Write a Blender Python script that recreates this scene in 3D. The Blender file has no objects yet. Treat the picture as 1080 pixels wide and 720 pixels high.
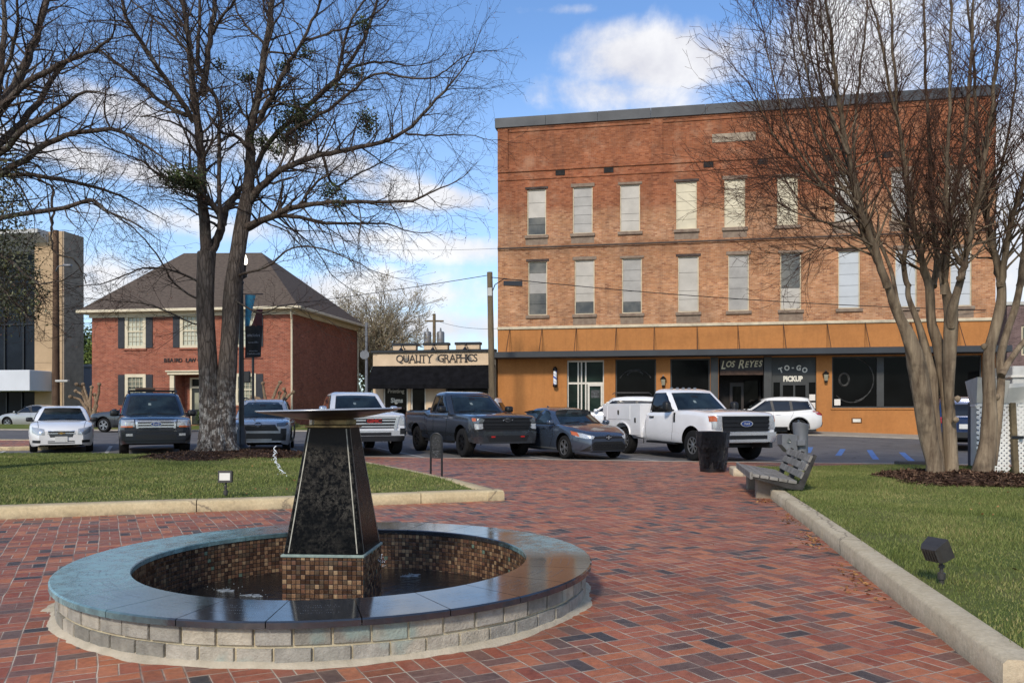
import bpy, bmesh, math, random
import numpy as np
from mathutils import Vector, Matrix
from mathutils.bvhtree import BVHTree
from math import sin, cos, pi, radians, sqrt, atan2, exp
random.seed(7); np.random.seed(7)
scene = bpy.context.scene
COL = scene.collection
CAM_H, FPX, CX, HY = 1.38, 870.0, 540.0, 431.0

def at(px, py, Y):
    """world point seen at photo pixel (px,py) at depth Y"""
    return Vector(((px-CX)/FPX*Y, Y, CAM_H-(py-HY)/FPX*Y))
def sst(a, b, x):
    t = min(1.0, max(0.0, (x-a)/(b-a))); return t*t*(3-2*t)
def gnd(x, y):
    return .20*sst(23, 40, y) - .03*(min(max(x, 14), 25)-14)*sst(28, 36, y)
def lin(h):
    h = h.lstrip('#'); v = [int(h[i:i+2], 16)/255 for i in (0, 2, 4)]
    return tuple((c/12.92 if c <= .04045 else ((c+.055)/1.055)**2.4) for c in v)

# ------------------------------------------------------------------ materials
class NT:
    def __init__(s, name):
        s.m = bpy.data.materials.new(name); s.m.use_nodes = True
        s.t = s.m.node_tree; s.t.nodes.clear()
        s.out = s.t.nodes.new('ShaderNodeOutputMaterial')
        s.b = s.t.nodes.new('ShaderNodeBsdfPrincipled')
        s.t.links.new(s.b.outputs[0], s.out.inputs[0])
    def n(s, typ, ins=None, **props):
        nd = s.t.nodes.new('ShaderNode'+typ)
        for k, v in props.items(): setattr(nd, k, v)
        for k, v in (ins or {}).items(): s.put(nd.inputs[k], v)
        return nd
    def put(s, sock, v):
        if isinstance(v, bpy.types.NodeSocket): s.t.links.new(v, sock)
        elif isinstance(v, bpy.types.Node): s.t.links.new(v.outputs[0], sock)
        else:
            if isinstance(v, (tuple, list)) and len(v) == 3 and sock.type == 'RGBA': v = (*v, 1)
            sock.default_value = v
    def bs(s, **k):
        for a, v in k.items(): s.put(s.b.inputs[a.replace('_', ' ')], v)
    def math(s, op, a, b=None, c=None, clamp=False):
        nd = s.t.nodes.new('ShaderNodeMath'); nd.operation = op; nd.use_clamp = clamp
        for i, v in enumerate((a, b, c)):
            if v is not None: s.put(nd.inputs[i], v)
        return nd.outputs[0]
    def mix(s, f, a, b, blend='MIX'):
        nd = s.t.nodes.new('ShaderNodeMix'); nd.data_type = 'RGBA'; nd.blend_type = blend; nd.clamp_factor = True
        s.put(nd.inputs[0], f); s.put(nd.inputs[6], a); s.put(nd.inputs[7], b); return nd.outputs[2]
    def ramp(s, f, stops, interp='LINEAR'):
        nd = s.t.nodes.new('ShaderNodeValToRGB'); cr = nd.color_ramp; cr.interpolation = interp
        cr.elements.remove(cr.elements[1]); cr.elements[0].position = stops[0][0]; cr.elements[0].color = (*stops[0][1][:3], 1)
        for p, c in stops[1:]:
            e = cr.elements.new(p); e.color = (*c[:3], 1)
        s.put(nd.inputs[0], f); return nd.outputs[0]
    def obj(s): return s.n('TexCoord').outputs['Object']
    def pos(s): return s.n('NewGeometry').outputs['Position']
    def noise(s, vec, scale, detail=4, rough=.55, out=0):
        return s.n('TexNoise', {'Vector': vec, 'Scale': scale, 'Detail': detail, 'Roughness': rough}).outputs[out]
    def bump(s, h, strength=.3, dist=.01, normal=None):
        ins = {'Height': h, 'Strength': strength, 'Distance': dist}
        if normal is not None: ins['Normal'] = normal
        return s.n('Bump', ins).outputs[0]
    def rng(s, v, a, b, c, d):
        return s.n('MapRange', {0: v, 1: a, 2: b, 3: c, 4: d}).outputs[0]

MATS = {}
def M(name, c, rough=.5, metal=0., var=.12, scale=6., bump=0., bscale=None, coat=0., spec=.5, c2=None, coords='obj', emit=None, dist=.01, rvar=.1):
    if name in MATS: return MATS[name]
    N = NT(name); co = N.obj() if coords == 'obj' else N.pos()
    if isinstance(c, str): c = lin(c)
    if isinstance(c2, str): c2 = lin(c2)
    nz = N.noise(co, scale, 5, .6)
    a = c; b = c2 if c2 else tuple(v*(1-var*2.2) for v in c)
    f = N.ramp(nz, [(.32, (0, 0, 0)), (.68, (1, 1, 1))])
    N.bs(Base_Color=N.mix(f, a, b), Metallic=metal, Coat_Weight=coat, Coat_Roughness=.04, Specular_IOR_Level=spec)
    N.bs(Roughness=N.rng(nz, .3, .7, max(.02, rough-rvar*rough), min(1, rough+rvar*rough)))
    if bump: N.bs(Normal=N.bump(N.noise(co, bscale or scale*6, 6, .65), bump, dist))
    if emit: N.bs(Emission_Color=c, Emission_Strength=emit)
    MATS[name] = N.m; return N.m

def attr_mat(name, stops, rough=.6, nscale=30, nvar=.35, bump=0., bscale=80, interp='LINEAR', spec=.5, dist=.004):
    """colour by a per-face value stored in the mesh, mottled by noise"""
    if name in MATS: return MATS[name]
    N = NT(name); a = N.n('Attribute', attribute_name='rnd').outputs['Fac']
    base = N.ramp(a, stops, interp); nz = N.noise(N.obj(), nscale, 5, .6)
    dark = N.mix(1.0, base, (1-nvar,)*3, 'MULTIPLY')
    N.bs(Base_Color=N.mix(N.ramp(nz, [(.3, (0, 0, 0)), (.7, (1, 1, 1))]), base, dark), Roughness=rough, Specular_IOR_Level=spec)
    if bump: N.bs(Normal=N.bump(N.noise(N.obj(), bscale, 5, .6), bump, dist))
    MATS[name] = N.m; return N.m

# ------------------------------------------------------------------ mesh building
class MB:
    def __init__(s): s.v = []; s.f = []; s.mi = []; s.uv = []; s.a = []
    def add(s, vs, fs, mi=0, a=0., uvs=None):
        o = len(s.v); s.v.extend([tuple(v) for v in vs])
        for k, f in enumerate(fs):
            s.f.append([o+i for i in f]); s.mi.append(mi); s.a.append(a)
            s.uv.append(uvs[k] if uvs else None)
        return s
    def box(s, x0, x1, y0, y1, z0, z1, mi=0, a=0.):
        vs = [(x0,y0,z0),(x1,y0,z0),(x1,y1,z0),(x0,y1,z0),(x0,y0,z1),(x1,y0,z1),(x1,y1,z1),(x0,y1,z1)]
        return s.add(vs, [(0,3,2,1),(4,5,6,7),(0,1,5,4),(1,2,6,5),(2,3,7,6),(3,0,4,7)], mi, a)
    def bbox(s, x0, x1, y0, y1, z0, z1, b=.01, mi=0, a=0.):
        """box with chamfered edges"""
        b = min(b, (x1-x0)*.45, (y1-y0)*.45, (z1-z0)*.45)
        pl = lambda c, x0, x1, y0, y1, z: [(x0+c,y0,z),(x1-c,y0,z),(x1,y0+c,z),(x1,y1-c,z),(x1-c,y1,z),(x0+c,y1,z),(x0,y1-c,z),(x0,y0+c,z)]
        rings = [pl(b*.6, x0+b, x1-b, y0+b, y1-b, z0), pl(b, x0, x1, y0, y1, z0+b), pl(b, x0, x1, y0, y1, z1-b), pl(b*.6, x0+b, x1-b, y0+b, y1-b, z1)]
        return s.loft(rings, True, mi, a)
    def loft(s, rings, cap=True, mi=0, a=0., closed=True):
        n = len(rings[0]); vs = [p for r in rings for p in r]; fs = []
        for i in range(len(rings)-1):
            for j in range(n if closed else n-1):
                k = (j+1) % n
                fs.append((i*n+j, i*n+k, (i+1)*n+k, (i+1)*n+j))
        if cap:
            fs.append(tuple(reversed(range(n)))); fs.append(tuple((len(rings)-1)*n+j for j in range(n)))
        return s.add(vs, fs, mi, a)
    def tube(s, pts, radii, n=8, cap=True, mi=0, a=0., flat=None):
        pts = [Vector(p) for p in pts]
        if not isinstance(radii, (list, tuple)): radii = [radii]*len(pts)
        rings = []; up = None
        for i, p in enumerate(pts):
            d = (pts[min(i+1, len(pts)-1)]-pts[max(i-1, 0)])
            d = d.normalized() if d.length > 1e-9 else Vector((0, 0, 1))
            if up is None:
                up = Vector((0, 0, 1)) if abs(d.z) < .9 else Vector((1, 0, 0))
            up = (up-d*up.dot(d)).normalized(); w = d.cross(up)
            rings.append([p+(up*cos(t)+w*sin(t))*radii[i] for t in [2*pi*k/n for k in range(n)]])
        return s.loft(rings, cap, mi, a)
    def lathe(s, prof, n=24, c=(0, 0, 0), mi=0, a=0., axis='z', cap=False):
        rings = []
        for r, z in prof:
            ring = []
            for k in range(n):
                t = 2*pi*k/n; x, y = r*cos(t), r*sin(t)
                p = (x, y, z) if axis == 'z' else ((x, z, -y) if axis == 'y' else (z, x, y))
                ring.append((p[0]+c[0], p[1]+c[1], p[2]+c[2]))
            rings.append(ring)
        return s.loft(rings, cap, mi, a)
    def prism(s, poly, z0, z1, mi=0, a=0.):
        return s.loft([[(x, y, z0) for x, y in poly], [(x, y, z1) for x, y in poly]], True, mi, a)
    def build(s, name, mats, parent=None, smooth=None, kind=None, loc=None):
        me = bpy.data.meshes.new(name); me.from_pydata(s.v, [], s.f)
        for m in (mats if isinstance(mats, (list, tuple)) else [mats]): me.materials.append(m)
        if any(s.mi): me.polygons.foreach_set('material_index', s.mi)
        if any(s.a):
            at_ = me.attributes.new('rnd', 'FLOAT', 'FACE'); at_.data.foreach_set('value', s.a)
        if any(u is not None for u in s.uv):
            L = me.uv_layers.new(name='UVMap'); i = 0
            for u, f in zip(s.uv, s.f):
                for k in range(len(f)):
                    if u is not None: L.data[i].uv = u[k]
                    i += 1
        return link(name, me, parent, smooth, kind, loc)
def link(name, me, parent=None, smooth=None, kind=None, loc=None):
    if smooth is not None:
        me.polygons.foreach_set('use_smooth', [True]*len(me.polygons)); me.set_sharp_from_angle(angle=radians(smooth))
    me.update()
    o = bpy.data.objects.new(name, me); COL.objects.link(o)
    if parent is not None: o.parent = parent
    if kind: o['kind'] = kind
    if loc: o.location = loc
    return o
def np_mesh(name, V, F, mat, parent=None, rnd=None, smooth=False, kind=None):
    """V (n,3), F (m,k) equal-sided faces"""
    me = bpy.data.meshes.new(name); k = F.shape[1]
    me.vertices.add(len(V)); me.vertices.foreach_set('co', V.astype(np.float32).ravel())
    me.loops.add(F.size); me.loops.foreach_set('vertex_index', F.astype(np.int32).ravel())
    me.polygons.add(len(F)); me.polygons.foreach_set('loop_start', np.arange(0, F.size, k, dtype=np.int32))
    if smooth: me.polygons.foreach_set('use_smooth', np.ones(len(F), dtype=bool))
    me.materials.append(mat); me.update(calc_edges=True)
    if rnd is not None:
        a = me.attributes.new('rnd', 'FLOAT', 'FACE'); a.data.foreach_set('value', rnd.astype(np.float32))
    return link(name, me, parent, None, kind)
def thing(name, label, cat, loc=(0, 0, 0), rz=0., group=None):
    o = bpy.data.objects.new(name, None); COL.objects.link(o)
    o.location = loc; o.rotation_euler = (0, 0, rz); o.empty_display_size = .2
    o['label'] = label; o['category'] = cat
    if group: o['group'] = group
    return o
def tag(o, label, cat, group=None):
    o['label'] = label; o['category'] = cat
    if group: o['group'] = group
    return o
def copy_tree(o, parent=None, label=None):
    c = o.copy(); COL.objects.link(c)
    if parent is not None: c.parent = parent
    if label: c['label'] = label
    for ch in list(o.children): copy_tree(ch, c)
    return c
def text_mesh(s, size, extrude=.01, bold=0., spacing=1.):
    cu = bpy.data.curves.new('t', 'FONT'); cu.body = s; cu.size = size; cu.extrude = extrude; cu.offset = bold
    cu.align_x = 'CENTER'; cu.align_y = 'CENTER'; cu.space_character = spacing; cu.resolution_u = 3
    o = bpy.data.objects.new('t', cu); COL.objects.link(o)
    me = bpy.data.meshes.new_from_object(o.evaluated_get(bpy.context.evaluated_depsgraph_get()))
    bpy.data.objects.remove(o); return me
def text(name, s, size, mat, parent, loc, rot=(pi/2, 0, 0), extrude=.01, bold=0., spacing=1., sx=1., shear=0.):
    me = text_mesh(s, size, extrude, bold, spacing); me.materials.clear(); me.materials.append(mat)
    me.transform(Matrix(((sx, shear, 0, 0), (0, 1, 0, 0), (0, 0, 1, 0), (0, 0, 0, 1))))
    o = link(name, me, parent); o.location = loc; o.rotation_euler = rot; return o
def poly_in(px, py, P):
    inside = np.zeros(len(px), bool); n = len(P)
    for i in range(n):
        x0, y0 = P[i]; x1, y1 = P[(i+1) % n]
        c = ((y0 > py) != (y1 > py))
        with np.errstate(divide='ignore', invalid='ignore'):
            inside ^= c & (px < (x1-x0)*(py-y0)/(y1-y0+1e-12)+x0)
    return inside
def sheet(name, outer, holes, zfun, mat, res=None, kind='structure'):
    """flat sheet from a polygon with optional round holes, lifted by zfun"""
    bm = bmesh.new(); edges = []
    for loop in [outer]+holes:
        vs = [bm.verts.new((x, y, 0)) for x, y in loop]
        edges += [bm.edges.new((vs[i], vs[(i+1) % len(vs)])) for i in range(len(vs))]
    bmesh.ops.triangle_fill(bm, use_beauty=True, edges=edges)
    if res:
        for _ in range(12):
            es = [e for e in bm.edges if e.calc_length() > res]
            if not es: break
            bmesh.ops.subdivide_edges(bm, edges=es, cuts=1)
            bmesh.ops.triangulate(bm, faces=[f for f in bm.faces if len(f.verts) > 3])
    bmesh.ops.recalc_face_normals(bm, faces=bm.faces)
    for v in bm.verts: v.co.z = zfun(v.co.x, v.co.y)
    for f in bm.faces:
        f.normal_update()
        if f.normal.z < 0: f.normal_flip()
    me = bpy.data.meshes.new(name); bm.to_mesh(me); bm.free(); me.materials.append(mat)
    me.polygons.foreach_set('use_smooth', [True]*len(me.polygons))
    return link(name, me, None, None, kind)

# ---- special surfaces
def paver_mat():
    N = NT('brick_pavers'); p = N.pos()
    r = N.n('VectorRotate', {'Vector': p, 'Angle': radians(-26.5)}, rotation_type='Z_AXIS').outputs[0]
    wob = N.n('VectorMath', {0: N.noise(p, 1.3, 2, .5, 1), 1: (.035, .035, 0)}, operation='MULTIPLY').outputs[0]
    r = N.n('VectorMath', {0: r, 1: wob}, operation='ADD').outputs[0]
    sp = N.n('SeparateXYZ', {0: r}); C = .207
    U = N.math('DIVIDE', sp.outputs[0], C); V = N.math('DIVIDE', sp.outputs[1], C)
    iu, iv = N.math('FLOOR', U), N.math('FLOOR', V); fu, fv = N.math('SUBTRACT', U, iu), N.math('SUBTRACT', V, iv)
    par = N.math('FLOORED_MODULO', N.math('ADD', iu, iv), 2.0)
    mixf = lambda a, b: N.math('ADD', N.math('MULTIPLY', a, N.math('SUBTRACT', 1.0, par)), N.math('MULTIPLY', b, par))
    a, b = mixf(fu, fv), mixf(fv, fu)
    b2 = N.math('MULTIPLY', b, 2.0); ib = N.math('FLOOR', b2); fb = N.math('SUBTRACT', b2, ib)
    da = N.math('MULTIPLY', N.math('MINIMUM', a, N.math('SUBTRACT', 1.0, a)), C)
    db = N.math('MULTIPLY', N.math('MINIMUM', fb, N.math('SUBTRACT', 1.0, fb)), C/2)
    wn = N.n('TexWhiteNoise', {'Vector': N.n('CombineXYZ', {0: iu, 1: iv, 2: N.math('ADD', ib, .5)}).outputs[0]}, noise_dimensions='3D')
    d = N.math('MINIMUM', da, N.math('ADD', db, N.math('MULTIPLY', wn.outputs[0], .0022)))
    fine = N.noise(p, 60, 3, .6)
    joint = N.rng(N.math('ADD', d, N.math('MULTIPLY', N.math('SUBTRACT', fine, .5), .006)), .0026, .0056, 1.0, 0.0)
    brick = N.ramp(wn.outputs[0], [(0, lin('#985b40')), (.10, lin('#a9654a')), (.22, lin('#9b563f')), (.36, lin('#b56e4a')), (.48, lin('#a36047')),
                                   (.58, lin('#bb7754')), (.67, lin('#945f4b')), (.78, lin('#7d5b4e')), (.87, lin('#6d564c')), (.94, lin('#544a46')), (.983, lin('#454242'))], 'CONSTANT')
    mott = N.ramp(N.noise(p, 22, 6, .7), [(.3, (.66,)*3), (.7, (1.1,)*3)])
    big = N.ramp(N.noise(p, .55, 4, .6), [(.3, (.78, .76, .76)), (.7, (1.1, 1.08, 1.05))])
    c = N.mix(1, N.mix(1, brick, mott, 'MULTIPLY'), big, 'MULTIPLY')
    st = N.ramp(N.noise(p, .9, 7, .75), [(.52, (1, 1, 1)), (.66, (.62, .60, .60))]); c = N.mix(1, c, st, 'MULTIPLY')
    spot = N.ramp(N.noise(p, 7.5, 5, .7), [(.60, (0, 0, 0)), (.70, (.55,)*3)]); c = N.mix(spot, c, lin('#5d4a44'))
    dust = N.ramp(N.noise(p, 3.1, 6, .7), [(.5, (0, 0, 0)), (.8, (.35,)*3)])
    c = N.mix(dust, c, lin('#9c8676'))
    worn = N.math('MULTIPLY', N.rng(N.math('ADD', d, N.math('MULTIPLY', N.math('SUBTRACT', N.noise(p, 38, 5, .75), .5), .018)), .006, .013, 1.0, 0.0), .4); c = N.mix(worn, c, N.mix(N.noise(p, 1.7, 4, .6), lin('#6a4a3d'), lin('#a98b78')))
    jc = N.mix(N.ramp(N.noise(p, 2.4, 4, .6), [(.36, (0, 0, 0)), (.62, (1, 1, 1))]), lin('#6b544b'), lin('#c6b9a2'))
    N.bs(Base_Color=N.mix(N.math('MULTIPLY', joint, .9), c, jc), Roughness=N.rng(N.noise(p, 14, 4, .6), .3, .7, .42, .8), Specular_IOR_Level=.45)
    h = N.math('ADD', N.math('MULTIPLY', joint, -.7), N.math('ADD', N.math('MULTIPLY', wn.outputs[0], .35), N.math('MULTIPLY', N.noise(p, 90, 4, .7), .35)))
    N.bs(Normal=N.bump(h, .55, .006))
    return N.m

def wall_brick_mat(name, cols, mortar, bw=.21, rh=.075, ms=.007, zones=None, stain=.35, hscale=1.):
    """running bond on axis-aligned walls in object space; zones = [(z, colour scale)] through a ramp"""
    N = NT(name); o = N.obj(); s = N.n('SeparateXYZ', {0: o})
    u = N.math('ADD', s.outputs[0], s.outputs[1])
    v = N.n('CombineXYZ', {0: u, 1: s.outputs[2], 2: 0.0}).outputs[0]
    bt = N.n('TexBrick', {'Vector': v, 'Color1': (0, 0, 0, 1), 'Color2': (1, 1, 1, 1), 'Mortar': (.5, .5, .5, 1), 'Scale': 1.0, 'Mortar Size': ms, 'Mortar Smooth': .2,
                          'Bias': 0.0, 'Brick Width': bw, 'Row Height': rh})
    col = N.ramp(bt.outputs['Color'], [(i/(len(cols)-1), lin(c)) for i, c in enumerate(cols)])
    big = N.noise(o, .5, 6, .65); mid = N.noise(o, 2.2, 6, .7)
    if zones:
        zz = N.math('ADD', s.outputs[2], N.math('MULTIPLY', N.math('SUBTRACT', N.noise(o, .7, 5, .7), .5), 1.6))
        top = zones[-1][0]
        zc = N.ramp(N.math('DIVIDE', zz, top), [(z/top, c) for z, c in zones])
    col = N.mix(N.math('MULTIPLY', bt.outputs['Fac'], .75), col, lin(mortar))
    if zones:
        col = N.mix(1, col, zc, 'MULTIPLY'); sk = N.noise(N.n('Mapping', {'Vector': o, 'Scale': (1.3, 1.3, .16)}).outputs[0], 1.5, 7, .75)
        col = N.mix(N.ramp(sk, [(.50, (0, 0, 0)), (.72, (.55,)*3)]), col, lin('#6b4a3a')); lt = N.noise(o, .9, 6, .7); col = N.mix(N.ramp(lt, [(.52, (0, 0, 0)), (.7, (.32,)*3)]), col, lin('#c0a184'))
    col = N.mix(1, col, N.ramp(big, [(.3, (1-stain,)*3), (.7, (1.12,)*3)]), 'MULTIPLY')
    col = N.mix(1, col, N.ramp(mid, [(.25, (.72,)*3), (.65, (1.06,)*3)]), 'MULTIPLY')
    spots = N.ramp(N.noise(o, 11, 3, .8), [(.66, (0, 0, 0)), (.75, (.4,)*3)])
    col = N.mix(spots, col, lin('#c9b8a5'))
    N.bs(Base_Color=col, Roughness=.85, Specular_IOR_Level=.25)
    N.bs(Normal=N.bump(N.math('ADD', N.math('MULTIPLY', bt.outputs['Fac'], -1.0), N.math('MULTIPLY', N.noise(o, 40, 4, .6), .4)), .6, .01))
    MATS[name] = N.m
    return N.m

def kerb_mat(name, c1, c2, zt):
    N = NT(name); p = N.pos(); z = N.n('SeparateXYZ', {0: p}).outputs[2]; a = N.noise(p, 2.2, 6, .7); b = N.noise(p, 26, 5, .75)
    col = N.mix(N.ramp(a, [(.3, (0, 0, 0)), (.7, (1, 1, 1))]), lin(c1), lin(c2)); col = N.mix(1, col, N.ramp(b, [(.3, (.78,)*3), (.62, (1.05,)*3)]), 'MULTIPLY')
    base = N.math('MULTIPLY', N.rng(z, .0, zt*.55, 1.0, 0.0), N.rng(N.noise(p, 6, 5, .7), .35, .65, .2, 1.0)); col = N.mix(N.math('MULTIPLY', base, .65), col, lin('#5f5244'))
    sp = N.ramp(N.noise(p, 4.3, 7, .8), [(.56, (0, 0, 0)), (.72, (.5,)*3)]); col = N.mix(sp, col, lin('#75695a'))
    wp = N.n('VectorMath', {0: p, 1: N.n('VectorMath', {0: N.noise(p, 3, 4, .6, 1), 1: (.35, .35, .2)}, operation='MULTIPLY').outputs[0]}, operation='ADD').outputs[0]
    vo = N.n('TexVoronoi', {'Vector': wp, 'Scale': .22}, feature='DISTANCE_TO_EDGE').outputs[0]; col = N.mix(N.ramp(vo, [(0, (.8,)*3), (.003, (0, 0, 0))]), col, lin('#6b6052'))
    N.bs(Base_Color=col, Roughness=.88, Specular_IOR_Level=.25, Normal=N.bump(N.math('ADD', b, N.noise(p, 90, 3, .6)), .5, .008)); MATS[name] = N.m; return N.m

def mosaic_mat():
    N = NT('mosaic_tiles'); uv = N.n('TexCoord').outputs['UV']; s = N.n('SeparateXYZ', {0: uv}); C = .0345
    U, V = N.math('DIVIDE', s.outputs[0], C), N.math('DIVIDE', s.outputs[1], C)
    iu, iv = N.math('FLOOR', U), N.math('FLOOR', V); fu, fv = N.math('SUBTRACT', U, iu), N.math('SUBTRACT', V, iv)
    d = N.math('MINIMUM', N.math('MINIMUM', fu, N.math('SUBTRACT', 1.0, fu)), N.math('MINIMUM', fv, N.math('SUBTRACT', 1.0, fv)))
    g = N.rng(d, .045, .1, 1.0, 0.0)
    wn = N.n('TexWhiteNoise', {'Vector': N.n('CombineXYZ', {0: iu, 1: iv, 2: .5}).outputs[0]}, noise_dimensions='3D')
    c = N.ramp(wn.outputs[0], [(0, lin('#4f3a2d')), (.2, lin('#6a4f3b')), (.4, lin('#83644b')), (.55, lin('#63513f')), (.68, lin('#967557')), (.8, lin('#76533f')), (.91, lin('#a78a68')), (.985, lin('#718471'))], 'CONSTANT')
    c = N.mix(1, c, N.ramp(N.noise(uv, 90, 3, .6), [(.3, (.6,)*3), (.7, (1.15,)*3)]), 'MULTIPLY')
    N.bs(Base_Color=N.mix(g, c, lin('#1c1714')), Roughness=N.rng(wn.outputs[0], 0, 1, .12, .4), Metallic=N.math('MULTIPLY', N.math('SUBTRACT', 1.0, g), .25))
    tilt = N.math('ADD', N.math('MULTIPLY', fu, N.math('SUBTRACT', wn.outputs[0], .5)), N.math('MULTIPLY', g, -.8))
    N.bs(Normal=N.bump(tilt, .5, .006)); return N.m

def bark_mat(name, c1, c2, c3, zs=3., scale=9., strength=.9, zdark=None, lichen=None):
    N = NT(name); o = N.obj()
    mp = N.n('Mapping', {'Vector': o, 'Scale': (1, 1, 1/zs)}).outputs[0]
    a = N.noise(mp, scale, 8, .72); b = N.noise(o, scale*.35, 4, .6)
    vo = N.n('TexVoronoi', {'Vector': N.n('VectorMath', {0: mp, 1: N.n('VectorMath', {0: N.noise(mp, scale, 4, .6, 1), 1: (.12, .12, .12)}, operation='MULTIPLY').outputs[0]}, operation='ADD').outputs[0], 'Scale': scale*1.6}, feature='DISTANCE_TO_EDGE').outputs[0]
    col = N.mix(N.ramp(a, [(.35, (0, 0, 0)), (.65, (1, 1, 1))]), lin(c1), lin(c2))
    lm = N.ramp(b, [(.5, (0, 0, 0)), (.72, (.8,)*3)])
    if lichen: lm = N.math('MULTIPLY', N.ramp(N.noise(o, scale*.9, 5, .7), [(.47, (0, 0, 0)), (.6, (.9,)*3)]), N.rng(N.n('SeparateXYZ', {0: o}).outputs[2], lichen[0], lichen[1], 1.0, .06))
    col = N.mix(lm, col, lin(c3))
    if strength > .45: col = N.mix(N.ramp(vo, [(0, (.6,)*3), (.12, (0, 0, 0))]), col, tuple(x*.45 for x in lin(c1)))
    if zdark: col = N.mix(N.rng(N.n('SeparateXYZ', {0: o}).outputs[2], zdark[0], zdark[1], 0.0, 1.0), col, N.mix(1.0, col, (zdark[2],)*3, 'MULTIPLY'))
    N.bs(Base_Color=col, Roughness=.9, Specular_IOR_Level=.2)
    N.bs(Normal=N.bump(N.math('ADD', a, N.math('MULTIPLY', N.math('MINIMUM', vo, .15), 4.0)) if strength > .45 else a, strength, .03))
    return N.m

def paint_mat(name, c, metal=.0, flake=False, dirt='#6a5f52', dirtz=.75):
    N = NT(name); o = N.obj(); c = lin(c)
    col = N.mix(N.ramp(N.noise(o, 1.5, 4, .6), [(.3, (0, 0, 0)), (.7, (1, 1, 1))]), c, tuple(v*.9 for v in c))
    z = N.n('SeparateXYZ', {0: o}).outputs[2]
    d = N.math('MULTIPLY', N.rng(z, .2, dirtz, .30, 0.0), N.rng(N.noise(o, 3, 4, .6), .35, .7, .5, 1.0))
    dk = lin(dirt); lum = max(c); dk = tuple(q*(.25+.75*min(1, lum*1.6)) for q in dk); col = N.mix(d, col, dk)
    N.bs(Base_Color=col, Metallic=metal, Roughness=N.math('ADD', .25, N.math('MULTIPLY', d, .5)), Coat_Weight=N.math('SUBTRACT', 1.0, d), Coat_Roughness=.03, Specular_IOR_Level=.5)
    if flake: N.bs(Normal=N.bump(N.noise(o, 900, 2, .5), .04, .001))
    MATS[name] = N.m; return N.m
# ------------------------------------------------------------------ camera, sky, sun
cam = bpy.data.cameras.new('camera'); cam.lens = FPX/1080*36; cam.sensor_width = 36; cam.shift_y = 71/1080
cam.clip_start = .05; cam.clip_end = 5000
co_ = bpy.data.objects.new('camera', cam); COL.objects.link(co_); co_.location = (0, 0, CAM_H); co_.rotation_euler = (pi/2, 0, 0)
scene.camera = co_
scene.view_settings.view_transform = 'Standard'; scene.view_settings.look = 'None'; scene.view_settings.exposure = 0
scene.render.engine = 'CYCLES'; scene.cycles.max_bounces = 6; scene.cycles.transparent_max_bounces = 6

SUN_EL, SUN_AZ = radians(36), radians(200)      # azimuth clockwise from +Y: behind the camera, to its left
sd = Vector((sin(SUN_AZ)*cos(SUN_EL), cos(SUN_AZ)*cos(SUN_EL), sin(SUN_EL)))
sl = bpy.data.lights.new('sun', 'SUN'); sl.energy = 3.3; sl.angle = radians(8); sl.color = (1, .89, .75)
so = bpy.data.objects.new('sun', sl); COL.objects.link(so); so.rotation_euler = (-sd).to_track_quat('-Z', 'Y').to_euler(); so.location = (-20, -40, 40)

w = bpy.data.worlds.new('World'); scene.world = w; w.use_nodes = True; t = w.node_tree; t.nodes.clear()
def wn(typ, ins=None, **props):
    nd = t.nodes.new('ShaderNode'+typ)
    for k, v in props.items(): setattr(nd, k, v)
    for k, v in (ins or {}).items():
        if isinstance(v, bpy.types.NodeSocket): t.links.new(v, nd.inputs[k])
        else: nd.inputs[k].default_value = v
    return nd
def wm(op, a, b=None, c=None, clamp=False):
    nd = wn('Math', {i: v for i, v in enumerate((a, b, c)) if v is not None}, operation=op); nd.use_clamp = clamp; return nd.outputs[0]
sky = wn('TexSky', sky_type='NISHITA'); sky.sun_disc = False; sky.sun_elevation = SUN_EL; sky.sun_rotation = SUN_AZ; sky.air_density = 1.0; sky.dust_density = .6; sky.ozone_density = 2.0
skyc = wn('Mix', {0: 1.0, 6: sky.outputs[0], 7: (.86, 1.04, 1.24, 1)}, data_type='RGBA', blend_type='MULTIPLY').outputs[2]
gen = wn('TexCoord').outputs['Generated']
sp = wn('SeparateXYZ', {0: gen}); X, Y, Z = sp.outputs
az = wm('ARCTAN2', X, Y); el = wm('ARCSINE', Z)
# cloud field on a flat layer overhead
zz = wm('ADD', wm('MAXIMUM', Z, 0.0), .16)
cp = wn('CombineXYZ', {0: wm('DIVIDE', X, zz), 1: wm('DIVIDE', Y, zz), 2: 0.0}).outputs[0]
n1 = wn('TexNoise', {'Vector': cp, 'Scale': 1.6, 'Detail': 9.0, 'Roughness': .62, 'Distortion': .25}).outputs[0]
n2 = wn('TexNoise', {'Vector': gen, 'Scale': 9.0, 'Detail': 8.0, 'Roughness': .6, 'Distortion': .15}).outputs[0]
def blob(px, py, wx, wy, tilt=0., amp=1.):
    """soft bank of cloud in azimuth / elevation"""
    a0 = atan2(px-CX, FPX); e0 = atan2((HY-py)*cos(a0), FPX)
    da = wm('SUBTRACT', az, a0); de = wm('SUBTRACT', el, e0)
    if tilt: de = wm('ADD', de, wm('MULTIPLY', da, tilt))
    q = wm('ADD', wm('POWER', wm('ABSOLUTE', wm('DIVIDE', da, wx/FPX)), 2.0), wm('POWER', wm('ABSOLUTE', wm('DIVIDE', de, wy/FPX)), 2.0))
    return wm('MULTIPLY', wm('EXPONENT', wm('MULTIPLY', q, -1.0)), amp)
banks = None
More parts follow.
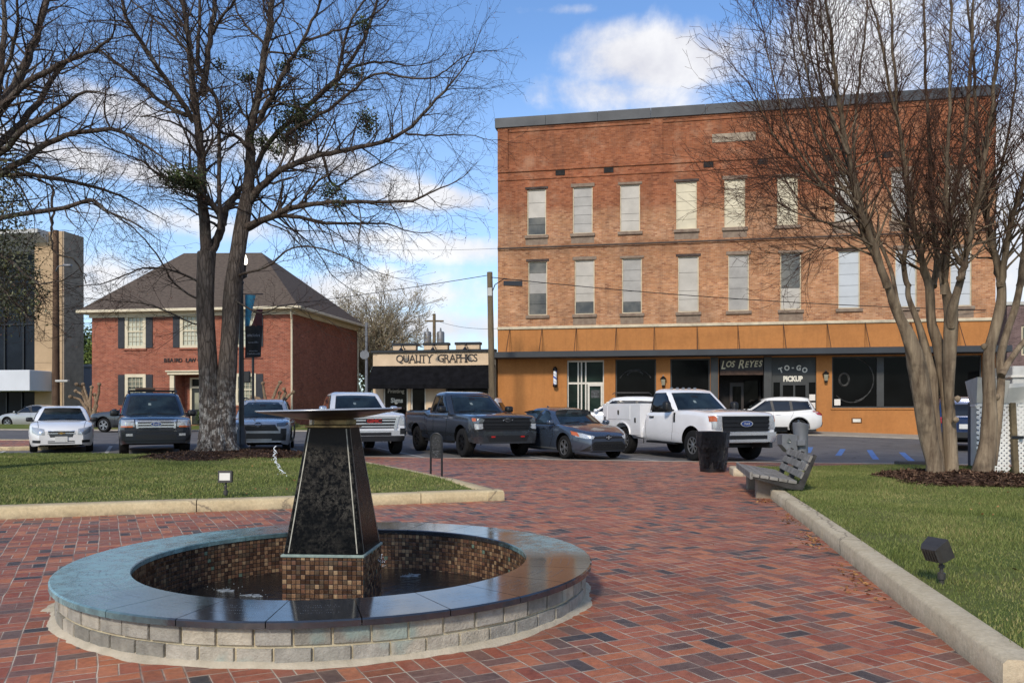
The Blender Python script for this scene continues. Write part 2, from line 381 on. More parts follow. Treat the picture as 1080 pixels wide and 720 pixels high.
for b in [(700, 62, 135, 40, .04, .72), (640, 40, 90, 26, -.1, .5), (600, 10, 70, 9, 0, .42), (660, 98, 170, 30, .06, .5), (905, 70, 130, 90, 0, .62), (1060, 230, 90, 190, 0, .6), (160, 128, 160, 22, .24, .68), (330, 168, 160, 22, .16, .68),
          (110, 172, 130, 16, .12, .66), (440, 205, 130, 18, .12, .68), (300, 245, 240, 18, .03, .55), (480, 262, 140, 20, 0, .55), (250, 305, 420, 34, 0, .62), (470, 345, 240, 30, 0, .62), (90, 285, 120, 12, 0, .6)]:
    o_ = blob(*b); banks = o_ if banks is None else wm('MAXIMUM', banks, o_)
dens = wm('ADD', wm('ADD', banks, wm('MULTIPLY', n2, 1.0)), wm('MULTIPLY', n1, .35))
mask = wn('MapRange', {0: dens, 1: .93, 2: 1.30, 3: 0.0, 4: 1.0}, interpolation_type='SMOOTHSTEP').outputs[0]
behind = wn('MapRange', {0: Y, 1: -.2, 2: .35, 3: .75, 4: 0.0}).outputs[0]
n3 = wn('MapRange', {0: n1, 1: .42, 2: .62, 3: 0.0, 4: .7}).outputs[0]
mask = wm('MAXIMUM', mask, wm('MULTIPLY', n3, behind))
haze = wn('MapRange', {0: el, 1: 0.0, 2: .42, 3: .42, 4: 0.0}).outputs[0]
sky2 = wn('Mix', {0: haze, 6: skyc, 7: (4.8, 5.5, 6.1, 1)}, data_type='RGBA').outputs[2]
shade = wn('MapRange', {0: n2, 1: .35, 2: .65, 3: .74, 4: 1.06}).outputs[0]
cc = wn('Mix', {0: 1.0, 6: (5.9, 5.85, 5.9, 1), 7: wn('CombineXYZ', {0: shade, 1: shade, 2: wm('ADD', wm('MULTIPLY', shade, .8), .2)}).outputs[0]}, data_type='RGBA', blend_type='MULTIPLY').outputs[2]
fin = wn('Mix', {0: wm('MULTIPLY', mask, .93), 6: sky2, 7: cc}, data_type='RGBA').outputs[2]
bg = wn('Background', {0: fin, 1: .168}); ow = wn('OutputWorld'); t.links.new(bg.outputs[0], ow.inputs[0])

# ------------------------------------------------------------------ ground sheets
KERB = [(-60, 25.4), (-16, 24.7), (-4, 23.9), (3.8, 21.9), (8, 21.2), (20, 19.2), (60, 13)]
FC = (-1.33, 6.30)                                  # fountain centre
def circ(c, r, n=64): return [(c[0]+r*cos(2*pi*k/n), c[1]+r*sin(2*pi*k/n)) for k in range(n)]
m_dirt = M('far_ground', '#5d6444', .95, var=.3, scale=.1, c2='#4a4f38', coords='pos')
gv, gf = [], []
xs = [-2500, -900, -400, -200, -120, -80]+list(range(-60, 61, 4))+[80, 120, 200, 400, 900, 2500]; ys = [-40, -10, 0, 10, 20, 22, 26, 30, 34, 38, 42, 46, 50, 55, 60, 70, 80, 100, 150, 250, 500, 1200, 3000]
for y in ys:
    for x in xs: gv.append((x, y, (gnd(x, y)-.06) if y >= 26 else -.55))
for j in range(len(ys)-1):
    for i in range(len(xs)-1):
        a = j*len(xs)+i; gf.append((a, a+1, a+1+len(xs), a+len(xs)))
MB().add(gv, gf).build('ground', m_dirt, None, 60, 'structure')

def asphalt():
    N = NT('asphalt'); p = N.pos()
    a = N.noise(p, 90, 3, .8); b = N.noise(p, .8, 6, .7); c = N.noise(p, 5, 5, .7)
    col = N.mix(N.ramp(b, [(.3, (0, 0, 0)), (.7, (1, 1, 1))]), lin('#575656'), lin('#706e6c'))
    col = N.mix(1, col, N.ramp(a, [(.3, (.8,)*3), (.75, (1.18,)*3)]), 'MULTIPLY')
    col = N.mix(1, col, N.ramp(c, [(.3, (.8,)*3), (.6, (1.05,)*3)]), 'MULTIPLY')
    vo = N.n('TexVoronoi', {'Vector': N.n('VectorMath', {0: p, 1: N.n('VectorMath', {0: N.noise(p, .9, 4, .6, 1), 1: (1.5, 1.5, 0)}, operation='MULTIPLY').outputs[0]}, operation='ADD').outputs[0], 'Scale': .35}, feature='DISTANCE_TO_EDGE').outputs[0]
    col = N.mix(N.ramp(vo, [(0, (.6,)*3), (.012, (0, 0, 0))]), col, lin('#2c2b2b'))
    N.bs(Base_Color=col, Roughness=.8, Specular_IOR_Level=.3, Normal=N.bump(a, .5, .006)); return N.m
m_asph = asphalt()
road = sheet('road', KERB+[(60, 44), (14, 38.9), (-9, 43.4), (-60, 53)], [], lambda x, y: gnd(x, y)-.012, m_asph, 3.0)
m_brick = paver_mat()
sheet('brick_pavement', [(-30, -8), (16, -8), (60, 6), (60, 12.9)]+[(x, y-.16) for x, y in reversed(KERB[:-1])]+[(-60, 12), (-30, 6)], [circ(FC, 1.75, 64)], lambda x, y: 0., m_brick)
m_conc = M('concrete', '#8f8576', .85, var=.18, scale=1.7, bump=.4, bscale=45, c2='#74695b')
m_tan = kerb_mat('tan_stone', '#cbb993', '#b5a27d', .15)
m_concl = M('pale_concrete', '#a39a8b', .85, var=.15, scale=2., bump=.3, bscale=40, c2='#8b8273')

def strip(mb, line, w, z0, z1, ch=.02, zfun=None, a=0.):
    """a kerb swept along a polyline; w>0 lies to the left of the walking direction"""
    P = [Vector((x, y, 0)) for x, y in line]; rings = []
    for i, p in enumerate(P):
        d0 = (P[i]-P[max(i-1, 0)]); d1 = (P[min(i+1, len(P)-1)]-P[i])
        d0 = d0.normalized() if d0.length > 0 else d1.normalized(); d1 = d1.normalized() if d1.length > 0 else d0
        b = (d0+d1).normalized(); n = Vector((-b.y, b.x, 0)); k = 1/max(.4, sqrt(max(.05, (1+d0.dot(d1))/2)))
        zb = zfun(p.x, p.y) if zfun else 0.
        s_ = 1 if w > 0 else -1; c_ = min(ch, abs(w)*.3)
        prof = [(0, z0), (0, z1-c_), (c_*s_, z1), (w-c_*s_, z1), (w, z1-c_), (w, z0)]
        rings.append([p+n*q*k+Vector((0, 0, zz_+zb)) for q, zz_ in prof])
    return mb.loft(rings, True, 0, a)
def densify(line, step):
    out = []
    for (x0, y0), (x1, y1) in zip(line, line[1:]):
        n = max(1, int(sqrt((x1-x0)**2+(y1-y0)**2)/step))
        out += [(x0+(x1-x0)*i/n, y0+(y1-y0)*i/n) for i in range(n)]
    return out+[line[-1]]
def block_kerb(name, line, w, z1, mat, blk=3.0, zend=None):
    """kerb of cast lengths with open joints, one object"""
    D = densify(line, .25); mb = MB(); acc = 0; cur = [D[0]]; tot = 0
    L = sum(sqrt((b[0]-a[0])**2+(b[1]-a[1])**2) for a, b in zip(D, D[1:]))
    for a, b in zip(D, D[1:]):
        d = sqrt((b[0]-a[0])**2+(b[1]-a[1])**2); acc += d; tot += d; cur.append(b)
        if acc > blk or b == D[-1]:
            z = z1 if zend is None else z1+(zend-z1)*tot/L
            dx, dy = (cur[-1][0]-cur[-2][0]), (cur[-1][1]-cur[-2][1]); l = sqrt(dx*dx+dy*dy)
            c2 = cur[:-1]+[(cur[-1][0]-dx/l*.012, cur[-1][1]-dy/l*.012)]
            strip(mb, c2, w, -.1, z+random.uniform(-.004, .004), .022); cur = [b]; acc = 0
    return mb.build(name, mat, None, 50, 'structure')
# flush concrete edge between the brick and the car park
mb = MB(); strip(mb, densify(KERB[1:6], 1.5), -.16, -.2, .006, .004); mb.build('kerb', m_concl, None, None, 'structure')

# ------------------------------------------------------------------ lawns
LA = [(-13, 8.05), (-6.39, 10.3), (-.114, 12.44)]; LB = [(-.114, 12.44), (-1.1, 15.0), (-2.25, 17.5), (-3.45, 19.8), (-4.5, 22.2)]
block_kerb('lawn_kerb', LA, .34, .15, m_tan, 2.9)
block_kerb('lawn_kerb', LB, .26, .148, m_tan, 2.6, .10)
LEFT = [(-13, 8.35), (-6.5, 10.55), (-.55, 12.6), (-1.35, 15.0), (-2.5, 17.5), (-3.7, 19.8), (-4.7, 22.2), (-4.9, 23.1), (-16, 24.0), (-26, 24.6), (-26, 8.4)]
TREE1 = (-7.42, 22.0)
def zl(x, y):
    r = sqrt((x-TREE1[0])**2+(y-TREE1[1])**2*1.6)
    return .135-.035*sst(16, 23, y)+.10*(1-sst(.5, 3.4, r))
RA = [(2.41, 4.05), (2.83, 6.35), (3.42, 9.5), (3.96, 12.6), (4.3, 14.3)]
m_kerb = kerb_mat('kerb_concrete', '#cabca0', '#b0a184', .15)
block_kerb('lawn_kerb', RA, -.2, .152, m_kerb, 4.5)
block_kerb('lawn_kerb', [(2.62, 4.05), (6, 3.55), (14, 2.6)], .2, .15, m_tan, 2.2)
block_kerb('lawn_kerb', [(4.72, 16.9), (5.05, 18.0), (7.2, 18.25), (11.5, 17.9)], -.22, .11, m_conc, 3.)
RIGHT = [(2.62, 4.2), (3.03, 6.35), (3.62, 9.5), (4.16, 12.6), (4.75, 16.0), (5.2, 17.9), (7.2, 18.1), (11.5, 17.75), (17, 17.0), (17, 2.5), (6, 3.7)]
TREE2 = (7.25, 13.75)
def zr(x, y):
    r = sqrt((x-TREE2[0])**2+(y-TREE2[1])**2*1.3)
    return .138+.11*(1-sst(.5, 2.6, r))+.02*sin(x*1.3)*sin(y*.9+1)*sst(3.2, 4.6, x)
def lawn_mat(name, c1, c2, c3, s):
    N = NT(name); p = N.pos(); a = N.noise(p, s*12, 6, .75); b = N.noise(p, s*.5, 4, .6)
    col = N.mix(N.ramp(a, [(.3, (0, 0, 0)), (.7, (1, 1, 1))]), lin(c1), lin(c2))
    col = N.mix(N.ramp(b, [(.42, (0, 0, 0)), (.7, (.8,)*3)]), col, lin(c3))
    N.bs(Base_Color=col, Roughness=.95, Specular_IOR_Level=.15, Normal=N.bump(N.noise(p, s*40, 4, .7), .8, .02)); return N.m
m_lawn = lawn_mat('lawn_turf', '#4b5629', '#5f6a36', '#787148', 1.6)
sheet('lawn', LEFT, [], zl, m_lawn, .7); sheet('lawn', RIGHT, [], zr, m_lawn, .6)
def grass(name, poly, n, zfun, h, wd, cen, rad, seed, near=None):
    rs = np.random.RandomState(seed); P = np.array(poly); lo, hi = P.min(0), P.max(0)
    x = rs.uniform(lo[0], hi[0], n*3); y = rs.uniform(lo[1], hi[1], n*3)
    if near: y = lo[1]+(hi[1]-lo[1])*rs.power(near, n*3)
    k = poly_in(x, y, poly) & ((x-cen[0])**2+((y-cen[1])*1.25)**2 > (rad*rs.uniform(.93, 1.1, n*3))**2)
    k &= np.abs(x/np.maximum(y, .1)) < (.95 if near else .75)
    bare = np.sin(x*1.7+2*np.sin(y*.9))*np.sin(y*1.9+1.3*np.sin(x*1.1)); k &= ~((bare > .80) & (rs.rand(n*3) < .6))
    x, y = x[k][:n], y[k][:n]; n = len(x); x = x+rs.normal(0, .022, n); y = y+rs.normal(0, .022, n)
    z = np.array([zfun(a, b) for a, b in zip(x, y)])
    th = rs.uniform(0, 2*pi, n); hh = h*rs.uniform(.4, 1.2, n)*(1+.5*np.sin(x*2.3+1)*np.sin(y*2.1)); ww = wd*rs.uniform(.6, 1.3, n)
    le = rs.uniform(0, .9, n)*hh; la = rs.uniform(0, 2*pi, n)
    V = np.zeros((n, 3, 3)); dx, dy = np.cos(th)*ww/2, np.sin(th)*ww/2
    V[:, 0] = np.c_[x-dx, y-dy, z-.004]; V[:, 1] = np.c_[x+dx, y+dy, z-.004]; V[:, 2] = np.c_[x+np.cos(la)*le, y+np.sin(la)*le, z+hh]
    pat = .5+.5*np.sin(x*1.1+np.sin(y*.7)*2)*np.sin(y*.8+np.cos(x*.6)*1.7)+.35*np.sin(x*3.7+y*1.3)*np.sin(y*2.9-x*.8)+.5*np.clip(1-(y-4)/4.5, 0, 1)*(x > 0)
    r = np.clip(rs.uniform(0, .75, n)+pat*.26-.04, 0.001, 1)
    return np_mesh(name, V.reshape(-1, 3), np.arange(n*3).reshape(-1, 3), m_blade, None, r, kind='stuff')
m_blade = attr_mat('grass_blades', [(0, lin('#4b5729')), (.35, lin('#636f37')), (.65, lin('#7c8449')), (.85, lin('#918c58')), (1, lin('#ad9d6c'))], .75, 2, .2, spec=.2)
grass('grass', LEFT, 130000, zl, .034, .017, TREE1, 1.95, 3)
grass('grass', RIGHT, 270000, zr, .034, .0085, (TREE2[0]+.45, TREE2[1]), 1.5, 4, 1.05)

def mulch(name, c, rad, zfun, hgt, n, seed):
    rs = random.Random(seed); v, f = [], []; R, A = 9, 40
    for i in range(R+1):
        for j in range(A):
            t_ = 2*pi*j/A; r = rad*i/R*(1+.1*sin(3*t_+seed)+.06*sin(7*t_)); x, y = c[0]+r*cos(t_), c[1]+r*sin(t_)/1.25
            v.append((x, y, zfun(x, y)+hgt*(1-(i/R)**1.6)+.012+(rs.uniform(-.012, .012) if i < R else -.03)))
    for i in range(R):
        for j in range(A):
            f.append((i*A+j, (i+1)*A+j, (i+1)*A+(j+1) % A, i*A+(j+1) % A))
    mb = MB().add(v, f, 0, .1)
    for _ in range(n):
        t_ = rs.uniform(0, 2*pi); q = sqrt(rs.random())*1.03; r = rad*q*(1+.1*sin(3*t_+seed)+.06*sin(7*t_)); x, y = c[0]+r*cos(t_), c[1]+r*sin(t_)/1.25
        z = zfun(x, y)+hgt*(1-min(1, q)**1.6)+.018
        d = Vector((rs.gauss(0, 1), rs.gauss(0, 1), rs.gauss(0, .35))).normalized(); e = d.cross(Vector((rs.gauss(0, .4), rs.gauss(0, .4), 1))).normalized()
        l, w_ = rs.uniform(.02, .06), rs.uniform(.006, .014); p = Vector((x, y, z))
        mb.add([p-d*l-e*w_, p+d*l-e*w_, p+d*l+e*w_, p-d*l+e*w_], [(0, 1, 2, 3)], 0, rs.random())
    o = mb.build(name, m_mulch, None, None, 'stuff'); return o
m_mulch = attr_mat('mulch_bark', [(0, lin('#35261d')), (.4, lin('#4c382c')), (.8, lin('#68503f')), (1, lin('#836a55'))], .95, 8, .3, .6, 60, spec=.1)
mulch('mulch', TREE1, 2.5, zl, .07, 4200, 1); mulch('mulch', (TREE2[0]+.45, TREE2[1]), 1.65, zr, .09, 5000, 2)
# dry leaves blown against the kerb and over the grass
rs = random.Random(5); mb = MB()
m_leaf = attr_mat('dry_leaves', [(0, lin('#6b4527')), (.5, lin('#8f5e33')), (1, lin('#b58a52'))], .8, 40, .3)
def leaf(x, y, z, s):
    n = Vector((rs.gauss(0, .4), rs.gauss(0, .4), 1)).normalized(); d = n.orthogonal().normalized(); d.rotate(Matrix.Rotation(rs.uniform(0, 6.28), 3, n)); e = n.cross(d); p = Vector((x, y, z+s*.25))
    mb.add([p-d*s, p-e*s*.55-n*s*.15, p+d*s, p+e*s*.55+n*s*.2], [(0, 1, 2), (0, 2, 3)], 0, rs.random())
for cy, n, sg in ((8.6, 60, .35), (6.6, 60, .3), (10.2, 40, .3), (12.4, 40, .25)):
    for _ in range(n):
        y = rs.gauss(cy, sg); x = 2.41+(y-4.05)*.181-.03-abs(rs.gauss(0, .12)); leaf(x, y, .002, rs.uniform(.012, .03))
for _ in range(90):
    y = rs.uniform(4.6, 13); x = rs.uniform(2.9+(y-4)*.18, 6+y*.35); leaf(x, y, zr(x, y)+.03, rs.uniform(.012, .026))
for _ in range(110):
    y = rs.uniform(11, 22); x = rs.uniform(-12, -1.5-(y-12)*.4); leaf(x, y, zl(x, y)+.035, rs.uniform(.015, .03))
for _ in range(70):
    x = rs.uniform(-4, 3); y = rs.uniform(4, 18)
    if (x-FC[0])**2+(y-FC[1])**2 > 4.5 and y < 12 and x < 2.3: leaf(x, y, .002, rs.uniform(.006, .014))
mb.build('fallen_leaves', m_leaf, None, None, 'stuff')

# ------------------------------------------------------------------ fountain
fo = thing('fountain', 'round stone fountain with dark coping, black tapered pedestal and shallow bronze bowl', 'fountain', (FC[0], FC[1], 0))
m_mort = M('mortar', '#c2b697', .95, var=.2, scale=9, bump=.7, bscale=60, c2='#a89b7f')
m_block = attr_mat('stone_blocks', [(0, lin('#8a867a')), (.3, lin('#9b978b')), (.6, lin('#aaa598')), (.8, lin('#b9b09c')), (1, lin('#7d7b71'))], .95, 14, .4, .9, 70, dist=.01)
nt_ = m_block.node_tree; bs_ = nt_.nodes['Principled BSDF']; lk_ = bs_.inputs['Base Color'].links[0].from_socket
ns_ = nt_.nodes.new('ShaderNodeTexNoise'); ns_.inputs['Scale'].default_value = 3.1; ns_.inputs['Detail'].default_value = 7; nt_.links.new(nt_.nodes['Texture Coordinate'].outputs['Object'], ns_.inputs['Vector'])
rp_ = nt_.nodes.new('ShaderNodeMapRange'); rp_.inputs[1].default_value = .58; rp_.inputs[2].default_value = .70; rp_.inputs[4].default_value = .6; nt_.links.new(ns_.outputs[0], rp_.inputs[0])
mx_ = nt_.nodes.new('ShaderNodeMix'); mx_.data_type = 'RGBA'; nt_.links.new(rp_.outputs[0], mx_.inputs[0]); nt_.links.new(lk_, mx_.inputs[6]); mx_.inputs[7].default_value = (*lin('#7d9690'), 1); nt_.links.new(mx_.outputs[2], bs_.inputs['Base Color'])
RW = 1.885; mb = MB()
mb.lathe([(RW-.012, -.1), (RW-.012, .215)], 96)
mb.build('mortar_bed', m_mort, fo, 60)
mb = MB(); rs = random.Random(3)
for row, (z0, z1) in enumerate(((.015, .098), (.112, .208))):
    n = 57; off = .5*row
    for k in range(n):
        g = .0065/RW; t0 = 2*pi*(k+off)/n+g; t1 = 2*pi*(k+1+off)/n-g; dr = rs.uniform(-.004, .006); rings = []
        jz = rs.uniform(-.003, .003)
        for q, (ra, ea) in enumerate(((RW-.015, 0), (RW+dr-.004, 0), (RW+dr+.004, .004))):
            ring = []
            for t_, z in ((t0, z0), ((t0+t1)/2, z0), (t1, z0), (t1, (z0+z1)/2), (t1, z1), ((t0+t1)/2, z1), (t0, z1), (t0, (z0+z1)/2)):
                tm = (t0+t1)/2; zm = (z0+z1)/2
                tt = tm+(t_-tm)*(1-ea*9); z_ = zm+(z-zm)*(1-ea*18)+jz
                ring.append((ra*cos(tt), ra*sin(tt), z_))
            rings.append(ring)
        mb.loft(rings, True, 0, rs.random()*.98+.01)
mb.build('stone_block_wall', m_block, fo, 30)
mb = MB(); v, f = [], []; A = 220; rs = random.Random(8)           # ragged cement skirt at the foot of the wall
for k in range(A):
    t_ = 2*pi*k/A; o_ = .022+.026*abs(sin(t_*5.3+1)+.5*sin(t_*17))+rs.uniform(0, .02)+(.07 if 3.2 < t_ < 3.5 else 0)
    for r, z in ((RW-.02, .03), (RW+.012, .024), (RW+o_*.6, .010), (RW+o_, -.003)): v.append((r*cos(t_), r*sin(t_), z+rs.uniform(-.003, .004)*(z > 0)))
for k in range(A):
    for j in range(3):
        a = k*4+j; b = ((k+1) % A)*4+j; f.append((a, a+1, b+1, b))
mb.add(v, f); mb.build('cement_skirt', M('cement', '#b8ac96', .95, var=.2, scale=8, bump=.6, bscale=50, c2='#a09681'), fo, 60)
def granite():
    N = NT('dark_granite'); o = N.obj(); s = N.n('SeparateXYZ', {0: o})
    n_ = N.noise(o, 2.3, 7, .68); f_ = N.noise(o, 140, 2, .6); m_ = N.noise(o, 9, 6, .75)
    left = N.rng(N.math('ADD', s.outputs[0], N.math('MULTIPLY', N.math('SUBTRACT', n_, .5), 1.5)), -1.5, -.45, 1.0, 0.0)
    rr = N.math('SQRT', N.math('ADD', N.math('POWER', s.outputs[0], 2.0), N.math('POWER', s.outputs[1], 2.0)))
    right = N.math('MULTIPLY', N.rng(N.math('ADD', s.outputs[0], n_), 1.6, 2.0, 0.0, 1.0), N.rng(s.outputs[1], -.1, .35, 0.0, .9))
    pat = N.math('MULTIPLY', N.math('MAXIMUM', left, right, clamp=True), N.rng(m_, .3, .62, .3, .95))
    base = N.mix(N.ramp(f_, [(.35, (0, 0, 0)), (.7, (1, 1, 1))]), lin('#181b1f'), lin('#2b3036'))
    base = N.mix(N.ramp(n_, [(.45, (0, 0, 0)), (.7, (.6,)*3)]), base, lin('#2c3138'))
    col = N.mix(pat, base, lin('#86acad'))  # teal patina; left zone widened and lightened to paint in sky reflection
    N.bs(Base_Color=col, Roughness=N.math('ADD', .03, N.math('ADD', N.math('MULTIPLY', pat, .3), N.math('MULTIPLY', m_, .12))), IOR=1.95, Specular_IOR_Level=.5, Normal=N.bump(m_, .05, .004)); return N.m
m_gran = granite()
mb = MB(); NS = 24; a0 = radians(-90)-atan2(356-346, 560)*0+.012
for k in range(NS):
    g = .0026/1.6; t0 = a0+2*pi*k/NS+g; t1 = a0+2*pi*(k+1)/NS-g; rings = []
    for i in range(7):
        t_ = t0+(t1-t0)*i/6; c_, s_ = cos(t_), sin(t_)
        rings.append([(r*c_, r*s_, z) for r, z in ((1.435, .213), (1.435, .246), (1.441, .254), (1.92, .254), (1.93, .246), (1.93, .213))])
    mb.loft(rings, True)
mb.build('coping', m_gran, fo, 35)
# worn engraved lines on the coping (unreadable in the photograph)
mb = MB(); rs = random.Random(12)
for k in range(NS):
    tm = a0+2*pi*(k+.5)/NS
    if not (sin(tm) < -.25 or (cos(tm) > .6 and sin(tm) < .45)): continue
    for r, wd in ((1.76, .27), (1.70, .16), (1.63, .25), (1.585, .2)):
        x = -wd/2
        while x < wd/2:
            l = rs.uniform(.004, .011); tt = tm+x/r
            c_, s_ = cos(tt), sin(tt); d = Vector((-s_, c_, 0)); rad = Vector((c_, s_, 0)); h = rs.uniform(.004, .009); p = rad*r+Vector((0, 0, .2555))
            mb.add([p, p+d*l*.5, p+d*l*.5+rad*h, p+rad*h], [(0, 1, 2, 3)]); x += l+rs.choice((.003, .005, .004, .02))
mb.build('engraving', M('engraving_paint', '#7c858c', .7, var=.3, scale=60, c2='#4b5157'), fo)
m_mos = mosaic_mat(); mb = MB(); n = 96; vs, fs, us = [], [], []
for k in range(n+1):
    t_ = 2*pi*k/n; vs += [(1.445*cos(t_), 1.445*sin(t_), -.4), (1.445*cos(t_), 1.445*sin(t_), .214)]
for k in range(n):
    a, b = k/n*2*pi*1.445, (k+1)/n*2*pi*1.445
    fs.append((2*k, 2*k+1, 2*k+3, 2*k+2)); us.append([(a, -.4), (a, .214), (b, .214), (b, -.4)])
mb.add(vs, fs, 0, 0, us).build('basin_wall', m_mos, fo, 60)
MB().lathe([(.001, -.34), (1.46, -.34)], 48).build('basin_floor', M('basin_floor', '#2a2622', .8, var=.3, scale=6), fo)
def water_mat():
    N = NT('fountain_water'); o = N.obj(); a = N.noise(o, 11, 4, .6); b = N.noise(o, 38, 3, .6)
    N.bs(Base_Color=lin('#161513'), Roughness=.06, IOR=1.33, Specular_IOR_Level=.5, Normal=N.bump(N.math('ADD', a, N.math('MULTIPLY', b, .4)), .35, .05)); return N.m
m_water = water_mat()
mb = MB(); mb.lathe([(.001, -.11)]+[(r/10, -.11) for r in range(1, 15)]+[(1.446, -.11)], 64); mb.build('water', m_water, fo, 80)
m_foam = M('foam', '#a9b2b6', .3, var=.35, scale=40, c2='#4d5558')
def drops(mb, pts, rs):
    for p, r in pts:
        mb.lathe([(r*.02, -r), (r*.7, -r*.7), (r, 0), (r*.7, r*.7), (r*.02, r*1.2)], 6, p)
rs = random.Random(21)
for (px, py), n_ in (((236, 622), 46), ((330, 625), 60), ((431, 607), 46), ((268, 628), 16)):
    d = (CAM_H+.11)*FPX/(py-HY); q = at(px, py, d)-Vector((FC[0], FC[1], 0)); mb = MB()
    for i in range(n_//2):
        a, r = rs.uniform(0, 6.28), abs(rs.gauss(0, .05)); drops(mb, [((q.x+r*cos(a)*1.5, q.y+r*sin(a), -.108+rs.uniform(0, .02)), rs.uniform(.0015, .0045))], rs)
    for i in range(5):                                  # flat torn rags of foam round the falling water
        cx_, cy_, r0 = q.x+rs.gauss(0, .05), q.y+rs.gauss(0, .03), rs.uniform(.012, .034); ph = rs.uniform(0, 6)
        mb.loft([[(cx_+r0*k_*(1+.35*sin(3*a+ph)+.2*sin(7*a))*cos(a)*1.5, cy_+r0*k_*(1+.35*sin(3*a+ph)+.2*sin(7*a))*sin(a), z) for a in [2*pi*m_/18 for m_ in range(18)]] for k_, z in ((1, -.112), (1, -.1075), (.6, -.106))])
    mb.build('splash', m_foam, fo, 60)
mb = MB()                                            # water spilling off the bowl's left lip, and a spatter at the right of the plinth
for px, py, d in [(290+rs.gauss(0, 1.2)+max(0, (y-484))*.55, y, 6.3) for y in np.linspace(473, 499, 46)]+[(403+rs.gauss(0, 2.5), 590+rs.gauss(0, 4), 6.35) for _ in range(26)]+[(300+rs.gauss(0, 5), 497+rs.gauss(0, 3), 6.3) for _ in range(8)]:
    p = at(px, py, d)-Vector((FC[0], FC[1], 0)); drops(mb, [(tuple(p), rs.uniform(.0015, .0045))], rs)
st_ = [at(290+1.6*sin(y*.9)+max(0, (y-484))*.55, y, 6.3)-Vector((FC[0], FC[1], 0)) for y in np.linspace(470, 499, 24)]
mb.tube(st_, [.0032*(1+.6*sin(i*1.9)) for i in range(24)], 6)
mb.build('water_drops', M('water_drop', '#dfe8ee', .08, var=.05, scale=40), fo, 60)
# plinth, obelisk, bowl (square plan turned a few degrees)
ped = Vector((-.03, -.0, 0)); rot = Matrix.Rotation(radians(-3.6), 3, 'Z')
def sq(h, z, ch=0.):
    pts = [(-h, -h), (h, -h), (h, h), (-h, h)] if not ch else [(-h+ch, -h), (h-ch, -h), (h, -h+ch), (h, h-ch), (h-ch, h), (-h+ch, h), (-h, h-ch), (-h, -h+ch)]
    return [tuple(rot@Vector((x, y, 0))+ped+Vector((0, 0, z))) for x, y in pts]
mb = MB(); A_, B_ = sq(.3, -.36), sq(.3, .30)
for i in range(4):
    j = (i+1) % 4; mb.add([A_[i], A_[j], B_[j], B_[i]], [(0, 1, 2, 3)], 0, 0, [[(i*.621, -.36), (i*.621+.6, -.36), (i*.621+.6, .30), (i*.621, .30)]])
mb.build('mosaic_plinth', m_mos, fo)
MB().loft([sq(.302, .298), sq(.308, .302), sq(.308, .316), sq(.302, .32)]).build('plinth_cap', M('verdigris_trim', '#8b9a90', .6, var=.25, scale=20, c2='#6f7d76'), fo)
def crust():
    N = NT('black_granite_crusted'); o = N.obj(); s = N.n('SeparateXYZ', {0: o})
    a = N.noise(o, 26, 7, .75); b = N.noise(o, 5, 5, .7); v_ = N.n('TexVoronoi', {'Vector': N.n('VectorMath', {0: o, 1: N.noise(o, 14, 3, .6, 1)}, operation='ADD').outputs[0], 'Scale': 34.0}, feature='DISTANCE_TO_EDGE').outputs[0]
    band = N.math('MULTIPLY', N.rng(s.outputs[2], .42, .8, .25, 1.0), N.rng(s.outputs[2], 1.06, 1.16, 1.0, .1))
    lines = N.math('MULTIPLY', N.ramp(v_, [(.0, (1, 1, 1)), (.13, (0, 0, 0))]), N.ramp(a, [(.45, (0, 0, 0)), (.62, (1, 1, 1))]))
    k = N.math('MULTIPLY', N.math('MULTIPLY', lines, band), N.ramp(b, [(.38, (0, 0, 0)), (.6, (1, 1, 1))]))
    dry = N.math('MULTIPLY', N.rng(N.math('ADD', s.outputs[2], N.math('MULTIPLY', N.math('SUBTRACT', a, .5), .25)), 1.06, 1.12, 0.0, 1.0), .8)
    col = N.mix(dry, N.mix(k, lin('#050505'), lin('#8a8478')), lin('#2f2d29'))
    N.bs(Base_Color=col, Roughness=N.math('ADD', .16, N.math('MULTIPLY', N.math('ADD', k, dry, clamp=True), .5)), Specular_IOR_Level=.07, Normal=N.bump(N.math('ADD', a, k), .35, .01)); return N.m
m_crust = crust()
MB().loft([sq(.294, .319, .012), sq(.158, 1.238, .008)]).build('obelisk', m_crust, fo)
mb = MB()                                            # pale inlaid lines along each face
for i in range(4):
    R4 = Matrix.Rotation(pi/2*i, 3, 'Z')
    for s_ in (-1, 1):
        pts = []
        for u_ in (.012, .995):
            h = .294+(.158-.294)*u_; z = .319+(1.238-.319)*u_; x = s_*(h*.87)
            pts += [(x-.004, -h-.0025, z), (x+.004, -h-.0025, z)]
        q = [tuple(rot@(R4@Vector(p))+ped) for p in pts]; mb.add(q, [(0, 1, 3, 2)])
mb.build('inlay', M('inlay_stone', '#a8a596', .6, var=.2, scale=20), fo)
m_brass = M('weathered_brass', '#8d7a52', .42, metal=.75, var=.35, scale=12, c2='#4a3d2c')
MB().loft([sq(.168, 1.238), sq(.172, 1.242), sq(.172, 1.256), sq(.166, 1.26)]).build('brass_collar', m_brass, fo)
m_bronze = M('dark_bronze', '#5d4a38', .38, metal=.7, var=.35, scale=7, c2='#2b221c')
MB().lathe([(.02, 1.258), (.165, 1.258), (.17, 1.264), (.17, 1.296), (.15, 1.302), (.15, 1.33)], 8, tuple(ped)).build('bowl_neck', m_brass, fo, 30)
m_bowl = M('bowl_bronze', '#6f665d', .36, metal=.7, var=.3, scale=5, c2='#3f362f')
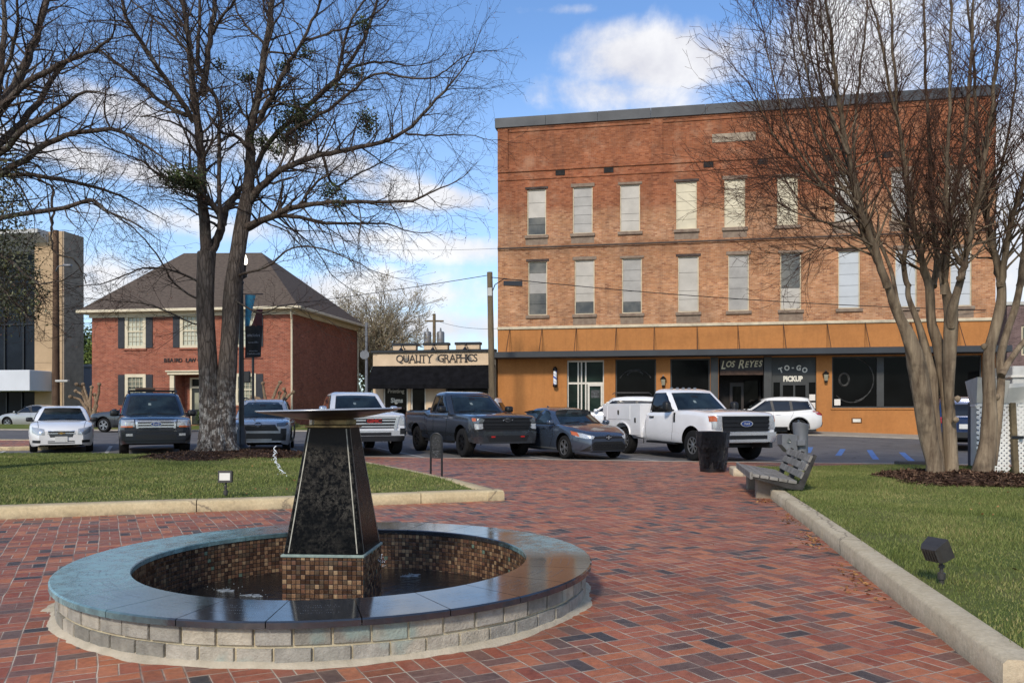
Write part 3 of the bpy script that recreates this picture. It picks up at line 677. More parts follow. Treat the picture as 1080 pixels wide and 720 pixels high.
mb = MB(); mb.lathe([(.001, 1.300), (.14, 1.300), (.22, 1.306), (.35, 1.328), (.47, 1.352), (.535, 1.366), (.541, 1.372), (.536, 1.377), (.46, 1.371), (.3, 1.352), (.001, 1.345)], 64)
bw = mb.build('bowl', m_bowl, fo, 50); bw.rotation_euler = (radians(.4), radians(-1.25), 0); bw.location = (ped.x, ped.y, -.0)
MB().tube([(.541*cos(2*pi*k/64), .541*sin(2*pi*k/64), 1.374) for k in range(65)], .0055, 8, False).build('rim', M('rim_glint', '#c3c8cc', .25, metal=.5, var=.1, scale=8), bw, 80)  # added ring, its pale colour painting the sky glint along the lip
MB().lathe([(.001, 1.362), (.40, 1.366)], 48, (0, 0, 0)).build('bowl_water', m_water, bw)
# ------------------------------------------------------------------ plaza furniture
m_black = M('black_metal', '#141416', .38, var=.2, scale=9)
m_wood = M('weathered_wood', '#8c8880', .85, var=.25, scale=7, bump=.7, bscale=40, c2='#625e57')
m_woodd = M('dark_wet_wood', '#3a3733', .8, var=.3, scale=6, bump=.5, bscale=40)
ang = atan2(.984, .18)
b = thing('park_bench', 'weathered grey slatted bench on concrete blocks at the lawn corner', 'bench', (3.60, 12.45, 0), ang)   # local x runs away along the kerb, local -y is to the right
def slat(x0, x1, y, z, w_, th, tilt):
    mb = MB(); mb.bbox(x0, x1, -w_/2, w_/2, -th/2, th/2, .006)
    R_ = Matrix.Translation((0, y, z)) @ Matrix.Rotation(tilt, 4, 'X'); mb.v = [tuple(R_ @ Vector(p)) for p in mb.v]; return mb
seat_t = radians(9)
mb = MB()
for i in range(5):
    y = -.07-.135*i; s_ = slat(0, 2.35, y, .385+y*.16, .122, .05, seat_t); mb.add(s_.v, s_.f)
s_ = slat(0, 2.35, -.012, .372, .11, .045, radians(88)); mb.add(s_.v, s_.f)
mb.build('seat', m_wood, b)
mb = MB()
for i in range(3):
    z = .38+.125*i; y = -.70-.05-.055*i-.01; s_ = slat(.03, 2.32, y, z, .108, .045, radians(-66)); mb.add(s_.v, s_.f)
mb.build('backrest', m_wood, b)
for x in (.06, 1.15, 2.26):
    mb = MB(); mb.loft([[(x-.04, y, z) for y, z in ((-.04, .33), (-.04, .36), (-.70, .255), (-.92, .70), (-.96, .68), (-.76, .17), (-.62, .17))], [(x+.04, y, z) for y, z in ((-.04, .33), (-.04, .36), (-.70, .255), (-.92, .70), (-.96, .68), (-.76, .17), (-.62, .17))]])
    mb.build('bracket', m_woodd, b)
for x in (.35, 1.75):
    mb = MB(); mb.bbox(x, x+.2, -.62, -.12, -.02, .30, .02); mb.build('leg', m_conc, b)

t_ = thing('trash_can', 'black trash can lined with a glossy black plastic bag', 'trash can', (4.43, 18.2, 0))
def bagm():
    N = NT('black_plastic_bag'); o = N.obj(); mp = N.n('Mapping', {'Vector': o, 'Scale': (1, 1, .45)}).outputs[0]
    h = N.n('TexVoronoi', {'Vector': N.n('VectorMath', {0: mp, 1: N.noise(o, 5, 4, .6, 1)}, operation='ADD').outputs[0], 'Scale': 7.0}).outputs[0]
    N.bs(Base_Color=lin('#0c0c0d'), Roughness=.16, Specular_IOR_Level=.6, Normal=N.bump(h, 1.0, .12)); return N.m
m_bag = bagm(); rs = random.Random(2)
def rough_lathe(prof, n, amp, seed):
    rs = random.Random(seed); mb = MB(); ph = [rs.uniform(0, 6.28) for _ in range(8)]; rings = []
    for i, (r, z) in enumerate(prof):
        rings.append([((r+amp*sin(5*a+ph[0]+z*4)+amp*.6*sin(11*a+ph[1]-z*9)+amp*.7*sin(23*a+ph[2]+sin(z*14)*2)+rs.uniform(-amp, amp)*.3)*cos(a), (r+amp*sin(5*a+ph[0]+z*4)+amp*.6*sin(11*a+ph[1]-z*9)+amp*.7*sin(23*a+ph[2]+sin(z*14)*2)+rs.uniform(-amp, amp)*.3)*sin(a), z) for a in [2*pi*k/n for k in range(n)]])
    return mb.loft(rings, False)
MB().lathe([(.01, .0), (.275, .0), (.28, .03), (.31, .6)], 40).build('bin_body', m_black, t_, 40)
rough_lathe([(.285, .07), (.298, .2), (.31, .35), (.322, .5), (.33, .56)], 90, .008, 4).build('liner', m_bag, t_, 70)
rough_lathe([(.335, .53), (.352, .555), (.355, .66), (.352, .78), (.362, .86), (.358, .882), (.335, .885), (.31, .86), (.30, .7)], 90, .009, 5).build('bag_collar', m_bag, t_, 70)

m_grey = M('grey_metal', '#77797c', .5, metal=.2, var=.12, scale=4)
d = thing('drinking_fountain', 'grey two-level drinking fountain standing behind the bench', 'drinking fountain', (5.74, 16.4, .05))
MB().loft([[( (.135+.02*(z > .8))*cos(a)*1.0, .15*sin(a), z) for a in [2*pi*k/20 for k in range(20)]] for z in (-.05, .0, .8, 1.0)]+[[(.15*cos(a), .16*sin(a), 1.02+.04*(cos(a) < 0)) for a in [2*pi*k/20 for k in range(20)]]]).build('pedestal', m_grey, d, 40)
MB().loft([[(-.42, y, z) for y, z in ((-.15, .62), (.15, .62), (.15, .82), (-.15, .82))], [(-.3, y, z) for y, z in ((-.17, .48), (.17, .48), (.17, .835), (-.17, .835))], [(-.12, y, z) for y, z in ((-.16, .42), (.16, .42), (.16, .82), (-.16, .82))]]).build('basin', m_grey, d)
MB().lathe([(.001, 0), (.03, 0), (.035, -.02), (.04, -.02)], 14, (-.30, -.176, .7), axis='y').build('push_button', M('steel', '#9a9a98', .25, metal=.9, var=.1), d, 40)
MB().tube([(-.03, 0, 1.02), (-.03, 0, 1.08), (-.06, -.02, 1.10)], .014, 8).build('spout', M('steel', '#9a9a98'), d, 40)
MB().bbox(-.14, .02, -.24, -.13, .6, .72, .015).build('bracket', m_grey, d)

h = thing('plaque_hoop', 'black arched metal hoop with a patterned plaque beside the lawn kerb', 'plaque stand', (-1.50, 16.35, 0), radians(-12))
pts = [(-.115, 0, 0), (-.115, 0, .78)]+[(-.115*cos(a), 0, .78+.115*sin(a)) for a in [pi*k/10 for k in range(1, 10)]]+[(.115, 0, .78), (.115, 0, 0)]
MB().tube(pts, .021, 10).build('frame', m_black, h, 50)
MB().loft([[(x, -.01, z) for x, z in [(-.1, .4)]+[(-.1*cos(a), .78+.1*sin(a)) for a in [pi*k/10 for k in range(11)]]+[(.1, .4)]], [(x, .01, z) for x, z in [(-.1, .4)]+[(-.1*cos(a), .78+.1*sin(a)) for a in [pi*k/10 for k in range(11)]]+[(.1, .4)]]]).build('plaque', M('black_plaque', '#0f0f11', .3, bump=.8, bscale=30, dist=.02), h)
mb = MB(); rs = random.Random(6)
for i in range(26):
    x, z = rs.uniform(-.075, .075), rs.uniform(.43, .82); s = rs.uniform(.006, .012); mb.lathe([(.001, -.016), (s*.7, -.015), (s, -.008)], 6, (x, 0, z), axis='y')
mb.build('relief', M('relief_metal', '#6c6d70', .35, metal=.5), h)
mb = MB()
for x in (-.115, .115): mb.lathe([(.001, .012), (.04, .012), (.045, 0)], 12, (x, 0, 0))
mb.build('foot_plate', m_black, h)

m_fix = M('bronze_fixture', '#3b3835', .5, var=.15, scale=12)
def floodlight(label, loc, rz, tilt, sc, lens):
    f = thing('garden_floodlight', label, 'floodlight', loc, rz, 'ground floodlights on the lawns'); f.scale = (sc,)*3
    MB().lathe([(.012, -.05), (.022, 0), (.022, .06), (.036, .062), (.036, .12), (.03, .125), (.018, .128), (.018, .17), (.028, .172), (.028, .20), (.001, .202)], 16).build('stake', m_fix, f, 40)
    MB().tube([(0, 0, .19), (0, .012, .23), (0, .02, .26)], .017, 10).build('knuckle', m_fix, f, 40)
    R_ = Matrix.Translation((0, .02, .25)) @ Matrix.Rotation(tilt, 4, 'X')
    mb = MB(); mb.loft([[(x*.82, .09, z*.8+.10) for x, z in ((-.1, -.085), (.1, -.085), (.1, .085), (-.1, .085))], [(x, .05, z+.10) for x, z in ((-.1, -.085), (.1, -.085), (.1, .085), (-.1, .085))], [(x*1.12, -.075, z*1.16+.10) for x, z in ((-.1, -.085), (.1, -.085), (.1, .085), (-.1, .085))], [(x*1.04, -.08, z*1.08+.10) for x, z in ((-.1, -.085), (.1, -.085), (.1, .085), (-.1, .085))]])
    for i in range(6): mb.box(-.085+.03*i, -.079+.03*i, .08, .10, .04, .16)
    mb.v = [tuple(R_ @ Vector(p)) for p in mb.v]; hd = mb.build('lamp_head', m_fix, f)
    mb = MB(); mb.bbox(-.085, .085, -.086, -.081, .04, .16, .002); mb.v = [tuple(R_ @ Vector(p)) for p in mb.v]; mb.build('lens', lens, hd)
    return f
m_lens = M('pale_lens', '#d8d6cc', .2, var=.05); m_lensd = M('dark_lens', '#3a3a38', .1, var=.05)
q = at(238, 523, 11.6); floodlight('small black floodlight on the left lawn with its white lens showing', (q.x, 11.6, zl(q.x, 11.6)-.01), radians(4), radians(-4), .86, m_lens)
q = at(993, 612, 5.85); floodlight('dark bronze floodlight on the right lawn seen from behind, tilted up', (q.x, 5.85, zr(q.x, 5.85)-.01), radians(112), radians(-28), .74, m_lensd)

# ---- street lamp with banner
L0 = (-7.66, 23.35)
lamp = thing('street_lamp', 'tall black street lamp with lit globe and dark banner, just behind the big tree', 'street lamp', (*L0, gnd(*L0)))
mb = MB(); mb.lathe([(.27, 0), (.27, .06), (.235, .09), (.225, .3), (.16, .36), (.13, .42), (.125, .75), (.10, .80), (.085, .9)], 16); mb.build('base', m_black, lamp, 35)
mb = MB(); mb.lathe([(.078, .85), (.072, 2.5), (.055, 4.9), (.075, 4.92), (.075, 4.97), (.05, 5.0), (.06, 5.1)], 14); mb.build('pole', m_black, lamp, 35)
mb = MB(); mb.lathe([(.06, 5.05), (.16, 5.12), (.17, 5.2), (.13, 5.24), (.14, 5.42), (.155, 5.44)], 16)
for k in range(4):
    a = pi/4+pi/2*k; mb.tube([(.14*cos(a), .14*sin(a), 5.42), (.175*cos(a), .175*sin(a), 5.6), (.1*cos(a), .1*sin(a), 5.78)], .012, 6)
mb.lathe([(.11, 5.77), (.12, 5.79), (.05, 5.85), (.02, 5.93), (.001, 5.96)], 14); mb.build('lantern_cage', m_black, lamp, 40)
MB().lathe([(.10, 5.42), (.165, 5.5), (.17, 5.6), (.13, 5.72), (.09, 5.78)], 20).build('globe', M('lit_globe', '#fff6e2', .3, var=.02, emit=2.6), lamp, 60)
m_banner = M('banner_black', '#16171b', .7, var=.15, scale=4); m_teal = M('banner_teal', '#2f86a8', .7, var=.25, scale=3, c2='#1d4e72'); m_red = M('banner_maroon', '#5b2b2c', .7)
for z, x1 in ((4.62, .62), (2.80, .62)): MB().tube([(0, 0, z), (x1, -.02, z)], .014, 8).build('banner_arm', m_black, lamp, 40)
def wavy(x0, x1, z0, z1, shp=None):
    v, f = [], []; nx, nz = 10, 14
    for j in range(nz+1):
        for i in range(nx+1):
            u, w_ = i/nx, j/nz; x = x0+(x1-x0)*u; z = z0+(z1-z0)*w_
            if shp: x, z = shp(u, w_, x, z)
            v.append((x, .035*sin(u*4+w_*3), z))
    for j in range(nz):
        for i in range(nx): a = j*(nx+1)+i; f.append((a, a+1, a+nx+2, a+nx+1))
    return MB().add(v, f)
bn = wavy(.10, .60, 2.82, 3.72, lambda u, w_, x, z: (x-.04*(1-w_)*u, z+.02*u)).build('banner', m_banner, lamp, 60)
wavy(.10, .40, 3.725, 4.6, lambda u, w_, x, z: (.10+(x-.10)*(.45+.55*w_), z)).build('banner_emblem', m_teal, bn, 60)
wavy(.28, .60, 3.726, 4.2, lambda u, w_, x, z: (.60-(.60-x)*(1-.5*w_), z)).build('banner_corner', m_red, bn, 60)
mb = MB(); rs = random.Random(9)
for z, h_, xs_ in ((3.42, .085, (.16, .54)), (3.24, .05, (.2, .5)), (3.0, .04, (.22, .46)), (2.92, .045, (.17, .52))):
    x = xs_[0]
    while x < xs_[1]:
        l = rs.uniform(.018, .03); yy = .035*sin((x-.1)/.5*4+(z-2.82)/.9*3)-.012
        mb.box(x, x+l*.45, yy-.002, yy, z, z+h_*rs.uniform(.6, 1)); mb.box(x, x+l, yy-.002, yy-.0005, z+(h_*.4 if rs.random() < .5 else 0), z+h_*.15+(h_*.4 if rs.random() < .5 else 0)); x += l+.012
mb.build('banner_print', M('banner_print', '#9aa1ab', .7), bn)
q = (-9.2, 29.3)
sp_ = thing('signal_post', 'thin black post with a small control box behind the street lamp', 'post', (*q, gnd(*q)))
MB().lathe([(.1, 0), (.1, .05), (.05, .1), (.045, 3.4), (.001, 3.42)], 12).build('pole', m_black, sp_, 40)
MB().bbox(-.36, -.1, -.09, .09, 2.25, 2.65, .02).build('control_box', m_black, sp_)
MB().bbox(-.1, .1, -.14, .0, 1.25, 1.7, .02).build('button_box', m_black, sp_)

# ---- lattice fence around the service corner
m_white = M('white_vinyl', '#d9d8d2', .5, var=.06, scale=3)
m_panel = M('grey_white_board', '#b9b8b1', .6, var=.12, scale=2, c2='#a3a29b')
m_post = M('treated_post', '#6f6148', .85, var=.25, scale=5, bump=.5, bscale=40)
fe = thing('lattice_fence', 'white diagonal lattice fence with grey boards along its top', 'fence', (9.02, 16.0, .06), radians(-3))
def lattice(name, P0, P1, z0, z1, parent):
    P0, P1 = Vector(P0), Vector(P1); L_ = (P1-P0).length; u = (P1-P0)/L_; n = Vector((-u.y, u.x, 0)); mb = MB(); H_ = z1-z0; w_, sp2 = .04, .098
    for s_, off in ((1, 0.), (-1, .009)):
        c = -H_ if s_ > 0 else 0.
        while c < (L_ if s_ > 0 else L_+H_):
            # line x = c + s*t, t in 0..H
            t0, t1 = 0., H_
            if s_ > 0: t0 = max(t0, -c); t1 = min(t1, L_-c)
            else: t0 = max(t0, c-L_); t1 = min(t1, c)
            if t1-t0 > .03:
                a = P0+u*(c+s_*t0)+Vector((0, 0, z0+t0)); b_ = P0+u*(c+s_*t1)+Vector((0, 0, z0+t1)); e = (u*(-s_)+Vector((0, 0, 1))).normalized()*(w_/2)
                A_ = [a-e+n*off, b_-e+n*off, b_+e+n*off, a+e+n*off]; mb.add(A_+[p+n*.008 for p in A_], [(0, 1, 2, 3), (7, 6, 5, 4), (0, 4, 5, 1), (3, 2, 6, 7)])
            c += sp2*1.0
    for z in (z0, z1-.05):
        a, b_ = P0+Vector((0, 0, z)), P1+Vector((0, 0, z)); mb.add([a-n*.012, b_-n*.012, b_+n*.022, a+n*.022]+[p+Vector((0, 0, .05)) for p in (a-n*.012, b_-n*.012, b_+n*.022, a+n*.022)], [(0, 3, 2, 1), (4, 5, 6, 7), (0, 1, 5, 4), (2, 3, 7, 6), (1, 2, 6, 5), (3, 0, 4, 7)])
    return mb.build(name, m_white, parent)
lattice('lattice_panel', (0, 0, 0), (.62, 0, 0), 0, 1.42, fe); lattice('lattice_panel', (.76, 0, 0), (2.6, .05, 0), 0, 1.42, fe); lattice('lattice_panel', (1.1, 2.5, 0), (0, 0.03, 0), 0, 1.42, fe)
mb = MB(); mb.bbox(-.05, .05, -.05, .05, 0, 1.44, .008); mb.v = [(x+.68+.07*(1.4-z)*0-.05*(z-.7), y-.03, z) for x, y, z in mb.v]; mb.build('post', m_post, fe)
MB().bbox(1.06, 1.16, 2.45, 2.55, 0, 1.46, .008).build('post', M('dark_post', '#46454a', .7), fe)
MB().bbox(.62, .84, -.09, -.04, .74, .8, .006).build('latch', m_black, fe)
mb = MB(); mb.loft([[(-.02, -.03, 1.43), (.52, -.05, 1.43), (.52, -.02, 1.43), (-.02, 0, 1.43)], [(-.08, -.2, 1.93), (.52, -.2, 1.86), (.52, -.17, 1.86), (-.08, -.17, 1.93)]]); mb.build('top_board', m_panel, fe)
mb = MB(); mb.loft([[(.53, -.04, 1.43), (2.6, .0, 1.43), (2.6, .03, 1.43), (.53, -.01, 1.43)], [(.53, -.14, 1.72), (2.6, -.1, 1.92), (2.6, -.07, 1.92), (.53, -.11, 1.8)]]); mb.build('top_board', m_panel, fe)
mb = MB(); mb.loft([[(-.02, -.03, 1.43), (1.08, 2.5, 1.43), (1.1, 2.5, 1.43), (.01, -.03, 1.43)], [(-.09, -.2, 1.93), (.98, 2.5, 1.93), (1.0, 2.5, 1.93), (-.06, -.2, 1.93)]]); mb.build('top_board', m_panel, fe)
q = (9.9, 19.3); MB().bbox(-.9, .05, -.15, .15, 0, .16, .02).build('wheel_stop', M('dark_concrete', '#55524e', .85), None, None, None, (q[0], q[1], 0))
tag(bpy.data.objects['wheel_stop'], 'low dark concrete wheel stop behind the lattice fence', 'wheel stop')

mb = MB(); mb.bbox(-.21, .21, -.36, .36, -.05, .165, .025); cb = mb.build('concrete_block', m_kerb, None, None, None, (4.80, 17.25, 0)); cb.rotation_euler = (0, 0, radians(-8)); tag(cb, 'low pale concrete block on the brick between trash can and bench', 'concrete block')
# ---- painted lines on the asphalt
m_lw = M('white_line_paint', '#b9b8b2', .7, var=.35, scale=6, c2='#7d7b78', coords='pos'); m_lb = M('blue_line_paint', '#4d7fc0', .7, var=.3, scale=6, c2='#4a648c', coords='pos')
def gpt(px, py):
    d = CAM_H*FPX/(py-HY)
    for _ in range(6):
        X_ = (px-CX)/FPX*d; d = (CAM_H-gnd(X_, d))*FPX/(py-HY)
    return Vector(((px-CX)/FPX*d, d, 0))
def line(a, b, w_, m, mb):
    a, b = Vector(a), Vector(b); d = (b-a).normalized(); n = Vector((-d.y, d.x, 0))*w_/2; K = max(2, int((b-a).length/1.2)); pts = [a+(b-a)*i/K for i in range(K+1)]; v = []
    for p in pts:
        for q in (p-n, p+n): v.append((q.x, q.y, gnd(q.x, q.y)-.008))
    mb.add(v, [(2*i, 2*i+2, 2*i+3, 2*i+1) for i in range(K)])
mb = MB()
for x0, y0, a in ((-15.6, 24.85, 24), (-12.2, 24.7, 24), (-9.0, 24.55, 24), (-5.9, 24.4, 24), (-2.55, 23.75, 24), (1.0, 22.85, 24), (3.9, 22.1, 24), (7.6, 21.4, 24)):
    line((x0, y0, 0), (x0-sin(radians(a))*5.2, y0+cos(radians(a))*5.2, 0), .11, m_lw, mb)
mb.build('stall_line', m_lw, None, None, 'structure')
mb = MB()
for (a, b_) in (((889, 473), (884, 480)), ((917, 474), (924, 484)), ((951, 476.5), (966, 489)), ((855, 471), (852, 477))):
    line(gpt(*a), gpt(*b_), .17, m_lb, mb)
mb.build('blue_stall_line', m_lb, None, None, 'structure')
# ------------------------------------------------------------------ buildings
class Facade:
    """a vertical plane through O turned by yaw (right end nearer); F gives (along, height) of the point seen at a photo pixel"""
    def __init__(s, O, yaw): s.O = Vector(O); s.u = Vector((cos(yaw), -sin(yaw), 0)); s.n = Vector((sin(yaw), cos(yaw), 0)); s.yaw = yaw
    def F(s, px, py, off=0.):
        r = Vector(((px-CX)/FPX, 1, -(py-HY)/FPX)); c = Vector((0, 0, CAM_H)); t = ((s.O-s.n*off)-c).dot(s.n)/r.dot(s.n); p = c+r*t-s.O
        return p.dot(s.u), p.z
def holed_wall(mb, s0, s1, z0, z1, holes, dep=.18, mi=0):
    """front wall in the plane y=0 with rectangular openings and their reveals"""
    X_ = sorted({s0, s1}|{h[0] for h in holes}|{h[1] for h in holes}); Z_ = sorted({z0, z1}|{h[2] for h in holes}|{h[3] for h in holes})
    X_ = [x for x in X_ if s0 <= x <= s1]; Z_ = [z for z in Z_ if z0 <= z <= z1]
    for a, b in zip(X_, X_[1:]):
        for c, d in zip(Z_, Z_[1:]):
            x, z = (a+b)/2, (c+d)/2
            if any(h[0] < x < h[1] and h[2] < z < h[3] for h in holes): continue
            mb.add([(a, 0, c), (b, 0, c), (b, 0, d), (a, 0, d)], [(0, 1, 2, 3)], mi)
    for a, b, c, d in holes:
        mb.add([(a, 0, c), (b, 0, c), (b, 0, d), (a, 0, d), (a, dep, c), (b, dep, c), (b, dep, d), (a, dep, d)], [(0, 4, 5, 1), (1, 5, 6, 2), (2, 6, 7, 3), (3, 7, 4, 0)], mi)
    return mb
def glass_mat(name, c, rough=.04, var=.3, scale=.7, c2=None):
    if name in MATS: return MATS[name]
    N = NT(name); o = N.obj(); n_ = N.noise(o, scale, 4, .6)
    N.bs(Base_Color=N.mix(N.ramp(n_, [(.35, (0, 0, 0)), (.65, (1, 1, 1))]), lin(c), lin(c2 or c)), Roughness=rough, Specular_IOR_Level=.06, Normal=N.bump(N.noise(o, .9, 2, .5), .08, .03)); MATS[name] = N.m; return N.m
# ---- the big brick block
YAW = radians(10.9); G = .22
mbd = thing('brick_building', 'three-storey red brick commercial block with orange shopfronts and a dark metal parapet', 'building', (-.74, 43, 0), -YAW)
fc = Facade((-.74, 43, 0), YAW); F = fc.F
s_end = F(1050, 300)[0]; ztop = F(524.5, 134)[1]; z_or = F(530, 345.5)[1]; z_ca = F(530, 374)[1]-.15
wins = []
up = [(556, 576, 200, 249), (604, 625, 198, 248), (654, 675, 195, 246), (713, 735, 192, 243), (764, 786, 189, 240), (819.5, 841.5, 187, 237.5), (880, 903, 184, 235), (940, 963, 181, 232), (1000, 1024, 178, 229)]
lo = [(557, 577, 277.5, 334), (606, 627, 275, 332), (656, 677, 273, 330.5), (715, 737, 270, 330), (768, 790, 268.5, 329), (823, 845, 266.5, 327), (884, 907, 265, 325), (944, 967, 263, 323), (1002, 1025, 261, 321)]
for row, L_ in enumerate((up, lo)):
    zt = sum(F(a, c)[1] for a, b, c, d in L_)/9; zb_ = sum(F(a, d)[1] for a, b, c, d in L_)/9
    for k, (a, b, c, d) in enumerate(L_): wins.append((F(a, 300)[0], F(b, 300)[0], zb_, zt, row, k))
Bd = '#7c4030 #94543c #8a4a35 #a5654a #6e3529'.split(); 
zz_ = lambda y: F(530, y)[1]
m_bb = wall_brick_mat('old_painted_brick', '#99694b #b98862 #a57652 #c49874 #8c5e43'.split(), '#b7a28a', zones=[(0, (1, 1, 1)), (zz_(300), (1.06, .98, .9)), (zz_(275), (1.02, .93, .85)), (zz_(262), (.72, .66, .62)), (zz_(254), (1.05, 1.0, .98)), (zz_(232), (.9, .82, .76)), (zz_(220), (.72, .50, .43)), (zz_(190), (.76, .49, .41)), (zz_(160), (.72, .48, .40)), (zz_(127)+.5, (.64, .43, .36))], stain=.32)
m_side = wall_brick_mat('side_brick', '#7a4a3a #8d5b47 #6c3f31'.split(), '#8f7c6c')
mb = MB(); holed_wall(mb, 0, s_end, z_or, ztop, [w_[:4] for w_ in wins], .2)
DP = 26.
mb.add([(s_end, 0, -.5), (s_end, DP, -.5), (s_end, DP, ztop), (s_end, 0, ztop), (0, 0, -.5), (0, DP, -.5), (0, DP, ztop), (0, 0, ztop)], [(0, 1, 2, 3), (4, 7, 6, 5), (1, 5, 6, 2)])
mb.build('wall', m_bb, mbd)
MB().box(.02, s_end-.02, .05, DP-.05, ztop-1.2, ztop-1.0).build('roof', M('tar_roof', '#3c3c3d', .9), mbd)
m_darkmetal = M('dark_metal', '#33373b', .5, metal=.2, var=.12, scale=.8)
zc0, zc1 = F(524.5, 136)[1], F(524, 126)[1]
mb = MB()
for k in range(9): a, b_ = -.12+(s_end+.24)*k/9, -.12+(s_end+.24)*(k+1)/9-.015; mb.box(a, b_, -.16, .4, zc0, zc1)
mb.box(-.10, .35, .4, DP, zc0, zc1); mb.box(s_end-.35, s_end+.10, .4, DP, zc0, zc1)
mb.build('parapet_cap', m_darkmetal, mbd)
# brick relief of the upper storey: piers, corbel lines and belts
mb = MB(); zb1, zb2 = F(530, 189)[1], F(530, 180)[1]
zk = F(600, 138)[1]
for a, b_ in ((0, F(536, 200)[0]), (F(686, 200)[0], F(699, 200)[0]), (F(862, 200)[0], F(874, 200)[0]), (s_end-.45, s_end)): mb.box(a+.002, b_-.002, -.07, -.001, zb2, zc0-.002)
mb.box(0.001, s_end-.001, -.075, -.001, zk+.25, zc0-.004); mb.box(.6, s_end-.6, -.045, -.001, zk+.1, zk+.248)
mb.box(.001, s_end-.001, -.045, -.001, zb1-.10, zb1); mb.box(.001, s_end-.001, -.06, -.001, zb2-.12, zb2-.002)
zm0, zm1 = F(530, 264)[1], F(530, 260)[1]; mb.box(.001, s_end-.001, -.06, -.001, zm0, zm1)
mb.build('brick_relief', m_bb, mbd)
m_rust = M('dark_gutter_line', '#4a3c34', .8, var=.3, scale=2)
MB().box(.002, s_end-.002, -.09, -.061, zm0+.05, zm0+.11).build('belt_flashing', m_rust, mbd)
a, z1_ = F(751, 140); b_, z0_ = F(797, 148); MB().bbox(a, b_, -.03, .02, z0_, z0_+.42, .01).build('name_stone', M('name_stone_tan', '#a0917c', .85, var=.2, scale=3), mbd)
for px in (586, 637, 742, 799, 868, 930):
    s_ = F(px, 200)[0]; MB().box(s_, s_+.48, -.047, -.043, zb1+.0+.03, zb2-.15).build('attic_vent', M('vent_dark', '#1d1a18', .9), mbd)
# windows
m_frame = M('cream_frame', '#cbbd9f', .6, var=.15, scale=3); m_sill = M('brown_sill', '#6d5a4b', .85, var=.3, scale=4, c2='#8a7a68', bump=.3)
pan = [M('window_panel_a', '#b4ada0', .4, var=.12, scale=1.2), M('window_panel_b', '#a49f96', .35, var=.15, scale=1.2), M('window_panel_sun_glint', '#cfc3a4', .3, var=.12, scale=1.), M('window_panel_d', '#b6babb', .4, var=.06, scale=1.)]
pg = glass_mat('window_glass_old', '#4b4f50', .08, c2='#7c7a72')
rs = random.Random(4)
for (a, b_, z0_, z1_, row, k) in wins:
    mb = MB(); fw = .05
    for q in ((a+.004, a+fw, z0_+.004, z1_-.004), (b_-fw, b_-.004, z0_+.004, z1_-.004), (a+fw, b_-fw, z0_+.004, z0_+fw), (a+fw, b_-fw, z1_-fw, z1_-.004)): mb.box(q[0], q[1], .05, .14, q[2], q[3])
    wo = mb.build('window', m_frame, mbd)
    m = pan[2] if row == 0 and k in (3, 4, 5) else (pan[3] if row == 1 and k >= 6 else pan[(k+row) % 2])  # yellow panels: sun reflection painted into the middle upper windows
    mb = MB(); n_ = 5; zz0, zz1 = z0_+fw, z1_-fw; cuts = [0, .2, .4, .6, .8, 1] if (row+k) % 2 else [0, .22, .38, .72, 1]
    for c0, c1 in zip(cuts, cuts[1:]):
        g = rs.uniform(-.006, .006); mi = 1 if (row == 0 and k == 0 and c0 < .35) or (row == 1 and k in (0,) and (c0 < .25 or c0 > .7)) or (row == 1 and k in (1, 2) and c0 < .1) or (row == 1 and k == 5 and c0 > .3) else 0
        mb.box(a+fw, b_-fw, .09+g, .13, zz0+(zz1-zz0)*c0+.012, zz0+(zz1-zz0)*c1-.004, mi)
    mb.box(a+fw, b_-fw, .131, .135, zz0, zz1, 1)
    mb.build('pane', [m, pg], wo)
    mb = MB(); mb.bbox(a-.12, b_+.12, -.09, .06, z0_-.16, z0_-.003, .012); mb.build('sill', m_sill, wo)
    mb = MB(); mb.bbox(a-.1, b_+.1, -.035, .04, z1_+.003, z1_+.13+.05*(k % 3 == 1), .01); mb.build('lintel', m_sill if k % 3 else m_rust, wo)
    if rs.random() < .8:
        mb = MB(); mb.box(a-.08, b_+.08, -.0035, -.002, z0_-.55, z0_-.17); mb.build('stain_patch', m_sill, wo)
# orange band, canopy and shopfronts
def orange():
    N = NT('orange_paint'); o = N.obj(); a = N.noise(o, .7, 5, .6); b = N.noise(o, 7, 5, .7)
    col = N.mix(N.ramp(a, [(.3, (0, 0, 0)), (.7, (1, 1, 1))]), lin('#b07640'), lin('#a36b38')); col = N.mix(1, col, N.ramp(b, [(.25, (.86,)*3), (.6, (1.03,)*3)]), 'MULTIPLY'); sk = N.noise(N.n('Mapping', {'Vector': o, 'Scale': (1, 1, .12)}).outputs[0], 3.5, 6, .7); col = N.mix(N.ramp(sk, [(.5, (0, 0, 0)), (.75, (.5,)*3)]), col, lin('#86592f'))
    N.bs(Base_Color=col, Roughness=.75, Specular_IOR_Level=.3, Normal=N.bump(N.noise(o, 25, 4, .6), .25, .01)); return N.m
m_or = orange(); zg = -.2
mb = MB()
seams = [F(px, 350)[0] for px in (538, 572, 608, 650, 690, 735, 778, 826, 872, 912, 960, 1010)]; e = [0]+seams+[s_end]
for a, b_ in zip(e, e[1:]): mb.box(a+.012, b_-.012, -.05, .0, z_ca+.05, z_or-.12)
mb.build('orange_band', m_or, mbd)
MB().box(0, s_end, -.03, 0, z_ca+.05, z_or-.1).build('band_backing', M('seam_dark', '#5a3616', .8), mbd)
MB().bbox(-.02, s_end+.02, -.12, .02, z_or-.118, z_or+.03, .02).build('cream_trim', m_frame, mbd)
CAN = 1.15
MB().bbox(-.25, s_end+.3, -CAN, 0.1, z_ca-.08, z_ca+.22, .02).build('canopy', m_darkmetal, mbd)
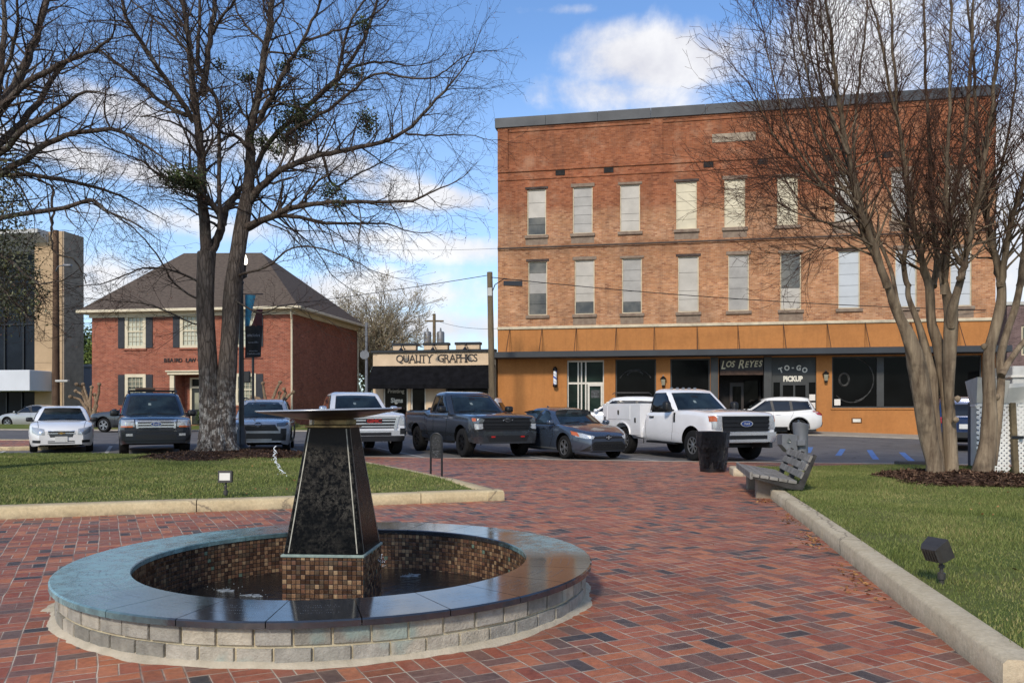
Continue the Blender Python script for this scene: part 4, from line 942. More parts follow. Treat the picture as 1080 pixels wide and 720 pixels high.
for s_ in seams: MB().tube([(s_, -.05, z_or-.02), (s_, -CAN+.05, z_ca+.2)], .018, 6).build('canopy_rod', M('rod_brown', '#4a2c18', .7), mbd)
FS = lambda px, py=420: F(px, py)[0]
zw0, zw1, zp = F(900, 430)[1], z_ca-.35, z_ca-.08
mb = MB()
H0 = [(FS(598), FS(637), G+.05, zp-.1), (FS(649), FS(692), zw0, zp-.08), (FS(707), FS(749), zw0, zp-.08), (FS(758), FS(806), G+.05, zp-.06), (FS(813.5), FS(861), G+.05, zp-.06), (FS(877.5), FS(969), zw0, zp-.06), (FS(980), FS(1036), zw0, zp-.06)]
holed_wall(mb, 0, s_end, zg, z_ca+.06, H0, .35); mb.build('shopfront_wall', m_or, mbd)
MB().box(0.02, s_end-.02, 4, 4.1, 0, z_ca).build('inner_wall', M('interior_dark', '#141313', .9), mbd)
m_gl = glass_mat('shop_glass', '#060607', .05, c2='#0d0e0f'); m_gf = M('charcoal_paint', '#3b3c3a', .55, var=.12, scale=2); m_alu = M('white_aluminium', '#cfcabd', .4, var=.06)
for (a, b_, c, d_), mull in ((H0[1], 0), (H0[2], 0), (H0[5], .58), (H0[6], .0)):
    mb = MB(); fw = .07
    for q in ((a, a+fw, c, d_), (b_-fw, b_, c, d_), (a+fw, b_-fw, c, c+fw), (a+fw, b_-fw, d_-fw, d_)): mb.box(q[0]+.002, q[1]-.002, .12, .24, q[2]+.002, q[3]-.002)
    if mull: mm = FS(929); mb.box(mm-.16, mm+.16, .1, .26, c+fw, d_-fw)
    wo = mb.build('shop_window', m_gf, mbd)
    MB().box(a+fw, b_-fw, .17, .19, c+fw, d_-fw).build('pane', m_gl, wo)
    MB().bbox(a-.05, b_+.05, -.05, .12, c-.09, c-.004, .01).build('sill', m_or, wo)
m_dec = M('window_decal_grey', '#4a4a48', .6, var=.4, scale=5)
def arc(px, py, rx, rz, a0, a1, r=.03):
    s_, z_ = F(px, py); MB().tube([(s_+rx*cos(radians(a0+(a1-a0)*i/20)), .160, z_+rz*sin(radians(a0+(a1-a0)*i/20))) for i in range(21)], r, 4).build('window_decal', m_dec, mbd)
arc(670, 405, .85, .75, 25, 155); arc(670, 398, .42, .35, 20, 160, .045); arc(899, 400, 1.0, 1.05, -80, 80); arc(899, 398, 1.0, 1.2, 225, 305, .025); arc(891, 400, .22, .3, 0, 360, .05)
# white-framed entrance on the left
a, b_, c, d_ = H0[0]; ex = [a, FS(608), FS(615), FS(619), FS(637)]; ez = [c, F(600, 404)[1], d_]
mb = MB(); fw = .05
for x in (a+.03, FS(609.5), FS(613), FS(617.5), b_-.03): mb.box(x-fw*.7, x+fw*.7, .14, .24, c, d_-.002)
for z in (ez[1], d_-.04, c+.08): mb.box(a+.06, b_-.06, .15, .23, z-.05, z+.05)
x0, x1 = FS(619.5), FS(635.5); 
for q in ((x0, x0+.1, c, ez[1]-.05), (x1-.1, x1, c, ez[1]-.05), (x0+.1, x1-.1, ez[1]-.15, ez[1]-.05), (x0+.1, x1-.1, c, c+.2)): mb.box(q[0], q[1], .11, .17, q[2], q[3])
en = mb.build('glazed_entrance', m_alu, mbd); MB().box(a+.02, b_-.02, .19, .2, c, d_-.01).build('pane', glass_mat('door_glass', '#131b19', .04, c2='#24332d'), en)
xm = (x0+x1)/2; MB().box(xm-.22, xm+.22, .186, .189, ez[1]-.75, ez[1]-.35).build('door_decal', M('decal_grey', '#55595a', .6, var=.5, scale=9), en)
# recessed restaurant entrance
a, b_, c, d_ = H0[3]
mb = MB(); mb.box(a, b_, 1.5, 1.55, c, d_); mb.build('recess_wall', M('entrance_dark', '#1d1815', .8), mbd)
m_brown = M('brown_sign_board', '#4c3322', .7, var=.3, scale=5)
sgn = MB().bbox(a+.06, b_-.05, -.02, .06, F(780, 395.5)[1], F(780, 377.5)[1], .01).build('shop_sign', M('sign_black', '#1c1512', .6), mbd)
MB().box(a+.06, b_-.05, -.026, -.021, F(780, 395.5)[1]+.01, F(780, 390.5)[1]).build('sign_border', m_brown, sgn)
zs_ = F(782, 384.5)[1]; m_gold = M('brushed_gold_letter', '#c9bd9a', .5, var=.1)
xm = (a+b_)/2
xx = a+.10
for ch, sz, dz in (('L', .56, -.03), ('o', .42, .02), ('s', .42, .02), (' ', .16, 0), ('R', .6, .0), ('e', .42, .0), ('y', .46, .02), ('e', .42, .02), ('s', .42, .03)):
    if ch != ' ':
        text('letter', ch.upper() if ch in 'LR' else {'o': 'O', 's': 'S', 'e': 'E', 'y': 'Y'}[ch], sz, m_gold, sgn, (xx+sz*.25, -.032, zs_+dz), (pi/2, 0, 0), .004, .008, sx=.78, shear=.22)
    xx += sz*.50*1.0 if ch != ' ' else .14
dr = MB().bbox(FS(766, 420)+.25, FS(782)+.25, 1.42, 1.5, c, F(770, 398)[1]-.2, .01).build('door', M('door_brown', '#2c211b', .5), mbd); MB().box(FS(766)+.4, FS(782)+.1, 1.405, 1.418, c+.9, F(770, 398)[1]-.4).build('pane', m_gl, dr)
MB().bbox(FS(787), FS(803), 1.40, 1.5, c+.3, F(790, 398)[1]-.1, .01).build('side_window', m_gl, mbd)
for px in (753.5, 809.8): MB().bbox(FS(px)-.19, FS(px)+.19, -.04, .5, G-.1, zp-.03, .015).build('column', m_gf, mbd)
# to-go front
a, b_, c, d_ = H0[4]; m_tg = M('charcoal_panel', '#333533', .6, var=.12, scale=1.5)
mb = MB(); holes = [(FS(816), FS(823), F(820, 430)[1], F(820, 403)[1]), (FS(826), FS(837), F(820, 432)[1], F(830, 406)[1]), (FS(839), FS(850), F(820, 432)[1], F(830, 406)[1]), (FS(853.5), FS(860.5), F(855, 433)[1], F(855, 403)[1])]
holed_wall(mb, a, b_, c, d_, holes, .1); mb.v = [(x, y+.12, z) for x, y, z in mb.v]; tg = mb.build('pickup_front', m_tg, mbd)
for h_ in holes:
    MB().box(h_[0], h_[1], .2, .21, h_[2], h_[3]).build('pane', m_gl, tg)
MB().box(a, b_, .112, .119, F(840, 395.2)[1], F(840, 394.4)[1]).build('panel_joint', M('joint_black', '#1c1d1c', .6), tg)
for px, py in ((857, 419), (857, 427.5), (883.5, 424)): s_, z_ = F(px, py); MB().box(s_-.14, s_+.14, .08, .084, z_-.15, z_+.15).build('paper_notice', M('paper', '#dcd6cc', .8, var=.05), mbd)
m_wl = M('white_letter', '#d7d2c2', .6, var=.08)
cx_ = FS(836.5); zt = F(836, 389)[1]; Rr = 1.15
for ch, a_ in zip('TO-GO', (-.50, -.24, .0, .24, .50)):
    text('letter', ch, .34, m_wl, tg, (cx_+Rr*sin(a_), .108, zt-Rr*(1-cos(a_))+.08), (pi/2, a_*.7, 0), .004, .014, sx=.9)
text('lettering', 'PICKUP', .345, m_wl, tg, (cx_, .108, F(836, 399.5)[1]), (pi/2, 0, 0), .004, .02, spacing=1.0, sx=.78)
# small things on the front
def lantern(px, py):
    s_, z_ = F(px, py); mb = MB(); mb.loft([[(s_+x*r, -.13+y*r, z_+z) for x, y in ((-1, -1), (1, -1), (1, 1), (-1, 1))] for r, z in ((.04, -.3), (.07, -.24), (.1, .1), (.15, .13), (.03, .26), (.01, .32))])
    mb.box(s_-.05, s_+.05, -.06, 0, z_-.15, z_+.2); o = mb.build('wall_lantern', m_black, mbd)
    MB().loft([[(s_+x*r, -.13+y*r, z_+z) for x, y in ((-1, -1), (1, -1), (1, 1), (-1, 1))] for r, z in ((.075, -.2), (.1, .09))]).build('glass', M('lantern_glass', '#8f8a76', .2), o)
lantern(699.5, 402); lantern(870.5, 397)
s_, z_ = F(586, 398)
bp = MB().lathe([(.001, z_-.52), (.10, z_-.5), (.13, z_-.42), (.10, z_-.36)], 16, (s_, -.2, 0)).lathe([(.10, z_+.32), (.13, z_+.38), (.10, z_+.48), (.04, z_+.55), (.001, z_+.56)], 16, (s_, -.2, 0)).box(s_-.04, s_+.04, -.15, 0, z_-.45, z_-.38).box(s_-.04, s_+.04, -.15, 0, z_+.36, z_+.42).build('barber_pole', m_black, mbd, 40)
def barber():
    N = NT('barber_stripes'); o = N.obj(); s = N.n('SeparateXYZ', {0: o}); a_ = N.math('ARCTAN2', N.math('ADD', s.outputs[1], .2), N.math('SUBTRACT', s.outputs[0], s_))
    f_ = N.math('FRACT', N.math('ADD', N.math('MULTIPLY', s.outputs[2], 2.6), N.math('DIVIDE', a_, 2*pi)))
    N.bs(Base_Color=N.ramp(f_, [(0, lin('#d9dadb')), (.35, lin('#2b4f9a')), (.62, lin('#d9dadb')), (.8, lin('#b5b9c4'))], 'CONSTANT'), Roughness=.15); return N.m
MB().lathe([(.095, z_-.37), (.095, z_+.33)], 20, (s_, -.2, 0)).build('striped_cylinder', barber(), bp, 60)
a, z1_ = F(898, 440.5); b_, z0_ = F(909, 446); va = MB().bbox(a, b_, -.03, .0, z0_, z1_, .01).build('wall_vent', M('vent_frame', '#6a4520', .7), mbd); MB().box(a+.06, b_-.06, -.036, -.031, z0_+.05, z1_-.05).build('grille', M('vent_white', '#d8d5c8', .6), va)
# pavement along the block
swl = MB(); rings = []
for s_ in np.linspace(-8, 26, 24):
    p = Vector((-.74, 43, 0))+fc.u*s_; ring = []
    for off, dz in ((2.95, -.3), (2.95, .02), (2.92, .035), (2.78, .04), (2.75, .04), (0.0, .12)):
        q = p-fc.n*off; ring.append((q.x, q.y, gnd(q.x, q.y)+dz))
    rings.append(ring)
swl.loft(rings, False, closed=False); so_ = swl.build('sidewalk', m_concl, None, 40, 'structure')

# ---- the sign shop next door
SH = Vector((-.74, 43, 0))+fc.u*-6.85
qs = thing('sign_shop', 'low tan shop with black sloping awning and dark serif lettering beside the big brick block', 'building', tuple(SH), -YAW)
f2 = Facade(tuple(SH), YAW); F2 = f2.F; m_tanp = M('tan_stucco', '#cdb494', .8, var=.1, scale=1.2); SW = 6.74
zt = F2(395, 372.5)[1]; zb_ = F2(395, 386)[1]; za = F2(391, 408, .95)[1]
hw = [(FS(404)+6.85, FS(430)+6.85, G+.4, za+.15), (FS(433)+6.85, FS(449)+6.85, G+.05, za+.15), (FS(470)+6.85, FS(515)+6.85, G+.5, za+.15)]
mb = MB(); holed_wall(mb, 0, SW, 0, zt, hw, .2); mb.add([(0, 0, 0), (0, 14, 0), (0, 14, zt), (0, 0, zt), (SW, 0, 0), (SW, 14, 0), (SW, 14, zt), (SW, 0, zt)], [(0, 3, 2, 1), (4, 5, 6, 7), (1, 2, 6, 5), (3, 7, 6, 2)]); mb.build('wall', m_tanp, qs)
MB().bbox(-.1, SW+.01, -.12, .3, zt, zt+.14, .02).build('parapet_cap', m_black, qs)
for px0, px1 in ((415, 439), (447.5, 472.5), (481, 506)):
    a, b_ = F2(px0, 366)[0], F2(px1, 366)[0]; o = MB().bbox(a, b_, -.08, .3, zt+.142, F2(430, 364.5)[1], .01).build('parapet_block', m_tanp, qs)
    MB().bbox(a-.05, b_+.05, -.12, .34, F2(430, 364.5)[1]+.002, F2(430, 363)[1]+.06, .01).build('block_cap', m_black, o)
    xm = (a+b_)/2; mb = MB(); mb.tube([(xm, -.1, zt+.2), (xm, -.35, zt+.42), (xm, -.55, zt+.35), (xm, -.6, zt+.2)], .025, 6); mb.lathe([(.04, zt+.22), (.14, zt+.08)], 12, (xm, -.62, 0)); mb.build('sign_lamp', m_black, o, 50)
m_awn = M('black_awning', '#131316', .8, var=.3, scale=3, bump=.2, bscale=40, spec=.1)
mb = MB(); mb.loft([[(x, y, z) for y, z in ((-.03, zb_), (-1.0, za+.12), (-1.0, za-.1), (-.97, za-.1), (-.97, za+.1), (-.03, zb_-.04))] for x in (.02, SW*.33, SW*.66, SW-.02)]); mb.build('awning', m_awn, qs)
# serif lettering: sans letter plus small feet
m_sl = M('sign_letter_dark', '#2c2521', .6); zl_ = (zt+zb_)/2+.02; xq = F2(418, 378)[0]; x1q = F2(503.5, 378)[0]
me_w = []; word = 'QUALITY GRAPHICS'
for ch in word:
    if ch == ' ': me_w.append(.30); continue
    m_ = text_mesh(ch, .56); xs_ = [v.co.x for v in m_.vertices]; me_w.append(max(xs_)-min(xs_)); bpy.data.meshes.remove(m_)
gap = (x1q-xq-sum(me_w)*.95)/(len(word)-1); x = xq
for ch, w_ in zip(word, me_w):
    if ch != ' ':
        o = text('letter', ch, .56, m_sl, qs, (x+w_*.475, -.02, zl_), (pi/2, 0, 0), .012, .004, sx=.95)
        if ch in 'ALTYRPHI':
            mb = MB(); hw_ = .2; xs_ = {'I': (0,), 'T': (0,), 'Y': (0,), 'P': (-w_*.36,), 'L': (-w_*.36,)}.get(ch, (-w_*.42, w_*.42))
            for q in xs_: mb.box(x+w_*.475+q-.07, x+w_*.475+q+.07, -.034, -.008, zl_-hw_-.02, zl_-hw_+.012)
            for q in {'A': (), 'T': (), 'L': (-w_*.36,), 'I': (0,), 'P': (-w_*.36,), 'R': (-w_*.4,)}.get(ch, (-w_*.42, w_*.42)): mb.box(x+w_*.475+q-.07, x+w_*.475+q+.07, -.034, -.008, zl_+hw_-.012, zl_+hw_+.02)
            mb.build('serif', m_sl, qs)
    x += w_*.95+gap
for k, h_ in enumerate(hw):
    mb = MB()
    for q in ((h_[0], h_[0]+.08, h_[2], h_[3]), (h_[1]-.08, h_[1], h_[2], h_[3]), (h_[0]+.08, h_[1]-.08, h_[3]-.08, h_[3]), (h_[0]+.08, h_[1]-.08, h_[2], h_[2]+.08)): mb.box(q[0]+.002, q[1]-.002, .08, .16, q[2]+.002, q[3]-.002)
    wo = mb.build('shop_window' if k != 1 else 'door', m_alu if k != 2 else m_gf, qs); MB().box(h_[0]+.08, h_[1]-.08, .11, .13, h_[2]+.08, h_[3]-.08).build('pane', m_gl, wo)
    if k == 0:
        text('lettering', 'Printing', .3, m_wl, wo, ((h_[0]+h_[1])/2, .1, h_[3]-.35), extrude=.003); text('lettering', 'Signs', .34, m_wl, wo, ((h_[0]+h_[1])/2+.05, .1, h_[3]-.85), extrude=.003, bold=.01)
# ---- brick office with hipped roof
YL = radians(9.2); OL = (-24.95, 49.0, .45)
lw = thing('brick_office', 'two-storey red brick law office with dark shutters and a brown hipped roof', 'building', OL, -YL)
f3 = Facade((OL[0], OL[1], 0), YL); F3 = lambda px, py, off=0.: (f3.F(px, py, off)[0], f3.F(px, py, off)[1]-.45)
LW, LD = F3(309.5, 400)[0], 10.5
m_lb_ = wall_brick_mat('red_office_brick', '#874735 #99573f #8f4d3a #a4634b #784031'.split(), '#9d8776', stain=.15); zeave = F3(200, 329)[1]
wd = [(F3(133, 0)[0], F3(153, 0)[0]), (F3(191, 0)[0], F3(211, 0)[0]), (F3(249, 0)[0], F3(269, 0)[0])]; zu0, zu1 = F3(143, 367)[1], F3(143, 332)[1]; zd1 = F3(143, 395.5)[1]; zd0 = zd1-1.75
hol = [(a, b_, zu0, zu1) for a, b_ in wd]+[(wd[0][0], wd[0][1], zd0, zd1), (wd[2][0], wd[2][1], zd0, zd1)]
dx0, dx1, dz1 = F3(185, 400)[0], F3(219, 400)[0], F3(200, 395.5)[1]; hol.append((dx0, dx1, .0, dz1))
mb = MB(); holed_wall(mb, 0, LW, -.4, zeave, hol, .14); mb.add([(0, 0, -.4), (0, LD, -.4), (0, LD, zeave), (0, 0, zeave), (LW, 0, -.4), (LW, LD, -.4), (LW, LD, zeave), (LW, 0, zeave)], [(0, 3, 2, 1), (4, 5, 6, 7), (1, 2, 6, 5)]); mb.build('wall', m_lb_, lw)
m_crm = M('cream_paint', '#cfc3a6', .6, var=.08, scale=2); m_shut = M('black_shutter', '#23252b', .6, var=.15, scale=4); m_blind = M('pale_blind', '#b9bba8', .5, var=.1, scale=2)
for k, (a, b_, c, d_) in enumerate(hol[:5]):
    mb = MB(); fw = .13
    for q in ((a-.06, a+fw, c-.02, d_+.06), (b_-fw, b_+.06, c-.02, d_+.06), (a+fw, b_-fw, d_-fw, d_+.06), (a+fw, b_-fw, c-.02, c+fw)): mb.box(q[0], q[1], -.04, .08, q[2], q[3])
    mb.box(a+fw, b_-fw, .0, .07, (c+d_)/2-.04, (c+d_)/2+.04); nx, nz = 4, 6
    for i in range(1, nx): x = a+fw+(b_-a-2*fw)*i/nx; mb.box(x-.012, x+.012, .02, .06, c+fw, d_-fw)
    for i in range(1, nz): z = c+fw+(d_-c-2*fw)*i/nz; mb.box(a+fw, b_-fw, .022, .058, z-.012, z+.012)
    wo = mb.build('window', m_crm, lw); MB().box(a+fw, b_-fw, .066, .08, c+fw, d_-fw).build('pane', m_blind if k < 3 else glass_mat('office_glass', '#5a6058', .08, c2='#9a9a86'), wo)
    MB().bbox(a-.12, b_+.12, -.08, .02, c-.13, c-.022, .01).build('sill', m_lb_, wo)
    for x0, x1 in ((a-.50, a-.08), (b_+.08, b_+.50)):
        mb = MB(); mb.bbox(x0, x1, -.045, -.004, c, d_+.03, .006)
        for i in range(14): z = c+.08+(d_-c-.13)*i/14; mb.box(x0+.06, x1-.06, -.056, -.044, z, z+.05)
        mb.build('shutter', m_shut, wo)
mb = MB()
for x in (dx0-.16, dx1+.16): mb.bbox(x-.14, x+.14, -.12, .02, -.02, dz1+.02, .015)
mb.bbox(dx0-.42, dx1+.42, -.2, .02, dz1+.022, dz1+.18, .02); mb.bbox(dx0-.5, dx1+.5, -.28, .02, dz1+.182, dz1+.27, .02); mb.build('door_surround', m_crm, lw)
mb = MB(); mb.box(dx0, dx1, 1.0, 1.05, 0, dz1); mb.box(dx0-.05, dx0, .14, 1.0, 0, dz1); mb.box(dx1, dx1+.05, .14, 1.0, 0, dz1); mb.box(dx0, dx1, .14, 1.0, dz1, dz1+.05); mb.box(dx0, dx1, -.4, 1.0, -.1, 0.01); mb.build('porch_recess', m_lb_, lw)
mx = (dx0+dx1)/2; dd = MB().bbox(mx-.5, mx+.5, .90, .97, .02, dz1-.75, .01).build('door', M('dark_green_door', '#20241f', .4), lw)
mb = MB(); mb.box(mx-.62, mx-.5, .88, .99, .01, dz1-.1); mb.box(mx+.5, mx+.62, .88, .99, .01, dz1-.1); mb.box(mx-.5, mx+.5, .88, .99, dz1-.74, dz1-.62); mb.box(mx-.5, mx+.5, .88, .99, dz1-.2, dz1-.1); mb.build('door_frame', m_crm, dd)
MB().box(mx-.5, mx+.5, .94, .95, dz1-.62, dz1-.2).build('transom', m_gl, dd); MB().box(mx-.32, mx+.32, .893, .899, .9, dz1-1.0).build('pane', glass_mat('office_glass', '#5a6058'), dd)
xs0 = F3(173, 380)[0]; word = 'BEAIRD LAW OFFICE'; x = xs0; m_bl = M('bronze_letter', '#1e1713', .5)
wdt = F3(229, 380)[0]-xs0; st = wdt/len(word)
for ch in word:
    if ch != ' ': text('letter', ch, .33, m_bl, lw, (x+st/2, -.03, F3(190, 380)[1]), (pi/2, 0, 0), .02, .004)
    x += st*(.8 if ch == 'I' else 1.02)
OV = .55
mb = MB(); 
mb.bbox(-.12, LW+.12, -.12, -.002, zeave-.25, zeave+.02, .02); mb.bbox(LW+.002, LW+.12, 0, LD, zeave-.25, zeave+.02, .02)
mb.box(-OV, LW+OV, -OV, LD+OV, zeave+.022, zeave+.06); mb.bbox(-OV-.03, LW+OV+.03, -OV-.12, -OV, zeave+.0, zeave+.16, .02); mb.bbox(LW+OV, LW+OV+.12, -OV, LD+OV, zeave+.0, zeave+.16, .02); mb.bbox(-OV-.12, -OV, -OV, LD+OV, zeave, zeave+.16, .02)
mb.build('cornice', m_crm, lw)
mb = MB(); mb.tube([(LW+.05, -.5, zeave+.02), (LW-.02, -.25, zeave-.35), (LW-.06, -.1, zeave-.55), (LW-.06, -.08, -.35)], .06, 8); mb.tube([(LW+.3, LD+.1, zeave), (LW+.08, LD-.06, zeave-.4), (LW+.08, LD-.06, -.35)], .06, 8); mb.build('downspout', m_crm, lw)
def shingle():
    N = NT('brown_shingles'); o = N.obj(); s = N.n('SeparateXYZ', {0: o})
    rows = N.math('FRACT', N.math('MULTIPLY', s.outputs[2], 8.0)); a = N.noise(N.n('Mapping', {'Vector': o, 'Scale': (3.2, 3.2, 8.)}).outputs[0], 1.6, 3, .8)
    col = N.mix(N.ramp(a, [(.3, (0, 0, 0)), (.7, (1, 1, 1))]), lin('#483f38'), lin('#62574d')); col = N.mix(N.ramp(rows, [(0, (.5,)*3), (.15, (0, 0, 0))]), col, lin('#2c2621'))
    N.bs(Base_Color=col, Roughness=.9, Specular_IOR_Level=.2, Normal=N.bump(a, .4, .02)); return N.m
def roofpt(px, py, Yl):
    f = Facade(tuple(Vector((OL[0], OL[1], 0))+f3.n*Yl), YL); s_, z_ = f.F(px, py); return (s_, Yl, z_-.45)
r0, r1 = roofpt(194, 267, LD*.45), roofpt(276, 266.5, LD*.45); ze = zeave+.09
E = [(-OV-.05, -OV-.06, ze), (LW+OV+.05, -OV-.06, ze), (LW+OV+.05, LD+OV, ze), (-OV-.05, LD+OV, ze)]
MB().add(E+[r0, r1], [(0, 1, 5, 4), (1, 2, 5), (2, 3, 4, 5), (3, 0, 4), (3, 2, 1, 0)]).build('roof', shingle(), lw)
# ---- concrete-and-glass bank at the left edge
BK = (-32.6, 59, 0); YB = radians(9)
bk = thing('glass_office', 'modern tan stone and dark glass office block with a white canopy', 'building', BK, -YB)
f4 = Facade(BK, YB); F4 = f4.F; m_tw = M('tan_panel_lit', '#ae9472', .8, var=.08, scale=1.); m_tw2 = M('tan_panel_shaded', '#9b8a76', .85, var=.15, scale=2)  # one tan stone in two tones: lit front, side with shade painted in
ztw = F4(57, 244)[1]; xl = F4(37, 300)[0]
mb = MB(); 
for i in range(9): z0_, z1_ = ztw*i/9, ztw*(i+1)/9-.012; mb.box(xl, .62, 0, 2.1, z0_, z1_)
mb.build('stone_fin', m_tw2, bk)
mb = MB(); 
for i in range(9): z0_, z1_ = ztw*i/9+.002, ztw*(i+1)/9-.016; mb.box(xl+.002, .5, -.05, -.002, z0_, z1_)
mb.build('fin_lit_face', m_tw, bk)  # thin added sheet carrying the sunlit tone of the front face
m_dg = glass_mat('tinted_curtain_glass', '#15191f', .05, c2='#2a3139', scale=.2)
MB().prism([(-26, 1.2), (xl-.3, 1.2), (xl-.3, 2.05), (xl-9, 14), (-26, 14)], 0, ztw-.2).build('glass_wall', m_dg, bk)
mb = MB()
for i in range(16): x = xl-.3-1.55*i; mb.box(x-.06, x+.06, 1.08, 1.198, 0, ztw-1)
for z in (4.2, 7.6, 11): mb.box(-26, xl-.3, 1.1, 1.196, z-.06, z+.06)
mb.build('mullion', M('mullion_dark', '#101216', .4), bk)
mb = MB(); mb.loft([[(x, y, z) for y, z in ((-1.1, F4(10, 250)[1]), (1.1, F4(10, 264)[1]-.1), (1.1, ztw), (-1.1, ztw-.02))] for x in (-26, xl+1.1)]); mb.build('roof_fascia', M('pale_soffit', '#b9b9b4', .7, var=.08), bk)
mb = MB(); mb.bbox(-26, F4(55, 400)[0], -2.2, 1.0, F4(20, 412, 2.2)[1], F4(20, 390, 2.2)[1], .03); mb.build('canopy', M('canopy_white', '#c9ccd0', .5, var=.05, scale=.5), bk)
MB().box(-26, xl-.1, .6, .9, .1, F4(20, 412)[1]+.2).build('lobby_glass', m_dg, bk)
mb = MB()
for i in range(17): x = xl-.25-1.25*i; mb.box(x-.05, x+.05, .5, .598, .1, F4(20, 412)[1]+.2)
mb.build('lobby_mullion', M('mullion_dark', '#101216'), bk)
# ---- low white building behind
wb = thing('low_white_building', 'plain low white building between the office blocks', 'building', (-40.5, 75, 0), -YB)
MB().box(0, 11, 0, 9, 0, 5.15).build('wall', M('white_wall', '#c3c6cb', .6, var=.05, scale=.3), wb); MB().bbox(-.1, 11.1, -.1, 9.1, 5.152, 5.4, .02).build('parapet_cap', m_white, wb)
# ---- brick building past the right end of the block
q = at(1062, 431, 56)
rb = thing('far_brick_building', 'dull purple-brown brick building beyond the right end of the street', 'building', (q.x, q.y, 0), -YAW)
ff = Facade((q.x, q.y, 0), YAW).F; m_pb = wall_brick_mat('purple_brick', '#6a5654 #7c6663 #5d4a49'.split(), '#8d817c')
hz = [(.9+2.6*i, 2.2+2.6*i, z, z+2.0) for i in range(5) for z in (2.0, 5.0)]
mb = MB(); holed_wall(mb, 0, 14, -.2, ff(1070, 322)[1], hz, .15); zt = ff(1070, 322)[1]; mb.add([(0, 0, -.2), (0, 12, -.2), (0, 12, zt), (0, 0, zt), (14, 12, zt), (14, 0, zt)], [(0, 3, 2, 1), (3, 5, 4, 2)]); mb.build('wall', m_pb, rb)
for h_ in hz: 
    wo = MB().box(h_[0], h_[1], .08, .1, h_[2], h_[3]).build('window', m_crm, rb); MB().box(h_[0]+.1, h_[1]-.1, .06, .078, h_[2]+.1, h_[3]-.1).build('pane', glass_mat('office_glass', '#5a6058'), wo)
MB().bbox(-.1, 14.1, -.1, .3, zt, zt+.25, .03).build('parapet_cap', m_panel, rb)
q = at(1068, 431, 36); sh = thing('white_shed', 'small pale metal shed behind the lattice fence', 'shed', (q.x, 36, gnd(q.x, 36)-.1), -YAW)
MB().bbox(0, 4, 0, 2.5, 0, ff(1070, 392)[1]*.62+1.0, .03).build('wall', m_panel, sh); MB().bbox(-.1, 4.1, -.1, 2.6, 2.9, 3.0, .02).build('roof', m_alu, sh)

# ---- grass strip and kerb in front of the office
lawnL = [f3.O+f3.u*s_-f3.n*o for s_, o in ((-9, 0.3), (-9, -4.2), (LW+2.8, -4.2), (LW+2.8, .3))]
PA = [(p.x, p.y) for p in [f3.O+f3.u*s_-f3.n*o for s_, o in ((-14, 2.2), (LW+3.3, 2.2), (LW+3.3, -LD), (-14, -LD))]]
sheet('office_lawn', PA, [], lambda x, y: gnd(x, y)+.02+.24*sst(-2.2, 0, (Vector((x, y, 0))-f3.O).dot(f3.n)), m_lawn, 1.5)
swk = [f3.O+f3.u*s_-f3.n*2.2 for s_ in np.linspace(-14, LW+3.3, 14)]
mb = MB(); strip(mb, [(p.x, p.y) for p in swk], -.9, -.1, .035, .02, gnd); mb.build('sidewalk', m_concl, None, None, 'structure')
# corner island of the car park at the far left
isl = [(-19.5, 27.0), (-16.4, 27.0), (-15.55, 27.5), (-15.35, 28.4), (-15.9, 30.2), (-17.3, 31.2), (-24, 31.6), (-24, 27)]
sheet('traffic_island', isl, [], lambda x, y: gnd(x, y)+.10, m_brick, 1.5)
mb = MB(); strip(mb, densify(isl[:6], .3), -.18, -.1, .12, .02, gnd); strip(mb, densify(isl[5:7], .5), -.18, -.1, .12, .02, gnd); mb.build('island_kerb', m_tan, None, None, 'structure')
# ------------------------------------------------------------------ trees
def seg_mesh(name, segs, n, mat, parent, rnd=None):
    """many thin tapering sticks as one mesh"""
    S = np.array(segs, dtype=np.float64); p0, p1, r0, r1 = S[:, 0:3], S[:, 3:6], S[:, 6:7], S[:, 7:8]
    d = p1-p0; d /= np.maximum(np.linalg.norm(d, axis=1, keepdims=True), 1e-6)
    ref = np.where(np.abs(d[:, 2:3]) < .8, np.array([[0, 0, 1.]]), np.array([[1., 0, 0]]))
    u = np.cross(d, ref); u /= np.linalg.norm(u, axis=1, keepdims=True); w_ = np.cross(d, u)
    m = len(S); V = np.zeros((m, 2*n, 3))
    for k in range(n):
        a = 2*pi*k/n; o = u*cos(a)+w_*sin(a); V[:, k] = p0-d*r0*.6+o*r0; V[:, n+k] = p1+o*r1
    F_ = np.zeros((m, n, 4), dtype=np.int64); base = (np.arange(m)*2*n)[:, None]
    for k in range(n): q = (k+1) % n; F_[:, k] = np.c_[base+k, base+q, base+n+q, base+n+k]
    return np_mesh(name, V.reshape(-1, 3), F_.reshape(-1, 4), mat, parent, None, True)
def leaf_mesh(name, C, S, mat, parent, R, rnd=None, kind=None):
    """small two-triangle leaves at points C (n,3), half-length S (n,)"""
    n = len(C); a = R.normal(size=(n, 3)); a /= np.linalg.norm(a, axis=1, keepdims=True); b = np.cross(a, R.normal(size=(n, 3))); b /= np.linalg.norm(b, axis=1, keepdims=True)
    S = S[:, None]; V = np.stack([C-a*S, C-b*S*.5, C+a*S, C+b*S*.5], 1); F_ = np.arange(n*4).reshape(-1, 4)
    return np_mesh(name, V.reshape(-1, 3), F_, mat, parent, rnd if rnd is not None else R.uniform(.01, 1, n), False, kind)
